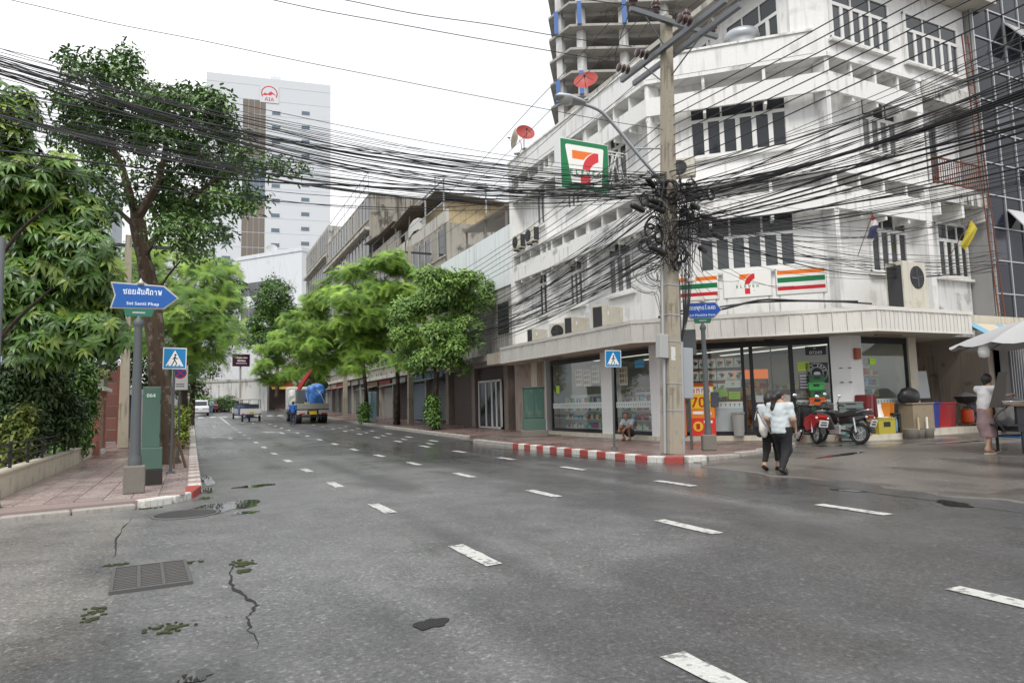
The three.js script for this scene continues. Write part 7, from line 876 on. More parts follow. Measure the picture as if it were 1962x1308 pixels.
{ // three-wheeled cart with a flat bed, and its twin ahead
  const [x, y, z] = carAt(479, 803, 56), t = thing('three_wheeler', 'small open-backed three-wheeler with pale tailboard in the middle lane', 'three-wheeler', [x, y, z], Math.PI); obj('cargo_box', [bx(1.5, 0.06, 1.6, 0, 0.62, -0.4), bx(0.05, 0.45, 1.6, 0.74, 0.85, -0.4), bx(0.05, 0.45, 1.6, -0.74, 0.85, -0.4)], mat([0.5, 0.5, 0.48], 0.5), t); obj('tailboard', rb(1.5, 0.42, 0.05, 0.01, 0, 0.86, -1.22), mat([0.6, 0.6, 0.58], 0.5), t); obj('license_plate', bx(0.34, 0.16, 0.02, 0, 0.74, -1.26), mat([0.6, 0.42, 0.06], 0.5), t); obj('roof', rb(1.5, 0.08, 1.8, 0.04, 0, 1.85, -0.2), mat([0.55, 0.5, 0.44], 0.7), t); for (const s of [-1, 1]) for (const zz of [-1.1, 0.6]) obj('roof_post', bx(0.04, 1.0, 0.04, s * 0.7, 1.32, zz), M.darkSteel, t); obj('seat_back', rb(1.3, 0.5, 0.12, 0.04, 0, 1.2, 0.3), mat([0.1, 0.12, 0.16], 0.6), t); for (const s of [-1, 1]) { const w = obj('wheel', cy(0.26, 0.26, 0.14, 0, 0, 0, 14, 0, 0, Math.PI / 2), M.rubber, t); w.position.set(s * 0.66, 0.26, -0.7); obj('tail_lamp', bx(0.12, 0.1, 0.04, s * 0.66, 0.66, -1.24), M.red, t); } const w = obj('wheel', cy(0.26, 0.26, 0.12, 0, 0, 0, 14, 0, 0, Math.PI / 2), M.rubber, t); w.position.set(0, 0.26, 1.2); obj('axle', bx(1.3, 0.08, 0.08, 0, 0.36, -0.7), M.darkSteel, t); obj('nose', rb(0.7, 0.9, 0.5, 0.1, 0, 0.75, 1.1), mat([0.05, 0.07, 0.2], 0.4), t);
  const [a, b, c] = carAt(462, 800, 63); dup(t, [a, b, c], Math.PI, 'second three-wheeler just ahead, mostly dark from behind');
}
{ // loaded truck at the right kerb
  const [x, y, z] = [8.35, gh(8.35, -53.5) + 0.01, -53.2], t = thing('loaded_truck', 'flatbed truck with crane, piled with a blue tarpaulin bundle', 'truck', [x, y, z], Math.PI), wh = mat([0.5, 0.49, 0.46], 0.5), dk = M.darkSteel;
  obj('bed', rb(2.4, 0.14, 5.6, 0.02, 0, 1.02, 2.6), mat([0.12, 0.11, 0.1], 0.8), t); obj('tail_gate', rb(2.4, 0.42, 0.08, 0.02, 0, 1.28, -0.22), mat([0.34, 0.33, 0.28], 0.6), t); for (const s of [-1, 1]) { obj('lamp_board', rb(0.75, 0.32, 0.1, 0.02, s * 0.8, 0.82, -0.24), wh, t); obj('tail_lamp', rb(0.4, 0.1, 0.05, 0.01, s * 0.8, 0.72, -0.31), M.red, t); obj('side_board', rb(0.06, 0.4, 5.4, 0.01, s * 1.19, 1.28, 2.6), wh, t); for (const zz of [0.7, 1.9, 5.8]) { const w = obj('wheel', cy(0.46, 0.46, 0.42, 0, 0, 0, 20, 0, 0, Math.PI / 2), M.rubber, t); w.position.set(s * 0.95, 0.46, zz); obj('hub_cap', cy(0.22, 0.22, 0.44, 0, 0, 0, 12, 0, 0, Math.PI / 2), M.galv, w); } }
  obj('license_plate', rb(0.56, 0.26, 0.02, 0.01, 0, 0.78, -0.32), mat([0.7, 0.52, 0.03], 0.5), t); obj('bumper', rb(2.2, 0.14, 0.1, 0.02, 0, 0.52, -0.2), dk, t); obj('chassis', bx(0.8, 0.25, 6, 0, 0.75, 2.8), dk, t); obj('cab', rb(2.2, 2.0, 1.7, 0.15, 0, 1.95, 6.5), wh, t);
  const lump = (w, h, d, seed, amp) => { const g = new THREE.SphereGeometry(1, 32, 22), p = g.attributes.position; for (let i = 0; i < p.count; i++) { const X = p.getX(i), Y = p.getY(i), Z = p.getZ(i), k = 0.8 + amp * (fbm(X * 2.4 + 20, Y * 2.4 + Z * 2.1 + 20, 4096, 4, seed) - 0.3); const e = Math.pow(Math.max(Math.abs(X), Math.abs(Y), Math.abs(Z)), -0.45); p.setXYZ(i, X * w * k * e, Y * h * k * e, Z * d * k * e); } g.computeVertexNormals(); return g; };
  obj('tarp_bundle', lump(0.78, 0.92, 0.8, 5, 0.7).translate(-0.45, 2.1, 1.2), mat([0.06, 0.2, 0.55], 0.4), t); obj('rope', [new THREE.TorusGeometry(0.95, 0.02, 5, 24).scale(0.85, 1, 0.8).rotateY(0.4).translate(-0.45, 2.1, 1.2), tube([V(-1.1, 1.2, 0.4), V(-0.6, 2.3, 0.4), V(0.1, 2.9, 0.8)], 0.02, 5)], M.whiteClean, t); obj('grey_crate', rb(0.9, 1.5, 1.2, 0.03, 0.45, 1.85, 2.2), mat([0.09, 0.1, 0.1], 0.7), t); obj('wrapped_load', lump(0.5, 0.8, 0.7, 9, 0.5).translate(0.98, 1.9, 3.2), mat([0.55, 0.56, 0.53], 0.5), t); obj('small_box', rb(0.35, 0.5, 0.3, 0.02, 0.32, 1.35, 0.6), mat([0.4, 0.36, 0.28], 0.7), t);
  obj('crane_post', bx(0.3, 1.8, 0.3, 0.35, 1.9, 4.6), M.red, t); obj('crane_boom', beam(V(0.35, 2.8, 4.6), V(-0.75, 4.7, 3.6), 0.22, 0.28), M.red, t);
}
{ // round green sign on a post and red stall far right
  const p = atD(518, 752, 62), y = gh(11, -62); const t = thing('round_sign', 'round dark green sign on a post far down the right pavement', 'sign', [11.4, y + 0.14, -66]); obj('post', cy(0.05, 0.05, 3.2, 0, 1.6, 0, 8), sgPole, t); obj('disc', cy(0.42, 0.42, 0.04, 0, 3.0, 0.05, 24, Math.PI / 2), mat([0.02, 0.16, 0.1], 0.5), t);
  const b = thing('light_box', 'pale blue standing light box at the foot of the far tree', 'sign', [12.1, gh(12, -49) + 0.14, -49.6], 0.3); obj('box', rb(0.5, 2.2, 0.3, 0.03, 0, 1.1, 0), mat([0.3, 0.46, 0.5], 0.5), b); const yb = thing('yellow_post', 'short yellow guard post before the shutters', 'post', [13.9, gh(13, -48) + 0.14, -49]); obj('post_tube', cy(0.06, 0.06, 1.4, 0, 0.7, 0, 10), mat([0.6, 0.38, 0.02], 0.5), yb); obj('foot_plate', cy(0.12, 0.12, 0.03, 0, 0.015, 0, 10), M.darkSteel, yb);
}
{ // street food cart with umbrella at the right edge
  const g = gh(15.3, -7.9) + 0.018, t = thing('food_cart', 'dark metal street food cart with steel pots and a blue shelf', 'food cart', [15.35, g, -7.85], -0.45), st = mat([0.5, 0.5, 0.5], 0.25, 0.9);
  obj('cart_body', [bx(1.6, 0.5, 0.8, 0.2, 0.72, 0)], M.darkSteel, t); obj('counter', rb(1.9, 0.05, 0.9, 0.01, 0.2, 0.99, 0), M.wood, t); obj('pot', lathe([[0, 0], [0.24, 0], [0.25, 0.42], [0.27, 0.43], [0.27, 0.46], [0, 0.46]], 22).translate(-0.52, 0.62, 0.1), st, t); obj('pot_lid', lathe([[0, 0.1], [0.05, 0.1], [0.06, 0.06], [0.27, 0.0]], 22).translate(-0.52, 1.08, 0.1), st, t); obj('pot_shelf', bx(0.6, 0.04, 0.6, -0.52, 0.6, 0.1), M.darkSteel, t); obj('blue_shelf', bx(1.5, 0.04, 0.7, 0.2, 0.36, 0), mat([0.03, 0.16, 0.4], 0.5), t); for (const a of [-0.5, 0.9]) for (const b of [-0.36, 0.36]) obj('frame_leg', bx(0.04, 0.9, 0.04, a, 0.5, b), M.darkSteel, t); wheelParts(t, 0.0, 0.2, 0.5, 0.2, 0.06, 6).rotation.y = Math.PI / 2; wheelParts(t, 0.9, 0.3, 0.5, 0.3, 0.06, 8).rotation.y = Math.PI / 2; obj('side_panel', extr([[-1.0, 0.95], [-0.75, 1.65], [-0.6, 1.65], [-0.7, 0.95]], 0.03).translate(0, 0, 0.2), mat([0.05, 0.045, 0.04], 0.7), t); obj('tray', rb(0.6, 0.06, 0.4, 0.02, 0.3, 1.05, 0.1), st, t); obj('food', [at(new THREE.SphereGeometry(0.14, 10, 8).scale(1.4, 0.6, 1), 0.3, 1.12, 0.1)], mat([0.3, 0.12, 0.04], 0.6), t); obj('handle', tube([V(-0.72, 0.96, 0.3), V(-0.98, 0.75, 0.3), V(-0.8, 0.5, 0.3)], 0.02, 6, 10), M.darkSteel, t);
  const u = thing('market_umbrella', 'pale grey market umbrella over the food cart', 'umbrella', [15.95, g, -8.0]); obj('umbrella_pole', cy(0.025, 0.025, 2.75, 0, 1.375, 0, 8), M.galv, u); const n = 12, P = []; for (let k = 0; k < n; k++) obj('canopy_panel', grid(4, 4, (s, v) => { const a = (k + s) / n * 6.283, R = 1.5 * v, sag = 0.07 * v * Math.sin(s * Math.PI); return V(Math.cos(a) * R, 2.78 - 0.52 * Math.pow(v, 1.3) - sag, Math.sin(a) * R); }), mat(k % 2 ? [0.4, 0.4, 0.4] : [0.36, 0.36, 0.365], 0.8, 0, { side: THREE.DoubleSide }), u); for (let k = 0; k < n; k++) { const a = k / n * 6.283; obj('rib', bar(V(0, 2.7, 0), V(Math.cos(a) * 1.47, 2.22, Math.sin(a) * 1.47), 0.008, 4), M.darkSteel, u); }
  const b = tag(obj('plastic_bag', lathe([[0, 0], [0.09, 0.03], [0.11, 0.15], [0.08, 0.26], [0.09, 0.28]], 9), mat([0.7, 0.7, 0.68], 0.5, 0, { side: THREE.DoubleSide })), 'white plastic bag hung from the umbrella cord', 'bag'); b.position.set(14.62, g + 1.95, -8.25);
}
// ---------------------------------------------------------------- people: bodies from smoothly joined limbs
const capD = (p, s) => { const ax = s.b[0] - s.a[0], ay = s.b[1] - s.a[1], az = s.b[2] - s.a[2], px = p[0] - s.a[0], py = p[1] - s.a[1], pz = p[2] - s.a[2], h = clamp((px * ax + py * ay + pz * az) / (ax * ax + ay * ay + az * az + 1e-9), 0, 1), dx = px - ax * h, dy = py - ay * h, dz = pz - az * h; return Math.sqrt(dx * dx + dy * dy + dz * dz) - lerp(s.ra, s.rb, h); };
const ellD = (p, s) => { const x = (p[0] - s.c[0]) / s.r[0], y = (p[1] - s.c[1]) / s.r[1], z = (p[2] - s.c[2]) / s.r[2], k = Math.sqrt(x * x + y * y + z * z); return (k - 1) * Math.min(...s.r); };
const B = (a, b, ra, rb = ra) => ({ a, b, ra, rb }), E = (c, r) => ({ c, r });
function sdf(prims, k, clip) { return (p) => { let d = 1e9; for (const s of prims) { const e = s.a ? capD(p, s) : ellD(p, s); if (d > 1e8) d = e; else { const h = Math.max(k - Math.abs(d - e), 0) / k; d = Math.min(d, e) - h * h * k * 0.25; } } return clip ? Math.max(d, clip(p)) : d; }; }
function surf(f, prims, cell, pad = 0.05) {                           // naive surface nets
  const lo = [1e9, 1e9, 1e9], hi = [-1e9, -1e9, -1e9]; for (const s of prims) for (let i = 0; i < 3; i++) { const m = s.a ? Math.min(s.a[i] - s.ra, s.b[i] - s.rb) : s.c[i] - s.r[i], M2 = s.a ? Math.max(s.a[i] + s.ra, s.b[i] + s.rb) : s.c[i] + s.r[i]; lo[i] = Math.min(lo[i], m - pad); hi[i] = Math.max(hi[i], M2 + pad); }
  const n = [0, 1, 2].map((i) => Math.ceil((hi[i] - lo[i]) / cell) + 1), N = n[0] * n[1] * n[2], v = new Float32Array(N), id = (i, j, k) => (k * n[1] + j) * n[0] + i;
  for (let k = 0; k < n[2]; k++) for (let j = 0; j < n[1]; j++) for (let i = 0; i < n[0]; i++) v[id(i, j, k)] = f([lo[0] + i * cell, lo[1] + j * cell, lo[2] + k * cell]);
  const vi = new Int32Array(N).fill(-1), pos = [], ix = [];
  for (let k = 0; k < n[2] - 1; k++) for (let j = 0; j < n[1] - 1; j++) for (let i = 0; i < n[0] - 1; i++) {
    let c = 0, x = 0, y = 0, z = 0; const at2 = (a, b, d) => v[id(i + a, j + b, k + d)];
    const e = (a0, b0, c0, a1, b1, c1) => { const p = at2(a0, b0, c0), q = at2(a1, b1, c1); if ((p < 0) !== (q < 0)) { const t = p / (p - q); x += lerp(a0, a1, t); y += lerp(b0, b1, t); z += lerp(c0, c1, t); c++; } };
    e(0,0,0,1,0,0); e(0,1,0,1,1,0); e(0,0,1,1,0,1); e(0,1,1,1,1,1); e(0,0,0,0,1,0); e(1,0,0,1,1,0); e(0,0,1,0,1,1); e(1,0,1,1,1,1); e(0,0,0,0,0,1); e(1,0,0,1,0,1); e(0,1,0,0,1,1); e(1,1,0,1,1,1);
    if (c) { vi[id(i, j, k)] = pos.length / 3; pos.push(lo[0] + (i + x / c) * cell, lo[1] + (j + y / c) * cell, lo[2] + (k + z / c) * cell); }
  }
  const quad = (a, b, c, d, flip) => { if (a < 0 || b < 0 || c < 0 || d < 0) return; flip ? ix.push(a, c, b, a, d, c) : ix.push(a, b, c, a, c, d); };
  for (let k = 1; k < n[2] - 1; k++) for (let j = 1; j < n[1] - 1; j++) for (let i = 1; i < n[0] - 1; i++) {
    const s = v[id(i, j, k)] < 0;
    if (s !== v[id(i + 1, j, k)] < 0) quad(vi[id(i, j - 1, k - 1)], vi[id(i, j, k - 1)], vi[id(i, j, k)], vi[id(i, j - 1, k)], !s);
    if (s !== v[id(i, j + 1, k)] < 0) quad(vi[id(i - 1, j, k - 1)], vi[id(i - 1, j, k)], vi[id(i, j, k)], vi[id(i, j, k - 1)], !s);
    if (s !== v[id(i, j, k + 1)] < 0) quad(vi[id(i - 1, j - 1, k)], vi[id(i, j - 1, k)], vi[id(i, j, k)], vi[id(i - 1, j, k)], !s);
  }
  const g = new THREE.BufferGeometry(); g.setAttribute('position', new THREE.Float32BufferAttribute(pos, 3)); g.setIndex(ix); g.computeVertexNormals(); g.setAttribute('uv', new THREE.Float32BufferAttribute(new Float32Array(pos.length / 3 * 2), 2)); return g;
}
const add = (a, b) => [a[0] + b[0], a[1] + b[1], a[2] + b[2]], mul = (a, s) => [a[0] * s, a[1] * s, a[2] * s];
function handPrims(wr, dir, side, palm, curl) {                       // wrist, direction of the fingers, side towards the thumb, palm normal
  const d = V(...dir).normalize(), s = V(...side).normalize(), n = V(...palm).normalize(), P = (f, t, o) => { const p = V(...wr).addScaledVector(d, f).addScaledVector(s, t).addScaledVector(n, o); return [p.x, p.y, p.z]; }, out = [B(P(0, 0.012, 0), P(0.075, 0.022, 0), 0.018, 0.014), B(P(0, -0.012, 0), P(0.072, -0.022, 0), 0.017, 0.013), B(P(0.0, 0, 0), P(0.078, 0, 0), 0.02, 0.014)];
  [[0.03, 0.068, 0], [0.01, 0.076, 0], [-0.01, 0.07, 0], [-0.029, 0.055, 0]].forEach(([t, L], i) => { const a = P(0.08, t, 0), c1 = curl * 0.7, c2 = curl * 1.6, b = P(0.08 + L * 0.5 * Math.cos(c1), t * 1.08, L * 0.5 * Math.sin(c1)), e = P(0.08 + L * 0.5 * (Math.cos(c1) + Math.cos(c2)), t * 1.1, L * 0.5 * (Math.sin(c1) + Math.sin(c2))); out.push(B(a, b, 0.0095, 0.0085), B(b, e, 0.0085, 0.007)); });
  out.push(B(P(0.02, 0.02, 0.005), P(0.05, 0.05, 0.018), 0.012, 0.01), B(P(0.05, 0.05, 0.018), P(0.078, 0.056, 0.034), 0.0095, 0.008)); return out;
}
function person(o) {
  const t = thing('person', o.label, 'person', o.pos, o.turn || 0), J = o.J, f = o.fat || 1, limbs = [], skin = mat(o.skin || [0.32, 0.19, 0.12], 0.6), cl = (c, r = 0.85) => mat(c, r, 0, { bumpMap: rep(grainBump, 0.1), bumpScale: 0.0006 });
  const head = J.head, tr = [B(J.hip, J.belly, 0.125 * f, 0.115 * f), B(J.belly, J.chest, 0.115 * f, 0.12 * f), B(J.chest, J.neck, 0.105 * f, 0.055), B(J.shL, J.shR, 0.062 * f), B(J.neck, head, 0.05, 0.052)];
  const arm = (s, e, w) => [B(s, e, 0.052 * f, 0.042 * f), B(e, w, 0.041 * f, 0.027)], leg = (h, k, a) => [B(h, k, 0.09 * f, 0.058 * f), B(k, a, 0.056 * f, 0.036)];
  const arms = [...arm(J.shL, J.elL, J.wrL), ...arm(J.shR, J.elR, J.wrR)], legs = [...leg(J.hL, J.kL, J.aL), ...leg(J.hR, J.kR, J.aR)], feet = [B(J.aL, J.tL, 0.036, 0.03), B(J.aR, J.tR, 0.036, 0.03)];
  const body = [...tr, ...arms, ...legs, ...feet], fd = V(...o.look).normalize(), rt = V(0, 1, 0).cross(fd).normalize(), H = (x, y, z) => { const p = V(...head).addScaledVector(rt, x).addScaledVector(fd, z); return [p.x, p.y + y, p.z]; };
  const hd = [E(H(0, 0.03, -0.01), [0.078, 0.105, 0.078]), B(H(0, -0.03, 0.03), H(0, -0.07, 0.055), 0.05, 0.034), B(H(0, 0.02, 0.085), H(0, -0.022, 0.102), 0.009, 0.014), B(H(-0.02, -0.055, 0.088), H(0.02, -0.055, 0.088), 0.011), B(H(-0.03, 0.022, 0.076), H(0.03, 0.022, 0.076), 0.014), B(H(0.078, 0.015, -0.005), H(0.082, -0.025, 0), 0.017, 0.012), B(H(-0.078, 0.015, -0.005), H(-0.082, -0.025, 0), 0.017, 0.012), B(J.neck, H(0, -0.03, -0.01), 0.05, 0.05)];
  const parts = [surf(sdf(body, 0.06), body, o.cell || 0.016), surf(sdf(hd, 0.025), hd, 0.007)]; for (const hp of o.hands || []) parts.push(surf(sdf(hp, 0.012), hp, 0.0045, 0.02));
  obj('body', parts, skin, t);
  const hr = o.hair(H), hm = surf(sdf(hr.prims, 0.04, hr.clip), hr.prims, 0.009); obj('hair', hm, mat([0.014, 0.011, 0.01], 0.5), t);
  if (o.face !== false) obj('eye', [at(new THREE.SphereGeometry(0.011, 8, 6), ...H(0.031, 0.008, 0.077)), at(new THREE.SphereGeometry(0.011, 8, 6), ...H(-0.031, 0.008, 0.077))], mat([0.03, 0.025, 0.02], 0.2), t);
  const grow = (l, g) => l.map((s) => (s.a ? B(s.a, s.b, s.ra + g, s.rb + g) : s));
  for (const c of o.clothes({ tr, arms, legs, feet, grow, J })) { const F = sdf(c.prims, c.k || 0.07, c.clip), wr = c.wrinkle ?? 0.0022; const f2 = (p) => F(p) + wr * Math.sin(p[1] * 46 + p[0] * 21 + Math.sin(p[2] * 30) * 1.5) * Math.sin(p[0] * 28 - p[1] * 12 + p[2] * 19); obj(c.name, surf(f2, c.prims, c.cell || 0.012), cl(c.color, c.rough), t); }
  return t;
}
// walking woman in a pale shirt; her bottle; her companion half hidden behind her
{
  const J = { hip: [0, 0.9, 0], belly: [0, 1.04, 0.02], chest: [0, 1.22, 0.02], neck: [0, 1.4, 0.02], head: [0, 1.51, 0.045], shL: [0.17, 1.34, 0.01], shR: [-0.17, 1.34, 0.01], elL: [0.24, 1.1, -0.06], wrL: [0.25, 0.9, 0.06], elR: [-0.25, 1.08, -0.02], wrR: [-0.25, 0.87, 0.1], hL: [0.09, 0.9, 0], kL: [0.09, 0.5, 0.2], aL: [0.09, 0.1, 0.22], tL: [0.1, 0.04, 0.38], hR: [-0.09, 0.9, 0], kR: [-0.09, 0.48, 0.0], aR: [-0.08, 0.14, -0.28], tR: [-0.09, 0.05, -0.16] };
  const P = [10.55, gh(10.55, -9.85) + 0.005, -9.85];
  person({ label: 'person in a pale grey shirt and black trousers walking with a water bottle', pos: P, turn: 1.95, fat: 1.22, J, look: [-0.55, 0.05, 0.83], skin: [0.42, 0.26, 0.18], cell: 0.014,
    hands: [handPrims(J.wrR, [0.1, -0.95, 0.25], [0.1, 0.2, 1], [1, 0.1, 0], 1.1), handPrims(J.wrL, [-0.1, -0.95, 0.2], [-0.1, 0.2, 1], [-1, 0.1, 0], 0.5)],
    hair: (H) => ({ prims: [E(H(0, 0.05, -0.025), [0.092, 0.105, 0.095]), B(H(0, 0.05, -0.1), H(0, 0.0, -0.14), 0.05, 0.045), B(H(0, 0.0, -0.14), H(0.01, -0.2, -0.16), 0.048, 0.05), B(H(0.01, -0.2, -0.16), H(0.02, -0.36, -0.15), 0.05, 0.022)], clip: (p) => { const q = H(0, 0.005, 0.045), d = V(p[0] - q[0], p[1] - q[1], p[2] - q[2]); return V(...[H(0, 0, 1)[0] - H(0, 0, 0)[0], -0.55, H(0, 0, 1)[2] - H(0, 0, 0)[2]]).normalize().dot(d); } }),
    clothes: ({ tr, arms, legs, feet, grow }) => [{ name: 'shirt', color: [0.5, 0.55, 0.56], prims: [...grow(tr.slice(0, 3), 0.022), B([0, 1.0, 0], [0, 0.84, -0.01], 0.168, 0.18), ...grow([tr[3]], 0.014), B(J.shL, [0.225, 1.15, -0.04], 0.072, 0.074), B(J.shR, [-0.228, 1.14, -0.012], 0.072, 0.075)], clip: (p) => Math.max(0.8 - p[1], p[1] - 1.405), wrinkle: 0.0045 }, { name: 'trousers', color: [0.012, 0.012, 0.014], prims: [B([0, 0.92, -0.01], [0, 0.84, -0.02], 0.16, 0.165), ...grow(legs, 0.022)], clip: (p) => Math.max(p[1] - 0.93, 0.1 - p[1]) }, { name: 'shoe', color: [0.012, 0.012, 0.013], rough: 0.5, prims: [B([0.09, 0.05, 0.19], [0.1, 0.042, 0.37], 0.05, 0.042)], wrinkle: 0 }, { name: 'shoe', color: [0.012, 0.012, 0.013], rough: 0.5, prims: [B([-0.08, 0.115, -0.31], [-0.09, 0.045, -0.13], 0.048, 0.042)], wrinkle: 0 }] });
  const bt = thing('water_bottle', 'clear plastic water bottle in the walking hand', 'bottle', [0, 0, 0]); const loc = V(-0.19, 0.68, 0.17).applyAxisAngle(V(0, 1, 0), 1.95).add(V(...P)); bt.position.copy(loc); bt.rotation.set(0.2, 1.95, 0.5); obj('bottle_body', lathe([[0, 0], [0.032, 0.005], [0.034, 0.13], [0.03, 0.16], [0.013, 0.19], [0.013, 0.205], [0, 0.205]], 16), phy([0.92, 0.95, 0.97], { roughness: 0.08, transmission: 0.85, thickness: 0 }), bt); obj('cap', cy(0.015, 0.015, 0.018, 0, 0.214, 0, 12), M.whiteClean, bt);
  const J2 = { hip: [0, 0.86, 0], belly: [0, 1.0, 0.01], chest: [0, 1.18, 0.01], neck: [0, 1.36, 0.02], head: [0, 1.46, 0.04], shL: [0.16, 1.3, 0], shR: [-0.16, 1.3, 0], elL: [0.22, 1.06, -0.08], wrL: [0.22, 0.86, 0.02], elR: [-0.22, 1.06, 0.04], wrR: [-0.2, 0.88, 0.14], hL: [0.08, 0.86, 0], kL: [0.08, 0.47, -0.02], aL: [0.08, 0.12, -0.22], tL: [0.09, 0.045, -0.1], hR: [-0.08, 0.86, 0], kR: [-0.08, 0.48, 0.14], aR: [-0.08, 0.09, 0.1], tR: [-0.08, 0.04, 0.24] };
  const P2 = [10.83, gh(10.83, -10.4) + 0.005, -10.4];
  person({ label: 'dark-haired person in black with a shoulder bag, half hidden behind the walking person', pos: P2, turn: 2.0, fat: 1.0, J: J2, look: [0, 0.02, 1], skin: [0.42, 0.26, 0.18], cell: 0.016, hands: [handPrims(J2.wrL, [0, -0.95, 0.2], [-0.1, 0.2, 1], [-1, 0.1, 0], 0.5), handPrims(J2.wrR, [0, -0.95, 0.2], [0.1, 0.2, 1], [1, 0.1, 0], 0.5)],
    hair: (H) => ({ prims: [E(H(0, 0.05, -0.03), [0.094, 0.108, 0.095]), B(H(0, 0.0, -0.06), H(0, -0.18, -0.08), 0.085, 0.06)], clip: (p) => { const q = H(0, 0, 0.045), f = [H(0, 0, 1)[0] - H(0, 0, 0)[0], H(0, 0, 1)[2] - H(0, 0, 0)[2]]; return f[0] * (p[0] - q[0]) + f[1] * (p[2] - q[2]) - 0.5 * (p[1] - q[1]); } }),
    clothes: ({ tr, arms, legs, grow }) => [{ name: 'shirt', color: [0.5, 0.53, 0.54], prims: [...grow(tr.slice(0, 3), 0.02), B([0, 0.98, 0], [0, 0.84, 0], 0.14, 0.15), ...grow([tr[3]], 0.014), ...grow([arms[0], arms[2]], 0.02)], clip: (p) => Math.max(0.8 - p[1], p[1] - 1.37) }, { name: 'trousers', color: [0.014, 0.013, 0.014], prims: [B([0, 0.9, 0], [0, 0.82, -0.01], 0.135, 0.14), ...grow(legs, 0.014)], clip: (p) => Math.max(p[1] - 0.9, 0.2 - p[1]) }, { name: 'shoe', color: [0.012, 0.012, 0.013], prims: [B([0.08, 0.1, -0.25], [0.09, 0.04, -0.07], 0.045, 0.04)], wrinkle: 0 }, { name: 'shoe', color: [0.012, 0.012, 0.013], prims: [B([-0.08, 0.05, 0.06], [-0.08, 0.04, 0.24], 0.045, 0.04)], wrinkle: 0 }] });
  const bg = thing('shoulder_bag', 'slouchy black and cream shoulder bag hanging behind the walking pair', 'bag', V(0.16, 0.74, -0.22).applyAxisAngle(V(0, 1, 0), 2.0).add(V(...P2)).toArray(), 1.7); const bp = [B([0, 0.05, 0], [0, 0.3, 0], 0.13, 0.08)], bs2 = surf(sdf([B([0, 0.44, 0], [0, 0.2, 0.02], 0.025, 0.07), E([0, 0.1, 0.03], [0.13, 0.15, 0.06])], 0.1), [B([0, 0.44, 0], [0, 0.2, 0.02], 0.025, 0.07), E([0, 0.1, 0.03], [0.13, 0.15, 0.06])], 0.012); obj('bag_body', bs2, mat([0.025, 0.025, 0.028], 0.6), bg); const bs3 = surf(sdf([B([-0.03, 0.42, -0.03], [-0.14, 0.12, -0.05], 0.02, 0.055), E([-0.17, 0.04, -0.05], [0.07, 0.09, 0.045])], 0.1), [B([-0.03, 0.42, -0.03], [-0.14, 0.12, -0.05], 0.02, 0.055), E([-0.17, 0.04, -0.05], [0.07, 0.09, 0.045])], 0.012); obj('bag_panel', bs3, mat([0.6, 0.57, 0.52], 0.8), bg); obj('strap', tube([V(-0.05, 0.38, 0), V(0.03, 0.52, 0.02), V(0.08, 0.56, 0.1), V(0.08, 0.4, 0.16)], 0.014, 6, 14), mat([0.025, 0.025, 0.028], 0.6), bg);
}
{ // man squatting on the pavement before the glass
  const J = { hip: [0, 0.26, -0.12], belly: [0, 0.4, -0.1], chest: [0, 0.58, -0.02], neck: [0, 0.74, 0.06], head: [0, 0.83, 0.11], shL: [0.17, 0.68, 0.0], shR: [-0.17, 0.68, 0.0], elL: [0.21, 0.5, 0.18], wrL: [0.12, 0.44, 0.4], elR: [-0.21, 0.5, 0.18], wrR: [-0.12, 0.42, 0.4], hL: [0.09, 0.25, -0.1], kL: [0.14, 0.48, 0.24], aL: [0.11, 0.08, 0.1], tL: [0.13, 0.03, 0.26], hR: [-0.09, 0.25, -0.1], kR: [-0.14, 0.48, 0.24], aR: [-0.11, 0.08, 0.1], tR: [-0.13, 0.03, 0.26] };
  person({ label: 'person in a grey shirt squatting on the pavement below the shop glass', pos: [13.85, 0.147, -19.75], turn: -1.15, fat: 0.95, J, look: [0.35, -0.15, 0.9], skin: [0.22, 0.12, 0.075], cell: 0.014, hands: [handPrims(J.wrL, [-0.2, -0.6, 0.75], [-1, 0, 0], [0, -0.8, -0.4], 0.7), handPrims(J.wrR, [0.2, -0.7, 0.7], [1, 0, 0], [0, -0.8, -0.4], 0.7)],
    hair: (H) => ({ prims: [E(H(0, 0.055, -0.03), [0.083, 0.09, 0.082])], clip: (p) => { const q = H(0, 0.03, 0.03), f = [H(0, 0, 1)[0] - H(0, 0, 0)[0], H(0, 0, 1)[2] - H(0, 0, 0)[2]]; return f[0] * (p[0] - q[0]) + f[1] * (p[2] - q[2]) - 0.8 * (p[1] - q[1]); } }),
    clothes: ({ tr, arms, legs, grow }) => [{ name: 'shirt', color: [0.3, 0.32, 0.34], prims: [...grow(tr.slice(0, 3), 0.02), ...grow([tr[3]], 0.016), B(J.shL, [0.2, 0.56, 0.12], 0.07, 0.07), B(J.shR, [-0.2, 0.56, 0.12], 0.07, 0.07)], clip: (p) => p[1] - 0.745 - 0.3 * (0.06 - p[2]) }, { name: 'shorts', color: [0.03, 0.03, 0.035], prims: [B([0, 0.25, -0.13], [0, 0.3, -0.1], 0.14), B(J.hL, [0.125, 0.4, 0.14], 0.105, 0.085), B(J.hR, [-0.125, 0.4, 0.14], 0.105, 0.085)] }, { name: 'sandal', color: [0.05, 0.04, 0.035], prims: [B([0.11, 0.018, 0.05], [0.13, 0.015, 0.27], 0.04, 0.04)], clip: (p) => p[1] - 0.022, wrinkle: 0 }, { name: 'sandal', color: [0.05, 0.04, 0.035], prims: [B([-0.11, 0.018, 0.05], [-0.13, 0.015, 0.27], 0.04, 0.04)], clip: (p) => p[1] - 0.022, wrinkle: 0 }] });
}
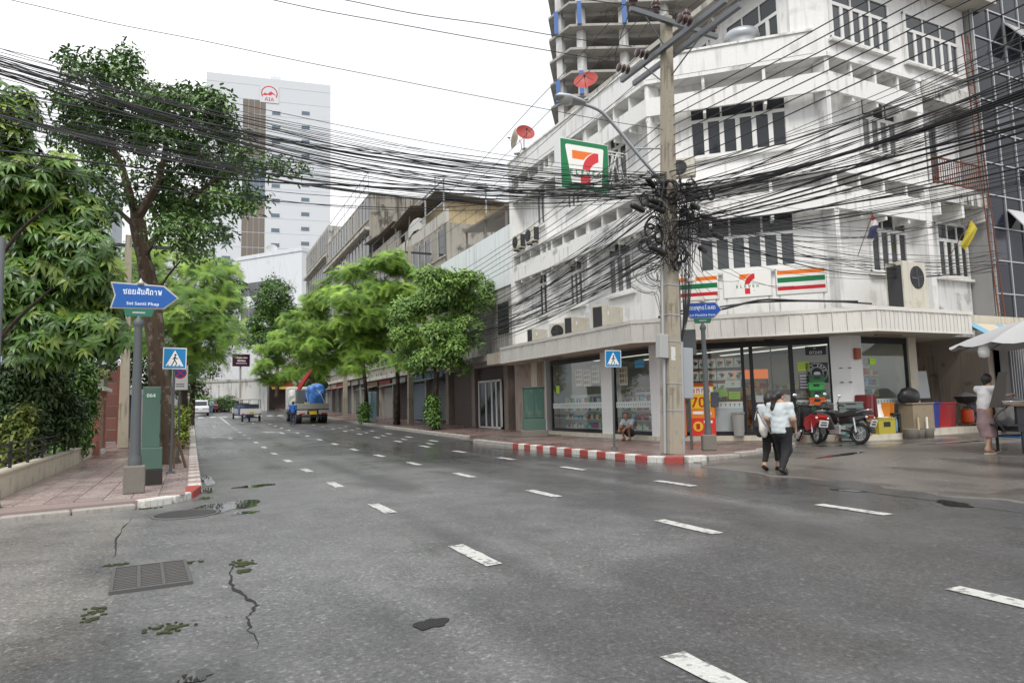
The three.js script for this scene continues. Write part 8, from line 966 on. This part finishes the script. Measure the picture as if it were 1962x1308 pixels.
{ // cook at the cart
  const J = { hip: [0, 0.88, 0], belly: [0, 1.02, 0.02], chest: [0, 1.2, 0.05], neck: [0, 1.38, 0.09], head: [0, 1.48, 0.14], shL: [0.16, 1.32, 0.06], shR: [-0.16, 1.32, 0.06], elL: [0.18, 1.14, 0.24], wrL: [0.12, 1.16, 0.48], elR: [-0.2, 1.16, 0.26], wrR: [-0.14, 1.2, 0.5], hL: [0.08, 0.88, 0], kL: [0.09, 0.48, 0.12], aL: [0.1, 0.09, 0.16], tL: [0.1, 0.04, 0.32], hR: [-0.08, 0.88, 0], kR: [-0.09, 0.47, -0.02], aR: [-0.1, 0.09, -0.14], tR: [-0.1, 0.04, 0.02] };
  person({ label: 'person in a white top and long mauve skirt reaching over the food cart', pos: [14.78, gh(14.78, -8.4) + 0.02, -8.42], turn: 1.35, fat: 0.98, J, look: [0.1, -0.1, 1], skin: [0.4, 0.24, 0.16], cell: 0.016, hands: [handPrims(J.wrL, [0, 0.1, 1], [-1, 0.1, 0], [0, -1, 0], 0.6), handPrims(J.wrR, [0, 0.1, 1], [1, 0.1, 0], [0, -1, 0], 0.6)],
    hair: (H) => ({ prims: [E(H(0, 0.05, -0.03), [0.096, 0.11, 0.098]), B(H(0, 0.02, -0.08), H(0, -0.06, -0.1), 0.06, 0.04)], clip: (p) => { const q = H(0, 0, 0.045), f = [H(0, 0, 1)[0] - H(0, 0, 0)[0], H(0, 0, 1)[2] - H(0, 0, 0)[2]]; return f[0] * (p[0] - q[0]) + f[1] * (p[2] - q[2]) - 0.5 * (p[1] - q[1]); } }),
    clothes: ({ tr, arms, grow }) => [{ name: 'shirt', color: [0.62, 0.6, 0.6], prims: [...grow(tr.slice(0, 3), 0.02), ...grow([tr[3]], 0.016), B(J.shL, [0.175, 1.2, 0.17], 0.07, 0.07), B(J.shR, [-0.19, 1.22, 0.18], 0.07, 0.07)], clip: (p) => Math.max(0.9 - p[1], p[1] - 1.39) }, { name: 'skirt', color: [0.3, 0.2, 0.2], prims: [B([0, 0.9, 0], [0, 0.6, 0.02], 0.14, 0.17), B([0.05, 0.6, 0.05], [0.06, 0.3, 0.07], 0.15, 0.14), B([-0.05, 0.6, 0], [-0.06, 0.3, -0.03], 0.15, 0.14)], clip: (p) => Math.max(p[1] - 0.96, 0.34 - p[1]) }, { name: 'sandal', color: [0.5, 0.42, 0.33], prims: [B([0.1, 0.018, 0.1], [0.1, 0.015, 0.33], 0.04, 0.04)], clip: (p) => p[1] - 0.024, wrinkle: 0 }, { name: 'sandal', color: [0.5, 0.42, 0.33], prims: [B([-0.1, 0.018, -0.18], [-0.1, 0.015, 0.04], 0.04, 0.04)], clip: (p) => p[1] - 0.024, wrinkle: 0 }] });
}
{ // worker behind the truck and a stroller far off
  const J = { hip: [0, 0.9, 0], belly: [0, 1.04, 0.01], chest: [0, 1.24, 0.01], neck: [0, 1.43, 0.02], head: [0, 1.54, 0.04], shL: [0.18, 1.37, 0], shR: [-0.18, 1.37, 0], elL: [0.24, 1.12, -0.02], wrL: [0.22, 0.94, 0.12], elR: [-0.24, 1.12, -0.02], wrR: [-0.22, 0.94, 0.12], hL: [0.09, 0.9, 0], kL: [0.1, 0.5, 0.06], aL: [0.1, 0.09, 0.02], tL: [0.11, 0.04, 0.17], hR: [-0.09, 0.9, 0], kR: [-0.1, 0.5, 0.0], aR: [-0.1, 0.09, -0.1], tR: [-0.11, 0.04, 0.05] };
  const mk = (label, pos, turn, top, bot) => person({ label, pos, turn, fat: 1.0, J, look: [0, 0, 1], cell: 0.03, hands: [handPrims(J.wrL, [0, -0.9, 0.3], [-0.1, 0.2, 1], [-1, 0.1, 0], 0.5), handPrims(J.wrR, [0, -0.9, 0.3], [0.1, 0.2, 1], [1, 0.1, 0], 0.5)], hair: (H) => ({ prims: [E(H(0, 0.05, -0.03), [0.09, 0.1, 0.09])], clip: (p) => p[2] - 0.1 }), clothes: ({ tr, arms, legs, grow }) => [{ name: 'jacket', color: top, prims: [...grow(tr.slice(0, 3), 0.03), ...grow([tr[3]], 0.03), ...grow(arms, 0.025)], clip: (p) => Math.max(0.82 - p[1], p[1] - 1.45), cell: 0.025 }, { name: 'trousers', color: bot, prims: [B([0, 0.92, 0], [0, 0.84, 0], 0.14), ...grow(legs, 0.02)], clip: (p) => Math.max(p[1] - 0.95, 0.1 - p[1]), cell: 0.025 }, { name: 'shoe', color: [0.02, 0.02, 0.02], prims: [B([0.1, 0.05, 0], [0.11, 0.04, 0.18], 0.045, 0.04)], cell: 0.02 }, { name: 'shoe', color: [0.02, 0.02, 0.02], prims: [B([-0.1, 0.05, -0.12], [-0.11, 0.04, 0.06], 0.045, 0.04)], cell: 0.02 }] });
  mk('person in a bright blue jacket standing behind the loaded truck', [6.75, gh(6.75, -52) + 0.01, -51.9], Math.PI, [0.03, 0.13, 0.45], [0.03, 0.035, 0.06]); const p = carAt(404, 790, 84); mk('person in pale blue beside the dark red car far off', p, Math.PI, [0.3, 0.5, 0.6], [0.1, 0.15, 0.2]);
}
renderer.render(scene, camera);
